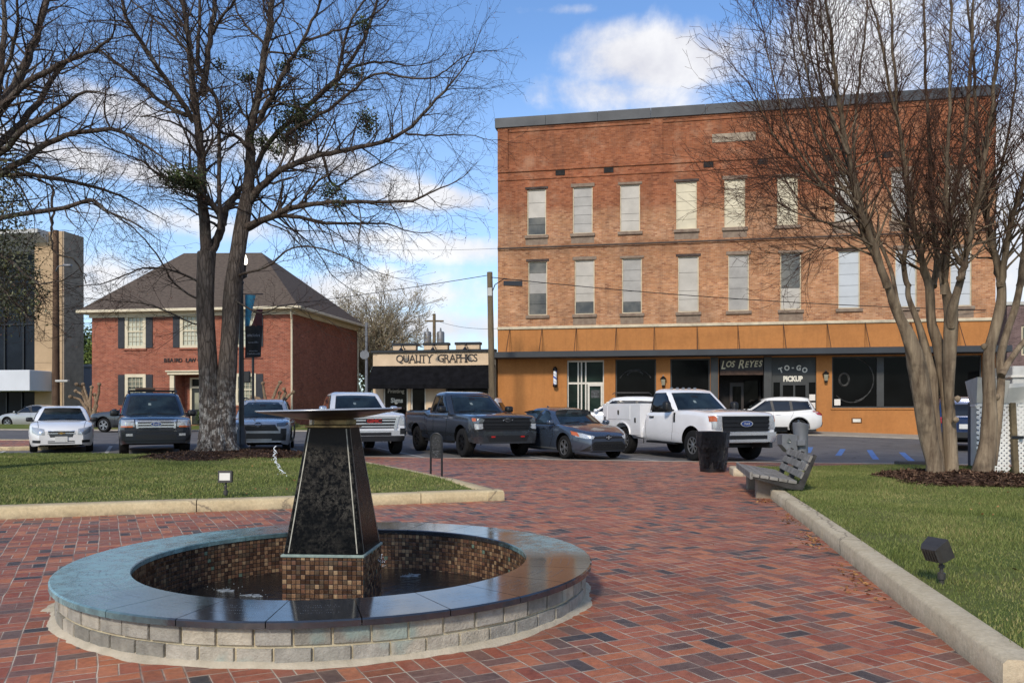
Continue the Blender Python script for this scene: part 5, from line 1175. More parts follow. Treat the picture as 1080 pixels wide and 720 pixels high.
class Grow:
    def __init__(s, seed, trop=(0, 0, .25), wig=.22, floor=1.0): s.r = random.Random(seed); s.thick = []; s.thin = []; s.tips = []; s.trop = Vector(trop); s.wig = wig; s.floor = floor
    def stick(s, p, d, L, r, lv, kids, spread, rmin):
        R = s.r; n = max(2, int(L/.22)) if lv > 0 else max(2, int(L/.14)); q = p.copy(); st = L/n; rr = r
        for i in range(n):
            d = (d+Vector((R.gauss(0, s.wig), R.gauss(0, s.wig), R.gauss(0, s.wig)))+s.trop*st).normalized()
            if q.z < s.floor and d.z < 0: d.z = abs(d.z)*.3
            q1 = q+d*st; r1 = max(rmin, r+(rmin-r)*(i+1)/n)
            (s.thick if rr > .011 else s.thin).append((*q, *q1, rr, r1)); q, rr = q1, r1
            s.tips.append(q1.copy()) if (lv == 0) else None
            if lv > 0 and i >= (1 if n > 3 else 0):
                for _ in range(kids[lv-1] if isinstance(kids[lv-1], int) else (int(kids[lv-1])+(R.random() < kids[lv-1] % 1))):
                    s.side(q, d, L*R.uniform(.3, .62)*(1-.45*i/n), max(rmin, rr*.55), lv-1, kids, spread, rmin)
    def side(s, q, d, L, r, lv, kids, spread, rmin):
        R = s.r; ax = d.orthogonal().normalized(); ax.rotate(Matrix.Rotation(R.uniform(0, 2*pi), 3, d)); a = R.gauss(spread, .22)
        s.stick(q, (d*cos(a)+ax*sin(a)).normalized(), L, r, lv, kids, spread, rmin)
def limb_points(L_, Y, seed, dy0=0., dy1=0., wob=.05):
    rs = random.Random(seed); out = []; n = len(L_)
    for i, (px, py) in enumerate(L_): out.append(at(px, py, Y+dy0+(dy1-dy0)*(i/max(1, n-1))))
    # smooth
    P = []
    for i in range(n-1):
        a, b, c, d = out[max(i-1, 0)], out[i], out[i+1], out[min(i+2, n-1)]
        for k in range(4):
            t_ = k/4; P.append(.5*((2*b)+(c-a)*t_+(2*a-5*b+4*c-d)*t_*t_+(3*b-a-3*c+d)*t_**3)+Vector((rs.gauss(0, wob*.12), rs.gauss(0, wob*.5), rs.gauss(0, wob*.12))))
    return P+[out[-1]]
def local(P, o): return [p-o for p in P]

# ---- the twin-trunked tree on the left lawn
T0 = Vector((TREE1[0], TREE1[1], zl(*TREE1)+.05)); K1 = TREE1[1]/FPX
tr = thing('bare_tree', 'big bare twin-trunked tree with green mistletoe clumps, in a mulch ring on the left lawn', 'tree', tuple(T0))
m_bark = bark_mat('grey_bark', '#463d36', '#6d6259', '#b3ada3', 5., 7., 1.0, None, (1.0, 2.3)); m_limb = bark_mat('limb_bark', '#3a312b', '#5f544b', '#6f6a60', 4., 9., .7)
m_twig = M('twig_bark', '#40352e', .9, var=.3, scale=3, spec=.2); m_twig2 = M('crape_twig', '#573f33', .9, var=.3, scale=3, spec=.2)
mb = MB()
base = [(229, 477), (229, 470), (228.5, 458), (228.5, 440)]
def rad_ring(mb, L_, wpx, Y, o, n=14, dy0=0, dy1=0, seed=1, amp=.06, mi=0):
    P = local(limb_points(L_, Y, seed, dy0, dy1, .0), o); m = len(P); ws = [np.interp(i/(m-1), np.linspace(0, 1, len(wpx)), wpx)*Y/FPX/2 for i in range(m)]
    rs = random.Random(seed); k0 = len(mb.v); mb.tube(P, ws, n, True, mi)
    for i in range(m):
        for j in range(n):
            v = Vector(mb.v[k0+i*n+j]); c = P[i]; f = 1+amp*sin(3*2*pi*j/n+i*.4+seed)+amp*.6*sin(5*2*pi*j/n-i*.7)+rs.uniform(-amp, amp)*.4; mb.v[k0+i*n+j] = tuple(c+(v-c)*f)
    return P
trunks1 = [([(222, 478), (221.5, 468), (222, 452), (221, 425), (219, 385), (217, 335), (217.5, 290), (217.5, 266)], [30, 24, 22, 21, 19, 18, 18, 19], 0, .0),
           ([(238, 478), (237, 468), (236.5, 452), (237.5, 425), (240, 385), (243.5, 340), (246, 300), (248, 280), (255, 240), (261, 205)], [30, 25, 22, 20, 18, 18, 17, 15.5, 13], 0, .3),
           ([(230, 478), (229.5, 466), (229, 450), (230, 425)], [40, 31, 27, 17], 0, 0)]
for k, (L_, w_, d0, d1) in enumerate(trunks1): rad_ring(mb, L_, w_, TREE1[1], T0, 18, d0, d1, k+1, .055)
rs = random.Random(3)
for k in range(9):                                       # root flare
    a = 2*pi*k/9+.3; c = at(229.5, 474, TREE1[1])-T0; e = Vector((cos(a)*rs.uniform(.55, .75), sin(a)*.6, -.12)); mb.tube([c+Vector((cos(a)*.22, sin(a)*.2, .42)), c+Vector((cos(a)*.38, sin(a)*.36, .12)), c+e], [.16, .13, .05], 8)
mb.build('trunk', m_bark, tr, 80)
limbs1 = [  # pixels, start/end width in px, depth at start / end
 ([(217.5, 268), (215, 230), (213, 200), (212, 170), (209, 133), (204, 100), (200, 55), (196, 22), (189, -25)], 13, 4, 0, -.5), ([(213, 102), (218, 73), (222, 33), (228, -5), (231, -50)], 8, 3.5, 0, .8), ([(224, 36), (231, 22), (240, 11), (252, -5)], 4.5, 2, .4, -.4), ([(208, 70), (210, 35), (211, 0), (214, -40)], 5, 2.5, 0, 1.2),
 ([(204, 128), (191, 107), (169, 75), (149, 44), (133, 18), (126, -12)], 6.5, 3, 0, -1.6), ([(197, 122), (169, 107), (138, 78), (115, 60), (100, 53), (84, 62)], 5, 1.6, 0, .9), ([(213, 75), (193, 49), (175, 31), (155, 14), (135, -2)], 4, 1.6, 0, 1.8), ([(203, 50), (190, 22), (176, 0), (170, -20)], 3.5, 1.8, 0, 1),
 ([(220, 272), (226, 258), (233, 242), (238, 222), (250, 205), (265, 187), (283, 152), (326, 110), (357, 83), (384, 40), (398, 0)], 11, 3, 0, 1.6), ([(236, 238), (226, 217), (208, 201), (186, 192), (168, 184), (150, 170)], 6.5, 1.8, 0, -1.4), ([(262, 207), (264, 165), (264, 142), (273, 98), (282, 44), (287, 0), (290, -40)], 12.5, 4.5, .3, .9), ([(272, 130), (283, 108), (293, 89), (305, 65), (320, 42), (336, 8)], 7, 2.5, .6, -.8),
 ([(232, 243), (231, 190), (231, 138), (233, 120), (227, 102), (219, 92)], 5, 3, -.2, -.3), ([(264, 157), (249, 144), (236, 141), (224, 128)], 5, 2.2, .2, -.6),
 ([(259, 239), (290, 226), (319, 217), (362, 213), (424, 213), (450, 205)], 8, 2, .2, -1.5), ([(258, 242), (285, 230), (308, 228), (344, 235), (380, 236), (409, 236)], 6.5, 1.8, .2, .9), ([(261, 214), (280, 192), (301, 177), (337, 164), (380, 155), (424, 141), (460, 105), (474, 90)], 9, 2, .3, -.9), ([(427, 141), (455, 143), (482, 142)], 2.6, 1.2, -.6, -.2),
 ([(326, 110), (355, 83), (375, 70), (402, 65), (428, 70)], 5, 1.6, .9, 2.4), ([(300, 142), (337, 121), (370, 98), (395, 79), (449, 83), (470, 75)], 5, 1.5, .6, -.8), ([(340, 163), (352, 196), (375, 185), (400, 172)], 3.5, 1.4, .2, 1), ([(355, 84), (362, 50), (372, 20), (390, -8)], 4, 1.8, 1, .2), ([(318, 46), (345, 35), (372, 28), (405, 8)], 3.4, 1.5, -.5, .8), ([(281, 48), (262, 30), (250, 12), (246, -10)], 3.4, 1.6, .8, 1.5), ([(319, 217), (330, 195), (345, 185), (362, 172)], 3.5, 1.3, -.3, -1.5),
 ([(215, 300), (190, 288), (160, 282), (130, 290), (105, 300)], 2.8, 1, 0, -1.6), ([(252, 290), (280, 282), (310, 262), (340, 262), (372, 275)], 2.8, 1, .1, -1.8), ([(214, 318), (185, 300), (165, 268), (140, 240), (118, 226)], 2.4, 1, 0, -1.2), ([(250, 318), (275, 330), (300, 322), (330, 330)], 2.2, .9, .1, -1.3), ([(215, 345), (190, 335), (160, 322), (130, 318)], 2., .9, 0, -1.), ([(263, 200), (300, 235), (330, 260), (350, 290)], 3, 1, .3, 1.8)]
mb = MB(); g = Grow(11, (0, 0, .12), .17, 2.6); limbP = []
for k, (L_, w0, w1, d0, d1) in enumerate(limbs1):
    P = local(limb_points(L_, TREE1[1], 40+k, d0, d1, .07), T0); m = len(P); R_ = [(w0+(w1-w0)*(i/(m-1))**.8)*K1/2 for i in range(m)]
    mb.tube(P, R_, 9 if w0 > 5 else 6, True); limbP.append((P, R_))
    Lt = sum((P[i+1]-P[i]).length for i in range(m-1)); R = g.r
    lowb = k >= 25
    for i in range(2 if k not in (0, 8, 10) else 8, m):
        d = (P[min(i+1, m-1)]-P[i-1]).normalized(); nk = 1.6 if not lowb else 1.3
        for _ in range(int(nk)+(R.random() < nk % 1)):
            ax = d.orthogonal().normalized(); ax.rotate(Matrix.Rotation(R.uniform(0, 2*pi), 3, d)); a = R.uniform(.55, 1.2); dd = (d*cos(a)+ax*sin(a))
            if lowb: dd.z = dd.z*.6-.05
            g.stick(P[i], dd.normalized(), R.uniform(1.0, 2.2)*(1 if not lowb else .75), max(.008, R_[i]*.4), 2, (1.25, 1.1), .72, .0027)
    g.stick(P[-1], (P[-1]-P[-2]).normalized(), 1.9, R_[-1], 2, (1.5, 1.3), .6, .0028)
print('tree1 segs', len(g.thick), len(g.thin))
mb.build('limbs', m_limb, tr, 80); seg_mesh('branches', g.thick, 5, m_limb, tr); crown = seg_mesh('crown', g.thin, 3, m_twig, tr)
Rn = np.random.RandomState(5); tp = np.array([tuple(p) for p in g.tips]); sel = Rn.rand(len(tp)) < .55
m_bud = attr_mat('buds', [(0, lin('#4a2f27')), (.6, lin('#6b4236')), (1, lin('#8a6a4a'))], .8, 9, .2)
leaf_mesh('buds', tp[sel]+Rn.normal(0, .02, (sel.sum(), 3)), Rn.uniform(.008, .024, sel.sum()), m_bud, tr, Rn)
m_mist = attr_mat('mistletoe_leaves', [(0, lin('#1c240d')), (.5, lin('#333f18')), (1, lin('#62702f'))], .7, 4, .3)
for px, py, rp, dy in ((315, 125, 24, .8), (302, 146, 15, .9), (202, 192, 15, -.8), (185, 189, 14, -1.1), (385, 126, 13, .3), (389, 137, 11, .4), (350, 203, 13, -.4), (240, 115, 8, .3), (262, 82, 12, .5), (300, 72, 11, .4), (322, 55, 8, -.4), (383, 26, 9, .2), (376, 78, 9, 1.2), (355, 92, 7, 1.), (275, 150, 12, .4), (232, 68, 7, .3), (205, 185, 10, .2), (292, 160, 9, .5), (360, 216, 9, -.8)):
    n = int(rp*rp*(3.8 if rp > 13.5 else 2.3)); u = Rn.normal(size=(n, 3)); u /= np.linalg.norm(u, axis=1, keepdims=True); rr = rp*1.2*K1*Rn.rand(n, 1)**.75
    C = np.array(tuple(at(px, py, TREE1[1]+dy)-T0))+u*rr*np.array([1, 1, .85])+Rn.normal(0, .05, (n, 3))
    leaf_mesh('mistletoe', C, Rn.uniform(.024, .055, n), m_mist, tr, Rn, np.clip(.45+.4*u[:, 2]+Rn.normal(0, .2, n), .01, 1))  # upper leaves lighter: light from above painted into the clump

# ---- tree reaching in from the left edge
Y2 = 16.5; B2 = at(-62, 431, Y2); T2 = Vector((B2.x, Y2, zl(B2.x, Y2))); K2 = Y2/FPX
te = thing('leafing_tree', 'dark tree reaching in from the left edge with drooping olive leaves', 'tree', tuple(T2))
mb = MB(); rad_ring(mb, [(-62, 512), (-60, 470), (-58, 400), (-56, 330), (-50, 250), (-42, 200)], [52, 38, 34, 32, 30, 26], Y2, T2, 16, 0, 0, 9, .05); mb.build('trunk', m_bark, te, 80)
limbs2 = [([(-44, 205), (-25, 150), (0, 113), (27, 70), (37, 40), (52, -8)], 15, 5, 0, .6), ([(-10, 128), (20, 93), (63, 68), (100, 53), (118, 40)], 8, 2, .2, -.8), ([(-40, 200), (-10, 160), (23, 130), (52, 88)], 9, 6, 0, 1), ([(-30, 185), (0, 160), (33, 133), (72, 108)], 8, 4, 0, -1.), ([(-44, 210), (0, 183), (33, 163), (70, 143), (117, 137), (143, 147), (170, 165)], 9, 1.8, 0, -.6), ([(-40, 200), (0, 184), (67, 190), (105, 199), (131, 208)], 6.5, 2.2, 0, .8), ([(-46, 240), (0, 230), (67, 219), (95, 210), (113, 223)], 6.5, 2.6, 0, -1), ([(55, 197), (56, 225), (54, 245), (57, 266), (78, 273), (86, 286), (91, 299)], 2.8, 1., -.3, .2),
          ([(-50, 250), (-20, 200), (-5, 120), (5, 40), (2, -20)], 12, 4, 0, 1.4), ([(-48, 260), (-20, 262), (10, 275), (30, 292), (42, 300)], 5, 1.6, 0, -1.6), ([(-50, 280), (-15, 290), (15, 318), (30, 335)], 4, 1.4, 0, -1.4), ([(117, 137), (110, 115), (114, 92), (122, 78)], 2.2, 1, -.4, -.8), ([(-20, 140), (10, 60), (20, 20), (15, -10)], 5, 2, .3, -.8)]
mb = MB(); g = Grow(23, (0, 0, .05), .2, 2.6); hang = []
for k, (L_, w0, w1, d0, d1) in enumerate(limbs2):
    P = local(limb_points(L_, Y2, 70+k, d0, d1, .06), T2); m = len(P); R_ = [(w0+(w1-w0)*i/(m-1))*K2/2 for i in range(m)]; mb.tube(P, R_, 8, True); R = g.r
    if k == 7: continue
    for i in range(3, m):
        d = (P[min(i+1, m-1)]-P[i-1]).normalized()
        for _ in range(2):
            ax = d.orthogonal().normalized(); ax.rotate(Matrix.Rotation(R.uniform(0, 2*pi), 3, d)); a = R.uniform(.5, 1.2)
            g.stick(P[i], (d*cos(a)+ax*sin(a)).normalized(), R.uniform(.8, 1.6), max(.007, R_[i]*.35), 2, (1.2, 1.1), .75, .0024)
    g.stick(P[-1], (P[-1]-P[-2]).normalized(), 1.3, R_[-1], 2, (1.4, 1.2), .6, .0024)
mb.build('limbs', m_limb, te, 80); seg_mesh('branches', g.thick, 5, m_limb, te); seg_mesh('crown', g.thin, 3, m_twig, te)
tp = np.array([tuple(p) for p in g.tips]); sel = Rn.rand(len(tp)) < .5
leaf_mesh('buds', tp[sel]+Rn.normal(0, .02, (sel.sum(), 3)), Rn.uniform(.006, .02, sel.sum()), m_bud, te, Rn)
C, rd = [], []
for px, py, rx, ry, n in ((5, 225, 26, 40, 500), (12, 270, 28, 32, 600), (8, 310, 30, 26, 520), (34, 292, 12, 20, 160), (38, 318, 9, 12, 90), (-25, 250, 40, 60, 900), (-30, 310, 40, 40, 700), (5, 180, 22, 24, 200), (22, 330, 16, 10, 120)):
    for _ in range(n):
        q = at(px+Rn.normal(0, rx*.5), py+Rn.normal(0, ry*.5), Y2+Rn.normal(0, 1.2))-T2
        for _ in range(2): C.append(tuple(q+Vector(Rn.normal(0, .05, 3)))); rd.append(min(1, max(.01, .4+Rn.normal(0, .25))))
C = np.array(C); m_olive = attr_mat('olive_leaves', [(0, lin('#2a2a18')), (.5, lin('#434527')), (.85, lin('#62653c')), (1, lin('#858055'))], .6, 3, .3)
leaf_mesh('foliage', C, Rn.uniform(.02, .045, len(C)), m_olive, te, Rn, np.array(rd))

# ---- the many-stemmed tree on the right lawn
T3 = Vector((TREE2[0], TREE2[1], zr(*TREE2)+.06)); Y3 = TREE2[1]; K3 = Y3/FPX
tc = thing('crape_myrtle', 'large bare many-stemmed tree with smooth tan trunks in mulch on the right lawn', 'tree', tuple(T3))
m_crape = bark_mat('smooth_tan_bark', '#57483a', '#96866f', '#3f352c', 14., 9., .44, (1.2, 4.0, .6)); m_crl = m_crape
st3 = [([(986, 507), (985, 490), (979, 460), (974, 425), (967, 385), (960, 360), (950, 337), (942, 318), (936, 300), (928, 278)], [25, 20, 21, 22, 22, 17, 12, 10, 8.5, 6.5], 0, -.5), ([(990, 500), (984, 440), (982, 400), (977, 372), (969, 343), (962, 325), (958, 312), (958, 300)], [16, 15, 16, 11, 8, 7, 6.5, 6], .1, .3), ([(957, 350), (951, 333), (946, 316), (943, 300), (938, 280), (925, 250)], [8, 6.5, 5.5, 5, 4.5, 4], -.3, .2),
       ([(1005, 509), (1004, 498), (1002, 460), (999, 425), (996, 395), (991, 367), (983, 342), (981, 318), (980, 302), (977, 290), (972, 274)], [26, 17, 16, 15.5, 17, 15, 11, 11, 10.5, 9, 6], 0, .4), ([(1002, 455), (1001, 425), (1001, 385), (1002, 350), (1003, 325), (998, 308), (995, 290)], [5, 10, 15, 16, 16, 10, 6], .05, -.2), ([(1003, 345), (1004, 328), (1008, 312), (1014, 292), (1020, 268)], [10, 12, 9.5, 8, 5], -.15, -.5),
       ([(1033, 510), (1036, 496), (1042, 465), (1044, 425), (1043, 395), (1043, 370), (1050, 345), (1056, 320), (1056, 300), (1053, 285), (1048, 266)], [36, 25, 19, 16, 14, 13, 12.5, 11.5, 10, 8.5, 6], 0, -.2), ([(1045, 490), (1052, 440), (1056, 402), (1055, 378), (1062, 350), (1070, 326), (1076, 300), (1079, 275)], [14, 11, 9, 9.5, 9, 8.5, 8, 6], .15, .6), ([(1056, 396), (1064, 382), (1076, 365), (1092, 345), (1112, 310)], [9, 8, 7, 6, 5], .2, .8)]
mb = MB()
for k, (L_, w_, d0, d1) in enumerate(st3): rad_ring(mb, L_, [q*.84 for q in w_], Y3, T3, 18, d0, d1, k+20, .065)
for px, py, w_ in ((1010, 420, 5), (1008, 442, 5), (976, 402, 5), (1038, 365, 5), (1052, 418, 4)):
    p = at(px, py, Y3-.12)-T3; mb.lathe([(.001, .05), (w_*K3*.5, .03), (w_*K3*.7, 0), (w_*K3*.5, -.04), (.001, -.07)], 8, tuple(p))
mb.build('trunk', m_crape, tc, 80)
lim3 = [([(936, 302), (922, 260), (905, 215), (895, 165), (885, 110), (878, 50), (868, -15)], 8.5, 2.2, -.5, -1.4), ([(928, 280), (911, 251), (902, 227), (872, 202), (840, 170), (815, 140), (796, 100)], 5, 1.2, -.55, -1.1), ([(925, 250), (908, 210), (900, 160), (905, 100), (912, 40), (915, -10)], 4, 1.8, .2, .9), ([(958, 302), (953, 281), (957, 238), (959, 200), (950, 150), (945, 90), (941, 20), (938, -20)], 6, 2.2, .3, .9), ([(980, 303), (975, 285), (969, 258), (963, 234), (957, 200), (951, 150), (938, 90), (925, 20)], 8, 2.2, .4, -.3), ([(984, 303), (988, 277), (984, 238), (982, 200), (980, 150), (977, 80), (974, -10)], 7, 2.2, .4, 1.2), ([(997, 310), (994, 289), (998, 258), (1004, 219), (1012, 180), (1020, 120), (1025, 50), (1027, -10)], 8, 2.4, -.2, .2), ([(996, 300), (1000, 260), (998, 210), (1000, 150), (1002, 80), (1003, 0)], 6, 2.2, -.2, -1.2), ([(1013, 294), (1017, 281), (1025, 238), (1033, 205), (1040, 160), (1047, 110), (1052, 40), (1055, -10)], 7.5, 2.4, -.5, -.9), ([(1017, 282), (1006, 268), (1003, 255), (1001, 240)], 4, 2, -.5, -.8),
        ([(1056, 302), (1052, 280), (1045, 250), (1039, 219), (1035, 195), (1030, 140), (1028, 80), (1020, 0)], 8.5, 2.2, -.2, .5), ([(1056, 300), (1062, 258), (1068, 229), (1078, 200), (1086, 150), (1090, 80)], 7, 2.2, -.2, -1.1), ([(1076, 302), (1080, 262), (1090, 210), (1098, 150), (1100, 80)], 8, 2.2, .6, 1.2), ([(905, 215), (880, 185), (860, 140), (845, 90), (835, 40)], 3.5, 1.2, -.9, -.4), ([(911, 251), (880, 238), (850, 228), (822, 215)], 2.6, 1, -.6, -1.4), ([(922, 262), (890, 262), (865, 262), (845, 268)], 2.2, .9, -.5, -.1), ([(895, 165), (875, 120), (858, 70), (848, 20)], 3, 1.2, -1.1, -.2), ([(1030, 215), (1050, 190), (1062, 150), (1070, 90), (1074, 20)], 4, 1.4, .3, -.6), ([(957, 238), (935, 200), (922, 150), (915, 100)], 3, 1.4, .4, 1.4), ([(870, 200), (848, 190), (825, 185), (808, 188)], 2, .8, -.9, -.7), ([(1092, 345), (1120, 280), (1130, 200), (1130, 120)], 5, 2, .7, 1.2),
        ([(905, 215), (872, 150), (852, 85), (840, 10)], 3.2, 1.1, -.7, -1.5), ([(898, 180), (868, 100), (860, 30), (855, -15)], 3., 1.1, -.8, .2), ([(872, 202), (838, 152), (818, 92), (806, 35)], 2.4, .9, -.9, -1.6), ([(915, 245), (885, 205), (858, 175), (830, 120)], 2.6, .9, -.4, .6), ([(902, 227), (870, 235), (838, 205), (812, 160)], 2.2, .8, -.7, .3), ([(885, 110), (870, 60), (866, 10)], 2.2, 1, -1, -1.6)]
mb = MB(); g = Grow(31, (0, 0, .32), .17, 2.8)
for k, (L_, w0, w1, d0, d1) in enumerate(lim3):
    P = local(limb_points(L_, Y3, 90+k, d0, d1, .04), T3); m = len(P); R_ = [(w0+(w1-w0)*i/(m-1))*K3/2 for i in range(m)]; mb.tube(P, R_, 8, True); R = g.r
    for i in range(2, m):
        d = (P[min(i+1, m-1)]-P[i-1]).normalized(); low = P[i].z < 3.4
        for _ in range(3 if i > 3 else 1):
            ax = d.orthogonal().normalized(); ax.rotate(Matrix.Rotation(R.uniform(0, 2*pi), 3, d)); a = R.uniform(.4, 1.0)
            g.stick(P[i], (d*cos(a)+ax*sin(a)).normalized(), R.uniform(.6, 1.4), max(.006, R_[i]*.36), 2, (1.35, 1.25), .58, .0024)
    g.stick(P[-1], (P[-1]-P[-2]).normalized(), 1.2, R_[-1], 2, (1.5, 1.3), .5, .0030)
print('tree3 segs', len(g.thick), len(g.thin))
mb.build('limbs', m_crl, tc, 80); seg_mesh('branches', g.thick, 5, m_crl, tc); seg_mesh('crown', g.thin, 3, m_twig2, tc)
tp = np.array([tuple(p) for p in g.tips]); sel = Rn.rand(len(tp)) < .25
leaf_mesh('seed_heads', tp[sel]+Rn.normal(0, .012, (sel.sum(), 3)), Rn.uniform(.004, .010, sel.sum()), M('seed_brown', '#4a382b', .9), tc, Rn)

# ---- trees and shrubs far behind
m_pale = M('pale_twig', '#a3967f', .9, var=.2, scale=.6, spec=.2); m_palel = attr_mat('pale_buds', [(0, lin('#827d5c')), (.6, lin('#a39c7c')), (1, lin('#bcb296'))], .9, 1, .2)
q = at(388, 431, 62); tf = thing('pale_bare_tree', 'pale round-crowned bare tree behind the gap between brick office and sign shop', 'tree', (q.x, 62, .2))
g = Grow(51, (0, 0, .10), .14, 1.5); R = g.r
MB().tube([(0, 0, -.2), (.1, 0, 1.5), (0, 0, 3)], [.3, .24, .2], 10).build('trunk', m_bark, tf, 80)
for k in range(34):
    a = 2*pi*k*.381966; e = R.uniform(.25, 1.15); d = Vector((cos(a)*cos(e), sin(a)*cos(e), sin(e)))
    g.stick(Vector((0, 0, R.uniform(2.4, 4.8))), d, R.uniform(2.9, 3.9)*(1+.75*sin(e)), .085, 3, (1.1, .95, .7), .5, .010)
seg_mesh('branches', g.thick, 4, m_pale, tf)
if g.thin: seg_mesh('crown', g.thin, 3, m_pale, tf)
tp = np.array([tuple(p) for p in g.tips]); sel = Rn.rand(len(tp)) < .8; leaf_mesh('buds', tp[sel]+Rn.normal(0, .12, (sel.sum(), 3)), Rn.uniform(.03, .075, sel.sum()), m_palel, tf, Rn)
m_green = attr_mat('far_leaves', [(0, lin('#1d2612')), (.4, lin('#33421c')), (.75, lin('#4f6229')), (1, lin('#75843f'))], .8, .5, .3)
def leafy(name, label, cat, loc, blobs, n, ls, seed, trunk=True, group=None, mat=None):
    R_ = np.random.RandomState(seed); t_ = thing(name, label, cat, loc, 0, group); C, rd = [], []
    vol = sum(b[3]*b[4]*b[5] for b in blobs)
    for bx, by, bz, rx, ry, rz in blobs:
        m = max(30, int(n*rx*ry*rz/vol)); u = R_.normal(size=(m, 3)); u /= np.linalg.norm(u, axis=1, keepdims=True); lump = 1+.22*np.sin(u[:, :1]*5+bx)*np.sin(u[:, 1:2]*4+by)*np.sin(u[:, 2:]*5+bz)
        rr = R_.rand(m, 1)**.35*lump; C.append(np.array([bx, by, bz])+u*rr*np.array([rx, ry, rz])+R_.normal(0, ls, (m, 3))); rd.append(np.clip(.35+.38*u[:, 2]*rr[:, 0]-.15*u[:, 1]+R_.normal(0, .17, m), .01, 1))  # leaf tone rises towards top and front: light painted into the colour
    C, rd = np.concatenate(C), np.concatenate(rd)
    if trunk: 
        zt_ = min(b[2] for b in blobs); MB().tube([(0, 0, -.3), (.05, 0, zt_*.6), (0, 0, zt_+.5)], [.3, .22, .12], 8).build('trunk', m_bark, t_, 80)
    leaf_mesh('foliage' if not trunk else 'crown', C, R_.uniform(.6, 1.3, len(C))*ls, mat or m_green, t_, R_, rd); return t_
q = at(84, 431, 95); leafy('evergreen_tree', 'tall dark green tree rising over the low white building', 'tree', (q.x, 95, 0), [(0, 0, 6, 3.6, 3, 4), (-1.5, 0, 9.2, 2.4, 2.4, 2.6), (1.8, 0, 8.3, 2.2, 2, 2.8), (-3, 0, 5, 2.4, 2, 3.4), (2.5, 0, 4.5, 3, 2, 3)], 9000, .2, 61)
q = at(99, 431, 90); leafy('evergreen_tree', 'yellow-green bushy tree against the left wall of the brick office', 'tree', (q.x, 90, 0), [(0, 0, 5, 3, 2.5, 3.4), (1, 0, 7.6, 2, 2, 2.2), (-2, 0, 4.5, 2.2, 2, 2.4)], 6000, .19, 62, mat=attr_mat('spring_leaves', [(0, lin('#2c3a16')), (.5, lin('#5b702c')), (1, lin('#8c9a48'))], .8, .5, .3))
q = at(383, 431, 70); leafy('dark_evergreen', 'low dark evergreen under the pale bare tree', 'tree', (q.x, 70, 0), [(0, 0, 2.2, 2.4, 2, 2.0), (1.6, 0, 1.6, 1.8, 1.5, 1.4), (-1.6, 0, 1.6, 1.6, 1.5, 1.5)], 4000, .14, 63)
q = at(1075, 431, 75); leafy('green_tree', 'green tree behind the far right buildings', 'tree', (q.x+3, 78, 0), [(0, 0, 5, 4, 3, 4), (2, 0, 8, 3, 2.5, 3), (-2.5, 0, 6, 2.5, 2, 2.5)], 5000, .2, 64)
C, rd = [], []
for _ in range(14000):
    x = Rn.uniform(-260, 260); h_ = 6.5+2.5*sin(x*.07)+1.6*sin(x*.23+1)+1.0*sin(x*.61); z = h_*Rn.rand()**.6; C.append((x, 240+Rn.normal(0, 6), z)); rd.append(min(1, max(.01, .25+.4*z/h_+Rn.normal(0, .15))))
leaf_mesh('distant_woods', np.array(C), Rn.uniform(.5, 1.3, len(C)), m_green, None, Rn, np.array(rd), 'stuff')
def hedge(label, px0, px1, pyt, pyb, Y, seed, nm='hedge'):
    a, b = at(px0, pyb, Y), at(px1, pyb, Y); h_ = (pyb-pyt)/FPX*Y; w_ = b.x-a.x; k = max(1, int(w_/.9)); R_ = random.Random(seed)
    leafy(nm, label, nm, ((a.x+b.x)/2, Y, a.z-.1), [(-w_/2+w_*(i+.5)/k, 0, h_*.5, w_/k*.7, .5, h_*R_.uniform(.48, .62)) for i in range(k)], int(900*k), .05, seed, False)
hedge('low green hedge along the left corner of the brick office', 92, 121, 433.5, 446, 47.6, 71)
hedge('small clipped bush right of the dark office door', 209, 217, 429, 447, 47.5, 72, 'bush')
hedge('low shrub at the right corner of the brick office', 288, 312, 444, 450, 46.0, 73, 'bush')
m_knob = bark_mat('pruned_bark', '#75614c', '#97836b', '#5e4d3e', 2., 5., .5)
def pruned(px, py, Y, label, br):
    o = at(px, py, Y); t_ = thing('pruned_crape_myrtle', label, 'tree', tuple(o)); mb = MB(); R_ = random.Random(px)
    for pts in br:
        P = [at(px+x, py+y, Y)-o for x, y in pts]; P = [p+Vector((0, R_.gauss(0, .15), 0)) if i else p for i, p in enumerate(P)]; n = len(P); mb.tube(P, [.11-.05*i/(n-1) for i in range(n)], 7)
        mb.lathe([(.01, .1), (.09, .06), (.12, 0), (.08, -.09), (.02, -.12)], 7, tuple(P[-1]))
    mb.build('trunk', m_knob, t_, 80); return t_
pruned(96, 438, 46.5, 'knobby pruned bare tree at the left corner of the brick office', [[(0, 4), (-3, -8), (-14, -17), (-21, -20)], [(0, 4), (-4, -10), (-11, -30), (-13, -33)], [(0, 4), (-2, -14), (-8, -33)], [(0, 4), (0, -14), (0, -30)], [(0, 4), (4, -8), (7, -24), (9, -33)], [(-3, -8), (-10, -22), (-18, -26)], [(2, 0), (6, -10), (2, -22)]])
pruned(287, 440, 45.6, 'knobby pruned bare tree beside the silver SUV', [[(0, 6), (-3, -8), (5, -30), (8, -37)], [(0, 6), (-6, -12), (-8, -28), (-9, -36)], [(0, 4), (8, -14), (18, -24), (22, -27)], [(-6, -12), (-14, -20), (-22, -22)], [(2, 0), (6, -14), (7, -26)], [(8, -14), (14, -26), (13, -30)]])

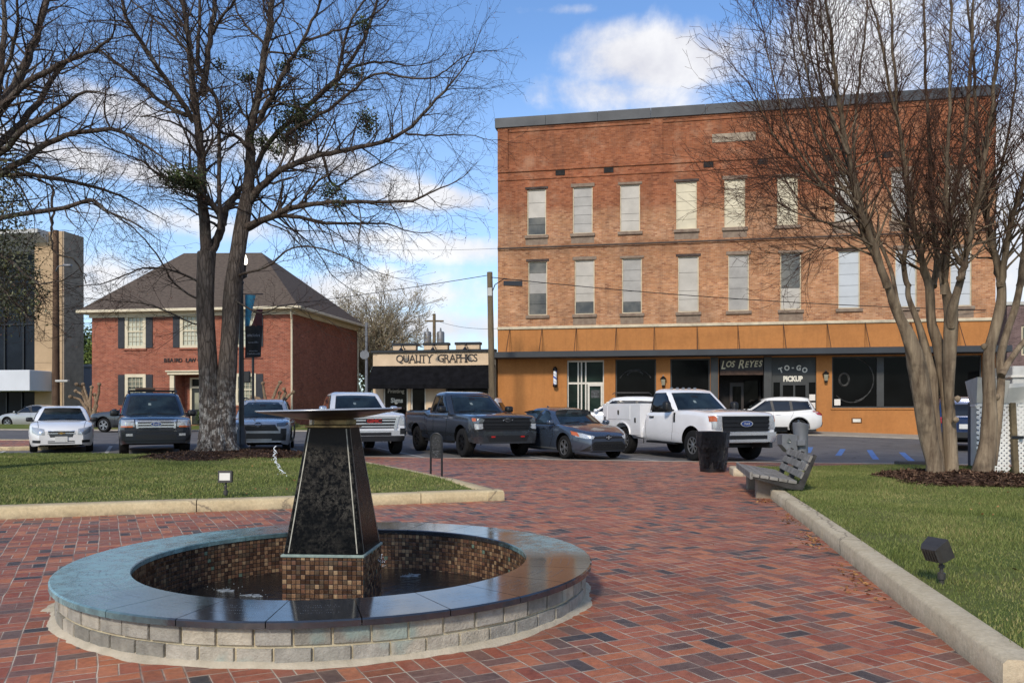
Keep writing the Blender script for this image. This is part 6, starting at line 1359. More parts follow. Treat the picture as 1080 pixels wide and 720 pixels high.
# ------------------------------------------------------------------ poles and wires
m_pole = bark_mat('utility_pole_wood', '#5f5240', '#7d6e57', '#4d4335', 12., 5., .4)
P1 = at(516.5, 431, 39.0); ut = thing('utility_pole', 'plain wooden utility pole at the corner of the sign shop', 'utility pole', (P1.x, 39.0, .2)); ztp = at(516, 287, 39.0).z-.2
MB().tube([(.18, 0, -.3), (.1, 0, 2.5), (0, 0, ztp)], [.17, .15, .13], 12).build('pole', m_pole, ut, 60)
MB().bbox(-.10, .12, -.16, -.10, ztp-1.15, ztp-.75, .02).build('pole_sign', m_panel, ut)
a_ = at(531, 296.5, 38.6)-Vector((P1.x, 39, .2)); b_ = at(551, 297.5, 38.2)-Vector((P1.x, 39, .2))
MB().tube([(.1, 0, a_.z-.5), (.25, -.1, a_.z-.12), (a_.x, -.35, a_.z+.1), (b_.x, -.6, b_.z+.12)], .022, 6).build('lamp_arm', m_black, ut, 60)
mb = MB(); mb.loft([[(x, y+yo, z) for y, z in ((-.12, .02), (.12, .02), (.15, -.12), (.1, -.2), (-.1, -.2), (-.15, -.12))] for x, yo, z in ()] or [[(a_.x, a_.y-.12, a_.z), (a_.x, a_.y+.12, a_.z), (a_.x, a_.y+.14, a_.z-.2), (a_.x, a_.y-.14, a_.z-.2)], [(b_.x, b_.y-.14, b_.z+.03), (b_.x, b_.y+.14, b_.z+.03), (b_.x, b_.y+.16, b_.z-.2), (b_.x, b_.y-.16, b_.z-.2)]]); mb.build('lamp_head', m_black, ut)
P2 = at(59, 431, 52); u2 = thing('utility_pole', 'tall brown wooden pole in front of the tan stone fin', 'utility pole', (P2.x, 52, .1)); z2 = at(59, 243, 52).z-.1
MB().tube([(0, 0, -.3), (0, 0, z2)], [.24, .16], 12).build('pole', bark_mat('brown_pole_wood', '#46352b', '#63503f', '#3a2c24', 12., 5., .4), u2, 60)
zl2 = at(66, 281, 52).z-.1; MB().tube([(0, -.1, zl2-.4), (.3, -.3, zl2-.05), (.9, -.5, zl2)], .035, 6).bbox(.75, 1.25, -.62, -.38, zl2-.1, zl2+.05, .03).build('lamp_arm', m_grey, u2, 60)
zl3 = at(66, 402, 52).z-.1; MB().bbox(.2, 1.0, -.5, -.2, zl3-.06, zl3+.08, .03).build('sign_bracket', m_panel, u2)
P3 = at(458, 431, 78); u3 = thing('utility_pole', 'far wooden pole with transformer cans behind the sign shop', 'utility pole', (P3.x, 78, 0)); z3 = at(458, 331, 78).z
MB().tube([(0, 0, 0), (0, 0, z3)], [.2, .14], 10).build('pole', m_pole, u3, 60); MB().bbox(-.9, .9, -.08, .08, z3-.75, z3-.6, .02).build('crossarm', m_pole, u3)
for x in (-.62, .62):
    zc_ = at(458, 351, 78).z; MB().lathe([(.001, zc_-1.25), (.36, zc_-1.2), (.36, zc_), (.3, zc_+.1), (.1, zc_+.14), (.06, zc_+.45), (.001, zc_+.46)], 14, (x, -.2, 0)).build('transformer', m_grey, u3, 40)
P4 = at(386.5, 431, 36); gp = thing('sign_post', 'slim grey metal post with the back of a sign, left of the sign shop', 'sign post', (P4.x, 36, .15)); z4 = at(386, 340, 36).z-.15
MB().tube([(0, 0, -.1), (0, 0, z4)], [.07, .055], 10).build('pole', m_grey, gp, 60)
zs4 = at(385, 374, 36).z-.15; MB().loft([[(-.02+.21*cos(a)*1.0-.05, y, zs4+.21*sin(a)) for a in [pi/8+pi/4*k for k in range(8)]] for y in (-.09, -.07)]).build('sign_plate', m_grey, gp)
m_wire = M('wire_black', '#1b1b1c', .6)
def cable(name, label, A_, B_, sag, r=.014, n=26):
    A_, B_ = Vector(A_), Vector(B_); pts = [A_+(B_-A_)*(i/n)-Vector((0, 0, sag*4*(i/n)*(1-i/n))) for i in range(n+1)]
    return tag(MB().tube(pts, r, 4, False).build(name, m_wire), label, 'cable')
pt = Vector((P1.x, 38.9, ztp+.2-.15))
cable('power_line', 'thin black cable sagging across the brick office to the corner pole', (P2.x, 51.8, at(59, 343, 52).z), pt, .35, .016)
cable('power_line', 'black cable descending across the brick block from the corner pole', pt+Vector((0, 0, -.1)), fc.O+fc.u*23.3-fc.n*.1+Vector((0, 0, fc.F(1046, 327)[1])), .25, .018)
cable('power_line', 'faint high cable between the far transformer pole and the brick block', (P3.x, 78, z3-.55), fc.O+fc.u*.05+fc.n*9+Vector((0, 0, at(527, 343, 52).z)), .5, .014)
cable('power_line', 'faint straight cable over the sign shop roof', at(330, 258, 80), at(527, 262, 56), .3, .010)
# ------------------------------------------------------------------ vehicles
# local frame: x forward (nose at +L/2), y to the vehicle's left, z up
m_tyre = M('tyre_rubber', '#1a1a1a', .85, var=.2, scale=8, spec=.25); m_well = M('wheel_well', '#0b0b0b', .95, spec=.1); m_trimb = M('black_trim', '#121314', .5, var=.15, scale=6)
m_chrome = M('chrome', '#d6d8da', .2, metal=.75, var=.03, scale=5); m_satin = M('satin_silver', '#8f9192', .35, metal=.7, var=.08); m_alloy = M('alloy_grey', '#9b9c9e', .32, metal=.8, var=.12, scale=9); m_alloyd = M('alloy_dark', '#1c1d1f', .35, metal=.5)
m_hl = M('headlamp_glass', '#c6cacc', .1, metal=.3, var=.2, scale=45, coat=1., c2='#878c90'); m_hld = M('headlamp_smoked', '#6d7275', .08, metal=.3, var=.4, scale=45, coat=1., c2='#3a3e41'); m_amber = M('amber_lens', '#b5581c', .15, coat=1.); m_redl = M('red_lens', '#9c1717', .15, coat=1.); m_plate = M('number_plate', '#c9c9c4', .5, var=.06, scale=20)
m_redh = M('red_metal', '#a81e18', .4); m_blueb = M('badge_blue', '#26407c', .25, coat=1.); m_goldb = M('badge_gold', '#b58f45', .3, metal=.6); m_redb = M('badge_red', '#a3261f', .35)
def vglass():
    N = NT('car_glass'); o = N.obj(); s = N.n('SeparateXYZ', {0: o}); n_ = N.noise(o, 1.7, 3, .6)
    N.bs(Base_Color=N.mix(N.ramp(n_, [(.35, (0, 0, 0)), (.65, (1, 1, 1))]), lin('#10161a'), lin('#253034')), Roughness=.035, Specular_IOR_Level=.45); return N.m
m_vg = vglass(); m_sticker = M('sticker', '#7f8b8a', .5); m_vgd = M('privacy_glass', '#0a0b0d', .04, var=.2, scale=2, spec=.6)

def interp(pts, x):
    xs_ = [p[0] for p in pts]; return float(np.interp(x, xs_, [p[1] for p in pts]))
def smooth_interp(pts, x):
    # monotone-ish smooth curve through points (pchip-lite)
    if x <= pts[0][0]: return pts[0][1]
    if x >= pts[-1][0]: return pts[-1][1]
    for i in range(len(pts)-1):
        if pts[i][0] <= x <= pts[i+1][0]:
            (x0, y0), (x1, y1) = pts[i], pts[i+1]; h = x1-x0; t_ = (x-x0)/h
            def sl(k):
                if k <= 0 or k >= len(pts)-1: return (pts[min(k+1, len(pts)-1)][1]-pts[max(k-1, 0)][1])/(pts[min(k+1, len(pts)-1)][0]-pts[max(k-1, 0)][0])
                a = (pts[k][1]-pts[k-1][1])/(pts[k][0]-pts[k-1][0]); b = (pts[k+1][1]-pts[k][1])/(pts[k+1][0]-pts[k][0]); return 0 if a*b <= 0 else 2*a*b/(a+b)
            m0, m1 = sl(i), sl(i+1); return (2*t_**3-3*t_**2+1)*y0+(t_**3-2*t_**2+t_)*h*m0+(-2*t_**3+3*t_**2)*y1+(t_**3-t_**2)*h*m1
class Car:
    def __init__(s, name, label, cat, L, W, H, pos, hdg, R=.33, tw=.22, wb=(1.35, -1.35), clear=.2, group=None):
        s.L, s.W, s.H, s.R, s.tw, s.wb, s.clear = L, W, H, R, tw, wb, clear
        h = Vector((sin(hdg), -cos(hdg))); s.root = thing(name, label, cat, (pos[0], pos[1], gnd(*pos)-.01), atan2(h.y, h.x), group)
    def body(s, top, bot, paint, plan_f=(.72, .9), plan_r=(.8, .6), cabin=None, well=.0, shoulder=.06, bed=None, flare=0., side_bulge=.02):
        L, W = s.L, s.W; st = [0, .02, .06, .12, .2, .3, .42, .56, .72, .9]; xs_ = [L/2-q for q in st]; x = L/2-1.1
        while x > -L/2+1.0: xs_.append(x); x -= .16
        xs_ += [-L/2+q for q in reversed(st)]
        rings = []
        for x in xs_:
            f, r = L/2-x, x+L/2
            pf = 1-(1-plan_f[0])*(1-min(f/plan_f[1], 1))**2.6; pr = 1-(1-plan_r[0])*(1-min(r/plan_r[1], 1))**2.6; w_ = W/2*min(pf, pr); zt = smooth_interp(top, x); zb = smooth_interp(bot, x)
            sh = min(shoulder, (zt-zb)*.3)
            half = [(0, zt+.03), (.45*w_, zt+.024), (.78*w_, zt+.008), (.90*w_, zt-.008), (.955*w_, zt-sh*.6), (.982*w_, zt-sh*1.6), (w_*.995, zt-sh*3), (w_+side_bulge*.3, zb+(zt-zb)*.52), (w_-.0, zb+(zt-zb)*.36), (w_*.985, zb+(zt-zb)*.18), (w_*.965, zb+.05), (w_*.93, zb), (0, zb)]
            rings.append([(x, y, z) for y, z in half]+[(x, -y, z) for y, z in reversed(half[1:-1])])
        mb = MB(); n = len(rings[0]); vs = [p for r in rings for p in r]; fs = []
        for i in range(len(rings)-1):
            for j in range(n): k = (j+1) % n; fs.append((i*n+j, (i+1)*n+j, (i+1)*n+k, i*n+k))
        m_ = len(xs_)-1
        for i0, rev in ((0, False), (m_, True)):
            for j in range(n//2):
                a, b = i0*n+j, i0*n+j+1; c, d = i0*n+(n-j-1) % n, i0*n+(n-j) % n
                f = (a, b, c, d) if d != a else (a, b, c)
                if b == c: f = (a, b, d)
                fs.append(tuple(reversed(f)) if rev else f)
        mb.add(vs, fs); low = mb.build('body', [paint, m_well], s.root)
        bm = bmesh.new(); bm.from_mesh(low.data); bmesh.ops.remove_doubles(bm, verts=bm.verts, dist=1e-5); bmesh.ops.recalc_face_normals(bm, faces=bm.faces); bm.to_mesh(low.data); bm.free()
        # wheel wells (and a pickup bed) are cut out of the hull
        cut = MB(); Ra = s.R+.065+well; zc_ = s.R+.015
        for wx in s.wb:
            for sg in (1, -1): cut.lathe([(Ra, W/2-.42), (Ra, W/2+.3)], 40, (wx, 0, zc_), axis='y', cap=True)if sg > 0 else cut.lathe([(Ra, -W/2-.3), (Ra, -W/2+.42)], 40, (wx, 0, zc_), axis='y', cap=True)
        if bed: cut.box(*bed)
        co = cut.build('cutter', m_well, s.root); bpy.context.view_layer.update(); bmm = bmesh.new(); bmm.from_mesh(co.data); bmesh.ops.recalc_face_normals(bmm, faces=bmm.faces); bmm.to_mesh(co.data); bmm.free()
        md = low.modifiers.new('b', 'BOOLEAN'); md.object = co; md.operation = 'DIFFERENCE'; md.solver = 'EXACT'
        me = bpy.data.meshes.new_from_object(low.evaluated_get(bpy.context.evaluated_depsgraph_get())); low.modifiers.clear(); low.data = me; bpy.data.objects.remove(co)
        if len(me.materials) < 2: me.materials.append(m_well)
        for p in me.polygons:
            c = p.center; dk = any(sqrt((c.x-wx)**2+(c.z-zc_)**2) < Ra*1.004 for wx in s.wb) and (abs(p.normal.y) < .55 or abs(c.y) < W/2-.3)
            if bed and bed[0]-.01 <= c.x <= bed[1]+.01 and abs(c.y) < bed[3]+.005 and c.z > bed[4]-.01 and (abs(p.normal.z) < .6 or c.z < bed[4]+.02): dk = True
            p.material_index = 1 if dk or (p.normal.z < -.8) else 0
        me.polygons.foreach_set('use_smooth', [True]*len(me.polygons)); me.set_sharp_from_angle(angle=radians(34))
        s.low = low; V = [v.co.copy() for v in me.vertices]; P = [list(p.vertices) for p in me.polygons]
        if cabin:
            mb = MB(); K = 56; rings = []
            for z, xf, xr, hw, nn, bow in cabin:
                cx, a = (xf+xr)/2, (xf-xr)/2; ring = []
                for k in range(K):
                    t_ = 2*pi*(k+.5)/K; c, q = cos(t_), sin(t_); x = a*(abs(c)**(2/nn))*(1 if c > 0 else -1); y = hw*(abs(q)**(2/nn))*(1 if q > 0 else -1)
                    ring.append((cx+x-bow*(y/hw)**2*(1 if c > 0 else -.6)*min(1, abs(x)/a)**6, y, z))
                rings.append(ring)
            mb.loft(rings, True); s.cab = mb.build('cabin', paint, s.root, 40); s.cx = (cabin[2][1]+cabin[2][2])/2-.1
            o = len(V); V += [Vector(v) for v in mb.v]; P += [[o+i for i in f] for f in mb.f]
            s.cbvh = BVHTree.FromPolygons([Vector(v) for v in mb.v], mb.f)
        s.bvh = BVHTree.FromPolygons(V, P); return s
    def ray(s, side, a, z, cab=False):
        if cab:                                           # glass lies on the cabin only and stops short of the pillars
            for k in range(40):
                o, d = {'f': (Vector((s.L, a, z)), Vector((-1, 0, 0))), 'r': (Vector((-s.L, a, z)), Vector((1, 0, 0))), 'l': (Vector((a, s.W*2, z)), Vector((0, -1, 0))), 'k': (Vector((a, -s.W*2, z)), Vector((0, 1, 0)))}[side]
                h = s.cbvh.ray_cast(o, d)
                if h[0] is not None and (abs(h[1].x) > .40 if side in 'fr' else abs(h[1].y) > .72): s.nrm = h[1] if h[1].dot(d) < 0 else -h[1]; return (h[0], d)
                c = 0. if side in 'fr' else s.cx; a += .015*(1 if a < c else -1)
            return (None, d)
        if side == 'f': o, d = Vector((s.L, a, z)), Vector((-1, 0, 0))
        elif side == 'r': o, d = Vector((-s.L, a, z)), Vector((1, 0, 0))
        elif side == 't': o, d = Vector((a, z, 5)), Vector((0, 0, -1))
        elif side == 'l': o, d = Vector((a, s.W*2, z)), Vector((0, -1, 0))
        else: o, d = Vector((a, -s.W*2, z)), Vector((0, 1, 0))
        h = s.bvh.ray_cast(o, d)
        if h[0] is not None and ((side == 'f' and h[0].x < s.L/2-1.0) or (side == 'r' and h[0].x > -s.L/2+1.0)): h = (None, None)
        s.nrm = h[1] if h[0] is not None and h[1].dot(d) < 0 else -d; return (h[0], d)
    def patch(s, name, side, top, bot, mat, off=.004, dep=.012, nu=10, nv=5, parent=None, cab=False):
        """a skin panel between two outlines, laid on the bodywork from one side"""
        def along(pl, u):
            L_ = [0]; 
            for a, b in zip(pl, pl[1:]): L_.append(L_[-1]+sqrt((a[0]-b[0])**2+(a[1]-b[1])**2)+1e-9)
            return (float(np.interp(u*L_[-1], L_, [p[0] for p in pl])), float(np.interp(u*L_[-1], L_, [p[1] for p in pl])))
        G = []; last = None
        for j in range(nv+1):
            for i in range(nu+1):
                t_, b = along(top, i/nu), along(bot, i/nu); w_ = j/nv; a, z = b[0]+(t_[0]-b[0])*w_, b[1]+(t_[1]-b[1])*w_
                h, d = s.ray(side, a, z, cab); nn = s.nrm.copy() if h is not None else -d; G.append((h, d, a, z, nn))
        ok = [g for g in G if g[0] is not None]
        if not ok: return None
        vs = []
        for h, d, a, z, nn in G:
            if h is None:
                nn = -d
                q = min(ok, key=lambda g: (g[2]-a)**2+(g[3]-z)**2)[0]; h = Vector((q.x, a, z)) if side in 'fr' else (Vector((a, q.y, z)) if side != 't' else Vector((a, z, q.z)))
            e = min(off, .012); vs.append((h+nn*e-d*(off-e), d))
        n = (nu+1)*(nv+1); V = [p for p, d in vs]+[p+d*dep for p, d in vs]; fs = []
        for j in range(nv):
            for i in range(nu): a = j*(nu+1)+i; fs.append((a, a+1, a+nu+2, a+nu+1))
        bd = [i for i in range(nu+1)]+[j*(nu+1)+nu for j in range(1, nv+1)]+[nv*(nu+1)+i for i in range(nu-1, -1, -1)]+[j*(nu+1) for j in range(nv-1, 0, -1)]
        for a, b in zip(bd, bd[1:]+bd[:1]): fs.append((a, a+n, b+n, b))
        me = bpy.data.meshes.new(name); me.from_pydata([tuple(v) for v in V], [], fs); me.materials.append(mat); bm = bmesh.new(); bm.from_mesh(me); bmesh.ops.recalc_face_normals(bm, faces=bm.faces); bm.to_mesh(me); bm.free()
        return link(name, me, parent or s.root, 38)
    def both(s, name, side, top, bot, mat, **k):
        """front/rear panel and its mirror twin"""
        r = [s.patch(name, side, top, bot, mat, **k)]
        k2 = dict(k)
        if isinstance(k.get('parent'), (list, tuple)): k2['parent'] = k['parent'][1]
        r.append(s.patch(name, side, [(-a, z) for a, z in top], [(-a, z) for a, z in bot], mat, **k2)); return r
    def sides(s, name, top, bot, mat, **k): return [s.patch(name, 'l', top, bot, mat, **k), s.patch(name, 'k', top, bot, mat, **k)]
    def bars(s, name, side, y0, y1, zs_, th, mat, parent=None, off=.02, dep=.03):
        for z in zs_: s.patch(name, side, [(y0, z+th/2), (y1, z+th/2)], [(y0, z-th/2), (y1, z-th/2)], mat, off=off, dep=dep, nu=14, nv=1, parent=parent)
    def seam(s, pts, w_=.009):
        for sd in 'lk':
            for a, b in zip(pts, pts[1:]):
                d = Vector((b[0]-a[0], b[1]-a[1])).normalized(); n = Vector((-d.y, d.x))*w_/2
                s.patch('panel_gap', sd, [(a[0]+n.x, a[1]+n.y), (b[0]+n.x, b[1]+n.y)], [(a[0]-n.x, a[1]-n.y), (b[0]-n.x, b[1]-n.y)], m_well, off=.0025, dep=.004, nu=8, nv=1)
    def wheels(s, rim=None, spokes=5, rr=.66, dark=False, track=.0):
        rim = rim or m_alloy; R, tw = s.R, s.tw
        tyre = MB().lathe([(R*rr, -tw*.42), (R*.90, -tw*.5), (R*.975, -tw*.42), (R, -tw*.28), (R, tw*.28), (R*.975, tw*.42), (R*.90, tw*.5), (R*rr*1.02, tw*.46), (R*rr*.98, tw*.38)], 36, axis='y')
        mt = bpy.data.meshes.new('tyre'); mt.from_pydata(tyre.v, [], tyre.f); mt.materials.append(m_tyre); mt.polygons.foreach_set('use_smooth', [True]*len(mt.polygons)); mt.set_sharp_from_angle(angle=radians(45))
        q = MB(); rq = R*rr; q.lathe([(rq, -tw*.1), (rq*1.0, tw*.43), (rq*.93, tw*.44), (rq*.90, tw*.33), (rq*.88, tw*.0), (.001, -tw*.02)], 36, axis='y', mi=0)
        q2 = MB(); q2.lathe([(rq*.99, tw*.405), (rq*1.0, tw*.45), (rq*.92, tw*.455), (rq*.90, tw*.36)], 36, axis='y')
        for k in range(spokes):
            a = 2*pi*k/spokes+.3
            for da in ((-.16, .16) if spokes <= 6 else (0,)):
                w_ = rq*(.085 if spokes <= 6 else .07); R_ = Matrix.Rotation(a+da, 4, 'Y'); b_ = MB(); b_.loft([[(-w_*1.25, tw*.33, rq*.12), (w_*1.25, tw*.33, rq*.12), (w_*1.25, tw*.40, rq*.12), (-w_*1.25, tw*.40, rq*.12)], [(-w_, tw*.34, rq*.93), (w_, tw*.34, rq*.93), (w_, tw*.43, rq*.93), (-w_, tw*.43, rq*.93)]]); q2.add([tuple(R_ @ Vector(p)) for p in b_.v], b_.f)
        q2.lathe([(rq*.26, tw*.3), (rq*.25, tw*.42), (rq*.18, tw*.45), (.001, tw*.45)], 18, axis='y')
        allm = MB(); allm.add(q.v, q.f, 1); allm.add(q2.v, q2.f, 0); mr = bpy.data.meshes.new('rim'); mr.from_pydata(allm.v, [], allm.f); mr.materials.append(rim); mr.materials.append(m_well); mr.polygons.foreach_set('material_index', allm.mi); mr.polygons.foreach_set('use_smooth', [True]*len(mr.polygons)); mr.set_sharp_from_angle(angle=radians(35))
        hub = MB().lathe([(R*.4, -tw*.45), (R*.4, tw*.0), (.001, tw*.0)], 20, axis='y')
        mh = bpy.data.meshes.new('wheel'); mh.from_pydata(hub.v, [], hub.f); mh.materials.append(m_well)
        for wx in s.wb:
            for sg in (1, -1):
                w_ = bpy.data.objects.new('wheel', mh); COL.objects.link(w_); w_.parent = s.root; w_.location = (wx, sg*(s.W/2-tw/2-.02+track), R); w_.rotation_euler = (0, random.uniform(0, 6), 0 if sg > 0 else pi)
                for nm, me in (('tyre', mt), ('rim', mr)): o = bpy.data.objects.new(nm, me); COL.objects.link(o); o.parent = w_
    def mirrors(s, x, y, z, mat, sz=(.10, .22, .15), stalk=True):
        for sg in (1, -1):
            a, b, c = sz; mb = MB(); K = 14; rings = []
            for t_, f in ((-.5, .7), (-.42, .95), (-.1, 1), (.25, .92), (.45, .7), (.5, .45)): rings.append([(x+t_*a*1.6, sg*(y+b/2+b/2*f*((abs(cos(u))**.5)*(1 if cos(u) > 0 else -1))), z+c/2*f*((abs(sin(u))**.5)*(1 if sin(u) > 0 else -1))) for u in [2*pi*k/K for k in range(K)]])
            mb.loft(rings, True); mb.tube([(x, sg*(y-.12), z-c*.35), (x, sg*(y+b*.3), z-c*.3)], .025, 6); m = mb.build('side_mirror', mat, s.root, 45)
            MB().loft([[(x-a*.81, sg*(y+.03), z-c*.38), (x-a*.81, sg*(y+b-.03), z-c*.38), (x-a*.81, sg*(y+b-.03), z+c*.38), (x-a*.81, sg*(y+.03), z+c*.38)], [(x-a*.8, sg*(y+.03), z-c*.38), (x-a*.8, sg*(y+b-.03), z-c*.38), (x-a*.8, sg*(y+b-.03), z+c*.38), (x-a*.8, sg*(y+.03), z+c*.38)]]).build('mirror_glass', m_vg, m)
    def hood(s, x0, x1, y0, y1):
        for sg in (1, -1): s.patch('panel_gap', 't', [(x0, sg*y0-.006), (x1, sg*y1-.006)], [(x0, sg*y0+.006), (x1, sg*y1+.006)], m_well, off=.003, dep=.004, nu=12, nv=1)
    def handles(s, pts, mat):
        for x, z in pts: s.sides('door_handle', [(x-.11, z+.018), (x+.11, z+.018)], [(x-.11, z-.018), (x+.11, z-.018)], mat, off=.035, dep=.03, nu=3, nv=1)
    def arches(s, mat, w_=.06, off=.012):
        for wx in s.wb:
            R0 = s.R+.06; top = [(wx+(R0+w_)*cos(t_), s.R+.015+(R0+w_)*sin(t_)) for t_ in [pi*(1.05-1.1*k/16) for k in range(17)]]; bot = [(wx+(R0+.012)*cos(t_), s.R+.015+(R0+.012)*sin(t_)) for t_ in [pi*(1.05-1.1*k/16) for k in range(17)]]
            s.sides('wheel_arch_trim', top, bot, mat, off=off, dep=.03, nu=24, nv=2)
    def wind(s, z0, z1, y0, y1, mat=None, side='f', name='windshield'):
        c = [(-y0, z0), (-y0*.5, z0-.01), (0, z0-.015), (y0*.5, z0-.01), (y0, z0)]; t_ = [(-y1, z1), (-y1*.5, z1+.012), (0, z1+.016), (y1*.5, z1+.012), (y1, z1)]
        e = .02; s.patch('window_seal', side, [(a*.985, z+e) for a, z in t_], [(a*.985, z-e) for a, z in c], m_trimb, off=.003, dep=.004, nu=18, nv=6, cab=True); t_ = [(a*.955, z) for a, z in t_]; c = [(a*.955, z) for a, z in c]
        w_ = s.patch(name, side, t_, c, mat or m_vg, off=.006, dep=.008, nu=18, nv=6, cab=True)
        if side == 'f' and w_:
            for sg in (1, -1): s.patch('wiper', 'f', [(sg*y0*.12, z0+.045), (sg*y0*.78, z0+.015)], [(sg*y0*.12, z0+.025), (sg*y0*.78, z0-.005)], m_trimb, off=.02, dep=.012, nu=6, nv=1, parent=w_, cab=True)
            s.patch('rear_view_mirror', 'f', [(-.1, z1-.05), (.1, z1-.05)], [(-.1, z1-.12), (.1, z1-.12)], m_trimb, off=.009, dep=.004, nu=2, nv=1, parent=w_, cab=True)
            if s.W > 1.95: s.patch('inspection_sticker', 'f', [(-.15, z1-.20), (-.07, z1-.20)], [(-.15, z1-.27), (-.07, z1-.27)], m_sticker, off=.011, dep=.004, nu=2, nv=1, parent=w_, cab=True)
        return w_
    def glass(s, panes, seal_top, seal_bot, mat=None):
        s.sides('window_seal', seal_top, seal_bot, m_trimb, off=.003, dep=.004, nu=32, nv=6, cab=True)
        for t_, b in panes: s.sides('side_window', t_, b, mat or m_vgd, off=.007, dep=.008, nu=12, nv=6, cab=True)
    def badge(s, kind, z, y=0., sc=1., parent=None, off=.03, side='f'):
        if kind == 'bowtie':
            for m, k, o in ((m_chrome, 1.12, off), (m_goldb if sc > 0 else m_trimb, 1., off+.006)):
                k *= abs(sc); P = [(-.13, -.012), (-.045, -.012), (-.045, -.038), (.045, -.038), (.045, -.012), (.13, -.012)]; T_ = [(-.10, .02), (-.045, .02), (-.045, .045), (.045, .045), (.045, .02), (.15, .02)]
                s.patch('badge', side, [(y+a*k, z+b*k) for a, b in T_], [(y+a*k, z+b*k) for a, b in P], m, off=o, dep=.02, nu=18, nv=2, parent=parent)
        else:
            a_, b_, m = {'oval': (.145, .06, m_blueb), 'ring': (.09, .06, m_chrome)}[kind]
            for mm, k, o in ((m_chrome, 1.15, off), (m, 1., off+.006)):
                k *= sc; T_ = [(y-a_*k*cos(t_), z+b_*k*sin(t_)) for t_ in [pi*i/12 for i in range(13)]]; B_ = [(y-a_*k*cos(t_), z-b_*k*sin(t_)) for t_ in [pi*i/12 for i in range(13)]]
                if kind == 'ring' and mm is m: mm = m_trimb
                o_ = s.patch('badge', side, T_, B_, mm, off=o, dep=.02, nu=14, nv=3, parent=parent)
            if kind == 'ring':
                for q in (((-.09, .012), (.09, .012), (.09, -.008), (-.09, -.008)), ((-.014, .055), (.014, .055), (.014, -.055), (-.014, -.055))): s.patch('badge', side, [(y+q[0][0]*sc, z+q[0][1]*sc), (y+q[1][0]*sc, z+q[1][1]*sc)], [(y+q[3][0]*sc, z+q[3][1]*sc), (y+q[2][0]*sc, z+q[2][1]*sc)], m_chrome, off=off+.012, dep=.02, nu=2, nv=1, parent=parent)
            else:
                h, _ = s.ray(side, y, z); o_ = text('badge_lettering', 'Ford', .085, m_plate, parent or s.root, (h.x+off+.008, y, z), (pi/2, 0, pi/2), .001, .0)
    def plate(s, side, z, y=0., w_=.3, h_=.15): s.patch('license_plate', side, [(y-w_/2, z+h_/2), (y+w_/2, z+h_/2)], [(y-w_/2, z-h_/2), (y+w_/2, z-h_/2)], m_plate, off=.03, dep=.03, nu=2, nv=1)
def Rc(y0, y1, z0, z1): return [(y0, z1), (y1, z1)], [(y0, z0), (y1, z0)]
D = radians
def posf(fx, fy, a, L): return (fx-sin(a)*L/2, fy+cos(a)*L/2)          # centre from the middle of the nose
def sedan_cab(L, H, zb, xf, xr, xf1, xr1, W, dz=.0):
    b = W/2
    return [(zb-.08, xf+.10, xr-.08, b*.93, 7, .22), (zb, xf, xr, b*.93, 7, .22), (zb+(H-zb)*.35, xf+(xf1-xf)*.37, xr+(xr1-xr)*.40, b*.865, 6.5, .2), (zb+(H-zb)*.68, xf+(xf1-xf)*.71, xr+(xr1-xr)*.76, b*.775, 6, .17), (H-.085, xf1+.02, xr1-.02, b*.70, 5.5, .14), (H-.045, xf1-.12, xr1+.12, b*.66, 5, .12), (H-.015, xf1-.36, xr1+.36, b*.56, 4.5, .08), (H, xf1-.62, xr1+.62, b*.38, 4, .04)]

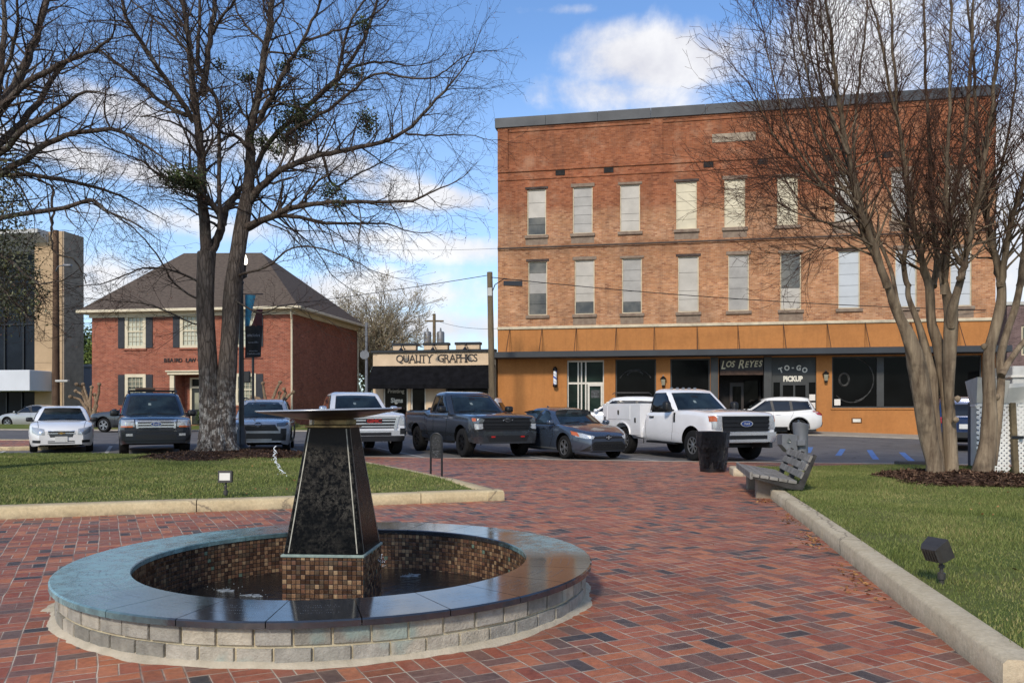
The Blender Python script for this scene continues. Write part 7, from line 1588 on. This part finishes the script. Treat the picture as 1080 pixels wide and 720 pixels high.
# ---- white compact saloon
def cruze():
    L, W, H = 4.6, 1.8, 1.47; a = D(27.5); c = Car('parked_car', 'white compact saloon facing the lawn with gold bow-tie badge and blank white front plate', 'car', L, W, H, posf(-13.85, 25.35, a, L), a, .325, .21, (1.38, -1.31), group='cars parked along the plaza kerb')
    p = paint_mat('white_car_paint', '#e3e3e1')
    c.body([(-2.3, .98), (-2.1, 1.08), (-1.5, 1.06), (-.6, .99), (.5, .97), (1.0, .975), (1.5, .93), (1.95, .83), (2.2, .73), (2.3, .66)], [(-2.3, .36), (-1.9, .24), (0, .2), (1.8, .2), (2.15, .22), (2.3, .26)], p, (.66, .85), (.75, .7), sedan_cab(L, H, .98, 1.05, -2.0, .18, -1.05, W))
    c.wind(1.0, 1.36, .70, .52); c.glass([([(.1, 1.35), (.7, 1.06)], [(-.28, 1.02), (.8, 1.0)]), ([(-.95, 1.33), (-.2, 1.37)], [(-1.3, 1.04), (-.36, 1.02)])], [(-1.1, 1.36), (-.5, 1.41), (.2, 1.38), (.85, 1.03)], [(-1.6, 1.02), (-.4, .99), (.9, .985)])
    g = c.patch('grille', 'f', [(-.36, .66), (.36, .66)], [(-.30, .49), (.30, .49)], m_trimb, off=.008, nu=16); c.bars('grille_bar', 'f', -.37, .37, (.605,), .03, m_chrome, g); c.bars('grille_bar', 'f', -.36, .36, (.675,), .016, m_chrome, g); c.bars('grille_slat', 'f', -.3, .3, (.53, .56), .01, m_satin, g, .015); c.badge('bowtie', .605, 0, .75, g, .035)
    hl = c.both('headlight', 'f', [(.46, .73), (.66, .775), (.8, .80)], [(.44, .56), (.64, .555), (.79, .63)], m_hl, off=.008, nu=10)
    for k, h in enumerate(hl):
        if h: sg = 1 if k == 0 else -1; c.patch('lamp_bowl', 'f', [(sg*.50, .70), (sg*.60, .71)], [(sg*.50, .60), (sg*.60, .60)], m_chrome, off=.012, nu=4, nv=4, parent=h)
    c.hood(1.05, 2.1, .70, .62); c.both('fog_lamp_recess', 'f', *Rc(.56, .78, .315, .395), m_trimb, off=.006); c.patch('lower_intake', 'f', *Rc(-.36, .36, .30, .375), m_trimb, off=.006); c.bars('intake_bar', 'f', -.36, .36, (.335,), .02, p)
    c.plate('f', .43, 0, .34, .16); c.wheels(m_alloy, 5); c.mirrors(.72, .83, 1.02, m_trimb, (.09, .2, .14)); c.handles([(-.55, .86), (.25, .86)], p); c.seam([(.72, .95), (.78, .6), (.6, .3)]); c.seam([(-.3, .97), (-.33, .3)]); c.arches(p, .02, .004)
    c.both('tail_light', 'r', *Rc(.5, .8, .75, .92), m_redl)
# ---- navy full-size SUV
def expedition():
    L, W, H = 5.2, 2.0, 1.9; a = D(25.5); c = Car('parked_car', 'dark navy full-size SUV with chrome three-bar grille and roof rack, nose to the lawn', 'car', L, W, H, posf(-10.42, 24.15, a, L), a, .40, .27, (1.6, -1.42), group='cars parked along the plaza kerb')
    p = paint_mat('navy_car_paint', '#0b101c'); 
    c.body([(-2.6, 1.12), (-2.4, 1.16), (0, 1.14), (1.0, 1.17), (1.5, 1.17), (2.1, 1.12), (2.45, 1.06), (2.6, .98)], [(-2.6, .42), (-2.2, .34), (0, .30), (2.0, .30), (2.6, .36)], p, (.84, .5), (.88, .4), [(1.06, 1.25, -2.5, .95, 9, .16), (1.16, 1.12, -2.5, .945, 9, .16), (1.5, .72, -2.46, .87, 9, .14), (1.76, .42, -2.42, .80, 8, .12), (1.83, .30, -2.36, .77, 7, .1), (1.875, .05, -2.2, .71, 6, .08), (1.895, -.3, -1.9, .6, 5, .05)], shoulder=.05)
    c.wind(1.19, 1.74, .80, .66); c.glass([([(-.15, 1.73), (.45, 1.73), (.8, 1.4)], [(-.3, 1.2), (.3, 1.2), (.92, 1.2)]), ([(-1.1, 1.73), (-.27, 1.73)], [(-1.1, 1.2), (-.42, 1.2)]), ([(-2.25, 1.7), (-1.25, 1.73)], [(-2.25, 1.22), (-1.25, 1.2)])], [(-2.35, 1.76), (.5, 1.76), (1.0, 1.24)], [(-2.35, 1.17), (0, 1.17), (1.05, 1.17)])
    g = c.patch('grille', 'f', [(-.53, 1.03), (.53, 1.03)], [(-.50, .81), (.50, .81)], m_trimb, off=.01, nu=16); c.bars('grille_bar', 'f', -.53, .53, (1.005, .925, .845), .042, m_chrome, g, .035); c.badge('oval', .925, 0, .95, g, .05)
    for sg in (1, -1): c.patch('grille_end', 'f', [(sg*.49, 1.04), (sg*.56, 1.05)], [(sg*.47, .80), (sg*.53, .80)], m_chrome, off=.04, dep=.04, nu=3, parent=g)
    hl = c.both('headlight', 'f', [(.59, 1.05), (.92, 1.04)], [(.57, .85), (.92, .84)], m_hl, off=.012)
    for k, h in enumerate(hl): sg = 1 if k == 0 else -1; c.patch('turn_lens', 'f', *Rc(*sorted((sg*.62, sg*.93)), .83, .875), m_amber, off=.016, parent=h)
    c.patch('front_bumper', 'f', [(-.92, .76), (.92, .76)], [(-.9, .45), (.9, .45)], p, off=.05, dep=.08, nu=20); c.patch('lower_intake', 'f', *Rc(-.55, .55, .5, .62), m_trimb, off=.055); c.patch('bumper_strip', 'f', *Rc(-.5, .5, .695, .74), m_trimb, off=.058, dep=.02); c.plate('f', .72, -.1, .32, .08); c.both('fog_lamp', 'f', *Rc(.62, .8, .58, .65), m_hl, off=.06)
    c.wheels(m_alloy, 6, .6); c.mirrors(.82, .98, 1.24, m_trimb, (.14, .26, .2)); c.handles([(-.2, 1.05), (-.95, 1.05)], p); c.seam([(.95, 1.15), (.98, .5)]); c.seam([(-.35, 1.15), (-.35, .45)]); c.seam([(-1.15, 1.15), (-1.1, .9)])
    for sg in (1, -1): MB().tube([(.1, sg*.68, 1.87), (.0, sg*.70, 1.95), (-2.0, sg*.70, 1.95), (-2.1, sg*.68, 1.86)], .022, 8).build('roof_rail', m_trimb, c.root, 40)
    mb = MB()
    for x in (-.25, -.5, -.9, -1.3, -1.7): mb.tube([(x, -.70, 1.96), (x, .70, 1.96)], .02, 6)
    mb.tube([(-.25, -.7, 2.03), (-.25, .7, 2.03)], .014, 6); mb.tube([(-.25, -.7, 1.95), (-.25, -.7, 2.03)], .014, 6); mb.tube([(-.25, .7, 1.95), (-.25, .7, 2.03)], .014, 6); mb.build('roof_basket', m_trimb, c.root, 40)
    MB().bbox(-1.1, -.5, -.5, .1, 1.98, 2.06, .03).build('roof_load', M('wood_load', '#7a5f4a', .8), c.root); c.both('tail_light', 'r', *Rc(.72, .95, .95, 1.4), m_redl)
# ---- silver compact SUV
def suv_small(name, label, pos, a, paint, L=4.6, W=1.86, H=1.70, hlm=None, kind='rav', group='cars parked along the plaza kerb'):
    c = Car(name, label, 'car', L, W, H, pos, a, .36, .235, (L/2-.93, -L/2+1.0), group=group); p = paint; h = L/2
    c.body([(-h, .98), (-h+.2, 1.06), (-.6, 1.04), (.7, 1.03), (1.1, 1.06), (1.6, 1.03), (h-.3, .96), (h-.1, .90), (h, .82)], [(-h, .4), (-h+.4, .26), (0, .24), (h-.5, .24), (h-.1, .28), (h, .34)], p, (.76, .6), (.82, .5), [(.96, 1.15, -h+.12, W*.468, 8, .2), (1.05, 1.02, -h+.14, W*.466, 8, .2), (1.32, .58, -h+.28, W*.43, 7, .17), (1.53, .26, -h+.42, W*.392, 7, .15), (H-.09, .08, -h+.46, W*.37, 6, .12), (H-.045, -.15, -h+.62, W*.34, 5.5, .09), (H-.01, -.5, -h+.95, W*.27, 5, .05)])
    c.wind(1.08, 1.55, .73, .575); c.glass([([(-.22, 1.55), (.2, 1.55), (.62, 1.25)], [(-.3, 1.1), (.3, 1.1), (.8, 1.09)]), ([(-1.05, 1.54), (-.33, 1.55)], [(-1.1, 1.13), (-.42, 1.1)]), ([(-h+.62, 1.48), (-1.17, 1.53)], [(-h+.5, 1.2), (-1.22, 1.14)])], [(-h+.58, 1.54), (-1, 1.58), (.2, 1.58), (.85, 1.10)], [(-h+.42, 1.17), (-1, 1.07), (.9, 1.06)])
    return c
def rav4():
    a = D(12.5); L = 4.6; p = paint_mat('silver_car_paint', '#9fa4ab', .25, True); c = suv_small('parked_car', 'silver compact SUV half hidden by the big tree trunk and lamp post', posf(-7.70, 25.0, a, L), a, p)
    g = c.patch('grille', 'f', [(-.50, .87), (.50, .87)], [(-.62, .69), (.62, .69)], m_trimb, off=.012, nu=18, nv=6); c.bars('grille_slat', 'f', -.52, .52, (.73, .77, .81), .012, m_alloyd, g, .018); c.badge('ring', .875, 0, 1.0, g, .03)
    hl = c.both('headlight', 'f', [(.54, .92), (.74, .965), (.86, 1.0)], [(.56, .82), (.76, .83), (.87, .88)], m_hld, off=.012); c.patch('front_bumper', 'f', [(-.82, .66), (.82, .66)], [(-.80, .40), (.80, .40)], m_trimb, off=.02, nu=18); c.patch('bumper_trim', 'f', *Rc(-.66, .66, .615, .66), m_satin, off=.03); c.patch('skid_plate', 'f', *Rc(-.4, .4, .40, .45), m_satin, off=.03); c.both('fog_lamp', 'f', *Rc(.66, .82, .66, .76), m_trimb, off=.02)
    c.wheels(m_alloy, 5); c.mirrors(.74, .88, 1.12, p, (.1, .21, .15)); c.arches(m_trimb, .055); c.sides('sill_trim', [(-.85, .42), (.95, .42)], [(-.85, .27), (.95, .27)], m_trimb, off=.012, nu=10, nv=2); c.handles([(-.55, .93), (.1, .93)], p); c.seam([(-.36, 1.03), (-.36, .4)])
    for sg in (1, -1): MB().tube([(.0, sg*.63, 1.64), (-.1, sg*.64, 1.72), (-1.5, sg*.64, 1.72), (-1.6, sg*.62, 1.63)], .02, 8).build('roof_rail', m_trimb, c.root, 40)
    c.both('tail_light', 'r', *Rc(.55, .88, .85, 1.0), m_redl)
# ---- pickups
def pickup(label, fx, fy, a, paint, L=5.85, W=2.06, H=1.92, hood=1.22, wb=(1.98, -1.75), R=.41, crew=True):
    c = Car('pickup_truck', label, 'pickup truck', L, W, H, posf(fx, fy, a, L), a, R, .28, wb, group='pickups and cars angle-parked at the brick plaza'); h = L/2
    xc = -.92; c.xc = xc
    c.body([(-h, 1.30), (-h+.05, 1.33), (xc-.02, 1.33), (xc+.3, 1.26), (.7, 1.25), (1.0, hood+.05), (1.6, hood+.045), (h-.35, hood+.0), (h-.1, hood-.035), (h, hood-.08)], [(-h, .62), (-h+.3, .5), (-1, .45), (1.5, .42), (h, .44)], paint, (.88, .42), (.93, .25), [(1.16, 1.18, xc, W*.465, 10, .17), (1.26, 1.08, xc+.0, W*.46, 10, .17), (1.50, .74, xc+.04, W*.425, 9, .15), (1.76, .38, xc+.10, W*.382, 8, .13), (H-.075, .25, xc+.14, W*.36, 7, .12), (H-.03, -.02, xc+.3, W*.325, 6, .08), (H, -.3, xc+.55, W*.24, 5, .04)], well=.03, shoulder=.05, bed=(-h+.09, xc-.06, -W/2+.14, W/2-.14, .82, 2.0), side_bulge=.01)
    c.wind(1.29, 1.76, .80, .635); zb_ = 1.30
    c.glass([([(-.05, 1.77), (.32, 1.77), (.66, 1.45)], [(-.12, zb_), (.4, zb_), (.90, zb_)]), ([(xc+.3, 1.76), (-.16, 1.77)], [(xc+.2, zb_), (-.24, zb_)])], [(xc+.22, 1.80), (.38, 1.80), (.96, 1.31)], [(xc+.12, 1.275), (0, 1.275), (1.0, 1.275)])
    MB().loft([[(xc-.012, y, z) for y, z in ((-.6, 1.35), (.6, 1.35), (.52, 1.74), (-.52, 1.74))], [(xc+.12, y, z) for y, z in ((-.6, 1.35), (.6, 1.35), (.52, 1.74), (-.52, 1.74))]]).build('rear_window', m_vgd, c.root)
    c.seam([(.95, 1.24), (.92, .85), (.78, .5)]); c.seam([(-.18, 1.26), (-.18, .48)]); c.seam([(xc-.03, 1.33), (xc-.03, .5)]); c.seam([(xc+.12, 1.26), (xc+.12, .75), (xc+.3, .5)]); c.handles([(-.02, 1.12), (xc+.30, 1.12)], paint)
    c.hood(1.05, 2.85, .80, .84); c.hood(1.15, 2.8, .42, .36)
    c.sides('running_board', [(-.9, .44), (1.3, .44)], [(-.9, .37), (1.3, .37)], m_trimb, off=.06, dep=.12, nu=6, nv=1); c.both('tail_light', 'r', *Rc(.86, 1.0, .85, 1.25), m_redl)
    c.sides('bed_rail_cap', [(-h+.05, 1.345), (xc-.04, 1.345)], [(-h+.05, 1.31), (xc-.04, 1.31)], m_trimb, off=.006, dep=.05, nu=6, nv=1); return c
def silverado():
    p = paint_mat('slate_truck_paint', '#31363c', .35, True, dirtz=.7); c = pickup('dark grey crew-cab pickup with black grille and red tow hooks', -.14, 23.25, D(26.5), p, hood=1.20)
    g = c.patch('grille', 'f', [(-.80, 1.12), (.80, 1.12)], [(-.66, .76), (.66, .76)], m_trimb, off=.012, dep=.03, nu=20, nv=8); c.bars('grille_bar', 'f', -.76, .76, (1.10, 1.0, .9, .83), .022, m_alloyd, g, .035); c.badge('bowtie', 1.055, 0, -1.0, g, .045)
    c.both('headlight', 'f', [(.70, 1.10), (.98, 1.13)], [(.74, .98), (.98, .98)], m_hld, off=.02); c.both('lower_lamp', 'f', [(.76, .96), (.97, .96)], [(.74, .82), (.95, .80)], m_hl, off=.02); c.both('bumper_corner', 'f', [(.70, .80), (.98, .80)], [(.82, .62), (.97, .60)], m_trimb, off=.03)
    for sg in (1, -1): c.patch('amber_marker', 'f', *Rc(*sorted((sg*.93, sg*.99)), 1.03, 1.11), m_amber, off=.024)
    c.patch('front_bumper', 'f', [(-.98, .72), (-.75, .76), (-.62, .70), (.62, .70), (.75, .76), (.98, .72)], [(-.96, .42), (-.8, .40), (.8, .40), (.96, .42)], p, off=.06, dep=.1, nu=26, nv=5); i = c.patch('lower_intake', 'f', [(-.66, .63), (.66, .63)], [(-.58, .46), (.58, .46)], m_trimb, off=.067, nu=14); 
    for sg in (1, -1): c.patch('tow_hook', 'f', *Rc(*sorted((sg*.40, sg*.52)), .575, .615), m_redh, off=.085, dep=.03, nu=3, nv=1)
    c.wheels(m_alloyd, 6, .58); c.mirrors(.80, 1.0, 1.36, m_trimb, (.12, .24, .2)); c.arches(p, .03, .01); MB().bbox(-1.55, -.98, -.7, .7, 1.335, 1.42, .03).build('bed_cover', m_trimb, c.root)
def gmc():
    p = paint_mat('white_truck_paint', '#dfe0e1', dirtz=.8); c = pickup('white crew-cab pickup with wide chrome grille and red lettering, behind the fountain', -4.02, 24.0, D(22), p, hood=1.24)
    g = c.patch('grille', 'f', [(-.70, 1.13), (.70, 1.13)], [(-.62, .80), (.62, .80)], m_trimb, off=.012, dep=.03, nu=18, nv=6); c.bars('grille_bar', 'f', -.70, .70, (1.10, 1.03, .94, .85), .035, m_chrome, g, .04)
    for sg in (1, -1): c.patch('grille_end', 'f', [(sg*.66, 1.15), (sg*.74, 1.15)], [(sg*.58, .77), (sg*.66, .77)], m_chrome, off=.045, dep=.04, nu=3, parent=g)
    h, _ = c.ray('f', 0, 1.0); c.patch('badge_plate', 'f', *Rc(-.24, .24, .95, 1.07), m_trimb, off=.05, dep=.02, nu=4, nv=1, parent=g); text('badge_lettering', 'GMC', .155, m_redb, g, (h.x+.06, 0, 1.01), (pi/2, 0, pi/2), .006, .008, sx=1.25)
    hl = c.both('headlight', 'f', [(.77, 1.16), (.97, 1.16)], [(.75, .90), (.96, .88)], m_hl, off=.02); c.patch('front_bumper', 'f', [(-.99, .74), (.99, .74)], [(-.97, .58), (.97, .58)], m_chrome, off=.08, dep=.12, nu=24, nv=4); c.patch('lower_intake', 'f', *Rc(-.9, .9, .42, .575), m_trimb, off=.06, nu=14); c.patch('bumper_step', 'f', *Rc(-.5, .5, .59, .68), m_trimb, off=.088, dep=.02); c.both('fog_lamp', 'f', *Rc(.76, .92, .62, .80), m_trimb, off=.085)
    c.wheels(m_alloy, 6, .58); c.mirrors(.80, 1.0, 1.36, m_chrome, (.12, .24, .2)); c.arches(p, .03, .01)
    mb = MB(); rs = random.Random(3)
    for _ in range(7): x, y = rs.uniform(-1.5, -1.1), rs.uniform(-.7, -.2); mb.lathe([(.01, -.12), (.12, -.08), (.15, 0), (.1, .09), (.01, .13)], 9, (x, y, 1.34+rs.uniform(0, .08)))
    mb.build('bed_load', M('white_bags', '#cfd3da', .4, bump=.5, bscale=20), c.root, 60)
# ---- grey-blue saloon
def corolla():
    L, W, H = 4.63, 1.79, 1.435; a = D(27); c = Car('parked_car', 'blue-grey saloon with wide black lower grille between the dark pickup and the white work truck', 'car', L, W, H, posf(2.62, 22.45, a, L), a, .325, .21, (1.40, -1.30), group='pickups and cars angle-parked at the brick plaza'); p = paint_mat('slate_blue_paint', '#3f4a5a', .4, True)
    c.body([(-2.31, .95), (-2.15, 1.05), (-1.5, 1.03), (-.6, .96), (.5, .94), (1.0, .955), (1.5, .90), (1.95, .79), (2.2, .71), (2.31, .64)], [(-2.31, .38), (-1.9, .24), (0, .2), (1.8, .2), (2.15, .2), (2.31, .23)], p, (.60, .95), (.74, .7), sedan_cab(L, H, .955, 1.12, -2.05, .2, -1.0, W))
    c.wind(.98, 1.335, .70, .53); c.glass([([(.12, 1.33), (.72, 1.03)], [(-.28, .985), (.86, .97)]), ([(-.9, 1.31), (-.18, 1.35)], [(-1.2, 1.01), (-.38, .985)])], [(-1.3, 1.29), (-.5, 1.385), (.2, 1.36), (.92, 1.0)], [(-1.72, 1.01), (-.4, .965), (.96, .955)], m_vg)
    g = c.patch('grille', 'f', [(-.44, .50), (.44, .50)], [(-.72, .25), (.72, .25)], m_trimb, off=.012, nu=20, nv=6); c.bars('grille_slat', 'f', -.46, .46, (.31, .36, .41), .014, m_alloyd, g, .02); c.patch('nose_strip', 'f', [(-.46, .625), (.46, .625)], [(-.48, .585), (.48, .585)], m_trimb, off=.008, nu=14); c.badge('ring', .61, 0, .9, None, .02)
    c.both('headlight', 'f', [(.44, .64), (.62, .69), (.80, .76)], [(.48, .575), (.64, .58), (.80, .63)], m_hl, off=.01, nu=12); c.both('turn_lens', 'f', [(.76, .74), (.84, .78)], [(.74, .62), (.84, .68)], m_amber, off=.012); c.both('bumper_crease', 'f', [(.70, .42), (.85, .40)], [(.74, .28), (.85, .27)], p, off=.02)
    c.wheels(m_alloy, 5); c.mirrors(.80, .84, 1.0, p, (.09, .2, .13)); c.handles([(-.5, .85), (.3, .85)], p); c.seam([(.78, .93), (.84, .6), (.62, .28)]); c.seam([(-.3, .95), (-.33, .28)]); c.seam([(-1.2, .99), (-1.05, .72)]); c.arches(p, .02, .004); c.sides('sill_line', [(-.9, .3), (1.0, .3)], [(-.9, .27), (1.0, .27)], m_satin, off=.012, nu=8, nv=1); c.both('tail_light', 'r', *Rc(.5, .8, .75, .92), m_redl)
    MB().loft([[(-1.05, -.02, H-.03), (-.85, -.02, H-.02), (-.85, .02, H-.02), (-1.05, .02, H-.03)], [(-1.06, -.008, H+.05), (-1.0, -.012, H+.035), (-1.0, .012, H+.035), (-1.06, .008, H+.05)]]).build('antenna_fin', p, c.root)
# ---- white work truck with service body
def work_truck():
    L, W, H = 6.0, 2.03, 1.98; a = D(21); c = Car('service_truck', 'white work truck with steel utility body, big black grille and blue oval badge', 'truck', L, W, H, posf(6.08, 21.5, a, L), a, .41, .27, (2.03, -1.68), group='pickups and cars angle-parked at the brick plaza'); h = L/2; p = paint_mat('white_fleet_paint', '#e2e2e2', dirtz=.85); xc = -.42
    c.body([(-h, .80), (-h+.1, .82), (xc-.25, .82), (xc-.08, .9), (xc, 1.25), (xc+.2, 1.31), (.85, 1.31), (1.1, 1.36), (1.8, 1.36), (h-.4, 1.31), (h-.1, 1.28), (h, 1.22)], [(-h, .58), (-h+.3, .52), (-1, .5), (1.5, .46), (h, .5)], p, (.90, .38), (.95, .25), [(1.2, 1.30, xc, W*.465, 10, .16), (1.32, 1.20, xc, W*.46, 10, .16), (1.56, .90, xc+.02, W*.432, 9, .14), (1.80, .60, xc+.06, W*.395, 8, .12), (H-.075, .47, xc+.08, W*.375, 7, .11), (H-.03, .22, xc+.2, W*.34, 6, .07), (H, .02, xc+.38, W*.26, 5, .04)], well=.04, shoulder=.05, side_bulge=.01)
    c.wind(1.36, 1.82, .81, .66); c.glass([([(-.12, 1.82), (.5, 1.82), (.80, 1.52)], [(-.14, 1.30), (.45, 1.30), (1.0, 1.28)]), ([(xc+.1, 1.81), (-.2, 1.82)], [(xc+.06, 1.33), (-.22, 1.31)])], [(xc+.08, 1.85), (.56, 1.85), (1.06, 1.35)], [(xc+.04, 1.29), (0, 1.27), (1.1, 1.25)])
    g = c.patch('grille', 'f', [(-.72, 1.20), (.72, 1.20)], [(-.70, .80), (.70, .80)], m_trimb, off=.03, dep=.05, nu=16, nv=6); c.bars('grille_bar', 'f', -.72, .72, (1.17, 1.06, .95, .84), .05, m_trimb, g, .06); c.badge('oval', 1.0, 0, 1.15, g, .07)
    hl = c.both('headlight', 'f', [(.74, 1.21), (.96, 1.21)], [(.74, .86), (.96, .86)], m_hl, off=.03, dep=.04)
    for sg in (1, -1): c.patch('turn_lens', 'f', *Rc(*sorted((sg*.89, sg*.985)), 1.06, 1.2), m_amber, off=.036, dep=.05)
    b_ = c.patch('front_bumper', 'f', [(-1.0, .78), (1.0, .78)], [(-.98, .52), (.98, .52)], m_chrome, off=.10, dep=.16, nu=22, nv=4); c.patch('bumper_intake', 'f', *Rc(-.62, .62, .60, .70), m_trimb, off=.107, dep=.02, parent=b_); c.patch('air_dam', 'f', *Rc(-.92, .92, .36, .515), m_trimb, off=.05, dep=.1)
    c.wheels(m_satin, 8, .56); c.mirrors(1.0, 1.02, 1.45, m_trimb, (.13, .20, .30)); c.handles([(.0, 1.16)], m_trimb); c.sides('fender_vent', *Rc(1.16, 1.24, 1.02, 1.28), m_trimb, off=.012); c.seam([(1.12, 1.3), (1.1, .8), (1.0, .52)]); c.seam([(xc+.06, 1.3), (xc+.06, .55)]); c.arches(p, .035, .012)
    c.hood(1.2, 2.9, .80, .86); c.hood(1.3, 2.85, .4, .36)
    for k in range(5): MB().bbox(.02, .12, -.44+.2*k, -.36+.2*k, H-.02, H+.035, .02).build('cab_marker_lamp', m_satin, c.root)
    c.sides('running_board', [(-.35, .47), (1.2, .47)], [(-.35, .41), (1.2, .41)], m_trimb, off=.05, dep=.15, nu=6, nv=1)
    W2 = 1.06; x0, x1 = -h+.02, xc-.12; wx = c.wb[1]
    for sg in (1, -1):                                        # utility body: a cabinet along each side
        y0, y1 = sorted((sg*(W2-.42), sg*W2)); pr = [(x0, .62), (wx-.52, .62)]+[(wx-.52*cos(t_), .62+.36*sin(t_)) for t_ in [pi*k/10 for k in range(1, 10)]]+[(wx+.52, .62), (x1, .55), (x1, 1.55), (x0, 1.55)]
        mb = MB(); mb.loft([[(x, y0, z) for x, z in pr], [(x, y1-sg*0, z) for x, z in pr]]); o = mb.build('utility_body', p, c.root)
        yo = sg*(W2+.004)
        def door(xa, xb, za, zb_):
            mb = MB(); mb.bbox(xa, xb, min(yo-.006, yo+.012), max(yo-.006, yo+.012), za, zb_, .008); dd = mb.build('compartment_door', p, o)
            MB().bbox((xa+xb)/2-.04, (xa+xb)/2+.04, min(yo+sg*.012, yo+sg*.03), max(yo+sg*.012, yo+sg*.03), (zb_+za)/2-.07, (za+zb_)/2+.07, .01).build('latch', m_trimb, dd)
        door(x1-.62, x1-.03, .60, 1.50); door(x0+.35, x1-.66, 1.06, 1.50); door(x0+.03, x0+.32, .66, 1.50)
        MB().tube([(wx+.5*cos(t_)*1.0, yo+sg*.01, .62+.36*sin(t_)) for t_ in [pi*k/12 for k in range(13)]], .025, 6).build('wheel_arch_trim', p, o, 50)
    MB().box(x0, x1, -W2+.42, W2-.42, .80, .86).build('load_floor', m_satin, c.root); MB().bbox(x1-.05, x1, -W2+.43, W2-.43, .86, 1.54, .01).build('bulkhead', p, c.root); MB().box(x0+.02, x0+.06, -W2+.43, W2-.43, .86, 1.35).build('tailgate', p, c.root)
# ---- vehicles further back
def side_suv(label, pos, a, paint, L, W, H, rail=True, redtail=True, group='cars along the far kerb', dark=None):
    c = suv_small('parked_car', label, pos, a, paint, L, W, min(H, 1.78), group=group); h = L/2
    c.wheels(m_alloy, 5, .68); c.mirrors(.74, W/2-.04, 1.12, paint, (.1, .21, .15)); c.arches(m_trimb, .04, .01); c.sides('sill_trim', [(-h+1.5, .38), (h-1.5, .38)], [(-h+1.5, .25), (h-1.5, .25)], m_trimb, off=.012, nu=8, nv=2); c.handles([(-.55, .95), (.15, .95)], m_chrome); c.seam([(-.36, 1.03), (-.36, .35)]); c.seam([(.82, 1.02), (.75, .4)]); c.seam([(-1.25, 1.05), (-1.1, .75)])
    c.both('tail_light', 'r', [(.52, 1.06), (.86, 1.10)], [(.55, .88), (.86, .90)], m_redl, off=.012); c.sides('tail_light', [(-h+.06, 1.08), (-h+.36, 1.06)], [(-h+.04, .90), (-h+.20, .92)], m_redl, off=.006, nu=5, nv=3); c.patch('rear_bumper', 'r', *Rc(-.8, .8, .38, .6), m_trimb, off=.03, dep=.05); c.wind(1.14, 1.46, .66, .56, m_vgd, 'r', 'rear_window'); c.both('headlight', 'f', [(.5, .93), (.85, .98)], [(.52, .80), (.85, .84)], m_hl, off=.01); c.patch('grille', 'f', *Rc(-.48, .48, .62, .86), m_trimb, off=.01); c.plate('r', .78)
    if rail:
        for sg in (1, -1): MB().tube([(.0, sg*W*.345, H-.06), (-.1, sg*W*.345, H+.02), (-h+.9, sg*W*.345, H+.02), (-h+.8, sg*W*.34, H-.07)], .02, 8).build('roof_rail', m_trimb, c.root, 40)
    return c
cruze(); expedition(); rav4(); gmc(); silverado(); corolla(); work_truck()
left = D(-90)-YAW*-1*-1                                    # heading along the street towards the left
left = -(pi/2-YAW)+0.0
def street(px, Yd, L): return (at(px, 431, Yd).x, Yd)
pw = paint_mat('pearl_white_paint', '#dcdad4'); pw2 = paint_mat('white_suv_paint', '#d6d8d9')
hl_ = atan2(-cos(YAW), -sin(YAW))
side_suv('white three-row SUV with red tail light parked in front of the pickup window', (11.75, 38.6), hl_, pw, 4.95, 1.98, 1.76, False)
side_suv('white SUV with dark roof rails behind the work truck bed', (4.75, 38.6), hl_, pw2, 5.1, 2.0, 1.92)
side_suv('white SUV mostly hidden behind the dark grey pickup, in front of the sign shop', (-2.55, 39.9), hl_, pw2, 4.95, 1.96, 1.78, False)
side_suv('dark grey crossover between the white saloon and the navy SUV', (-19.2, 42.6), hl_, paint_mat('graphite_paint', '#3c3f44', .5, True), 4.75, 1.9, 1.68)
side_suv('dark blue SUV parked behind the tan tree trunks on the right', (15.45, 28.4), D(154), paint_mat('dark_blue_paint', '#1f3358', .3), 4.7, 1.9, 1.76, group='cars along the right side')
def far_sedan():
    L, W, H = 4.5, 1.78, 1.45; a = hl_; c = Car('parked_car', 'small silver saloon far left in front of the glass lobby', 'car', L, W, H, (-29.0, 50.4), a, .33, .2, (1.35, -1.3), group='cars along the far kerb'); p = paint_mat('far_silver_paint', '#a9a9a6', .4, True)
    c.body([(-2.25, .95), (-2.0, 1.04), (-.6, .96), (.5, .94), (1.0, .95), (1.5, .89), (1.95, .78), (2.25, .62)], [(-2.25, .36), (-1.9, .24), (0, .2), (1.8, .2), (2.25, .25)], p, (.66, .85), (.75, .7), sedan_cab(L, H, .955, 1.05, -1.95, .2, -1.0, W))
    c.wind(.98, 1.34, .70, .53); c.glass([([(.12, 1.33), (.68, 1.05)], [(-.28, .99), (.8, .975)]), ([(-.9, 1.31), (-.18, 1.35)], [(-1.25, 1.01), (-.38, .99)])], [(-1.1, 1.34), (-.5, 1.385), (.2, 1.36), (.86, 1.0)], [(-1.6, 1.0), (-.4, .965), (.9, .955)]); c.wheels(m_alloy, 5); c.mirrors(.74, .84, 1.0, p, (.09, .2, .13)); c.both('headlight', 'f', [(.46, .68), (.8, .76)], [(.46, .58), (.8, .62)], m_hl); c.both('tail_light', 'r', *Rc(.5, .8, .75, .92), m_redl); c.seam([(-.3, .95), (-.33, .28)])
far_sedan()
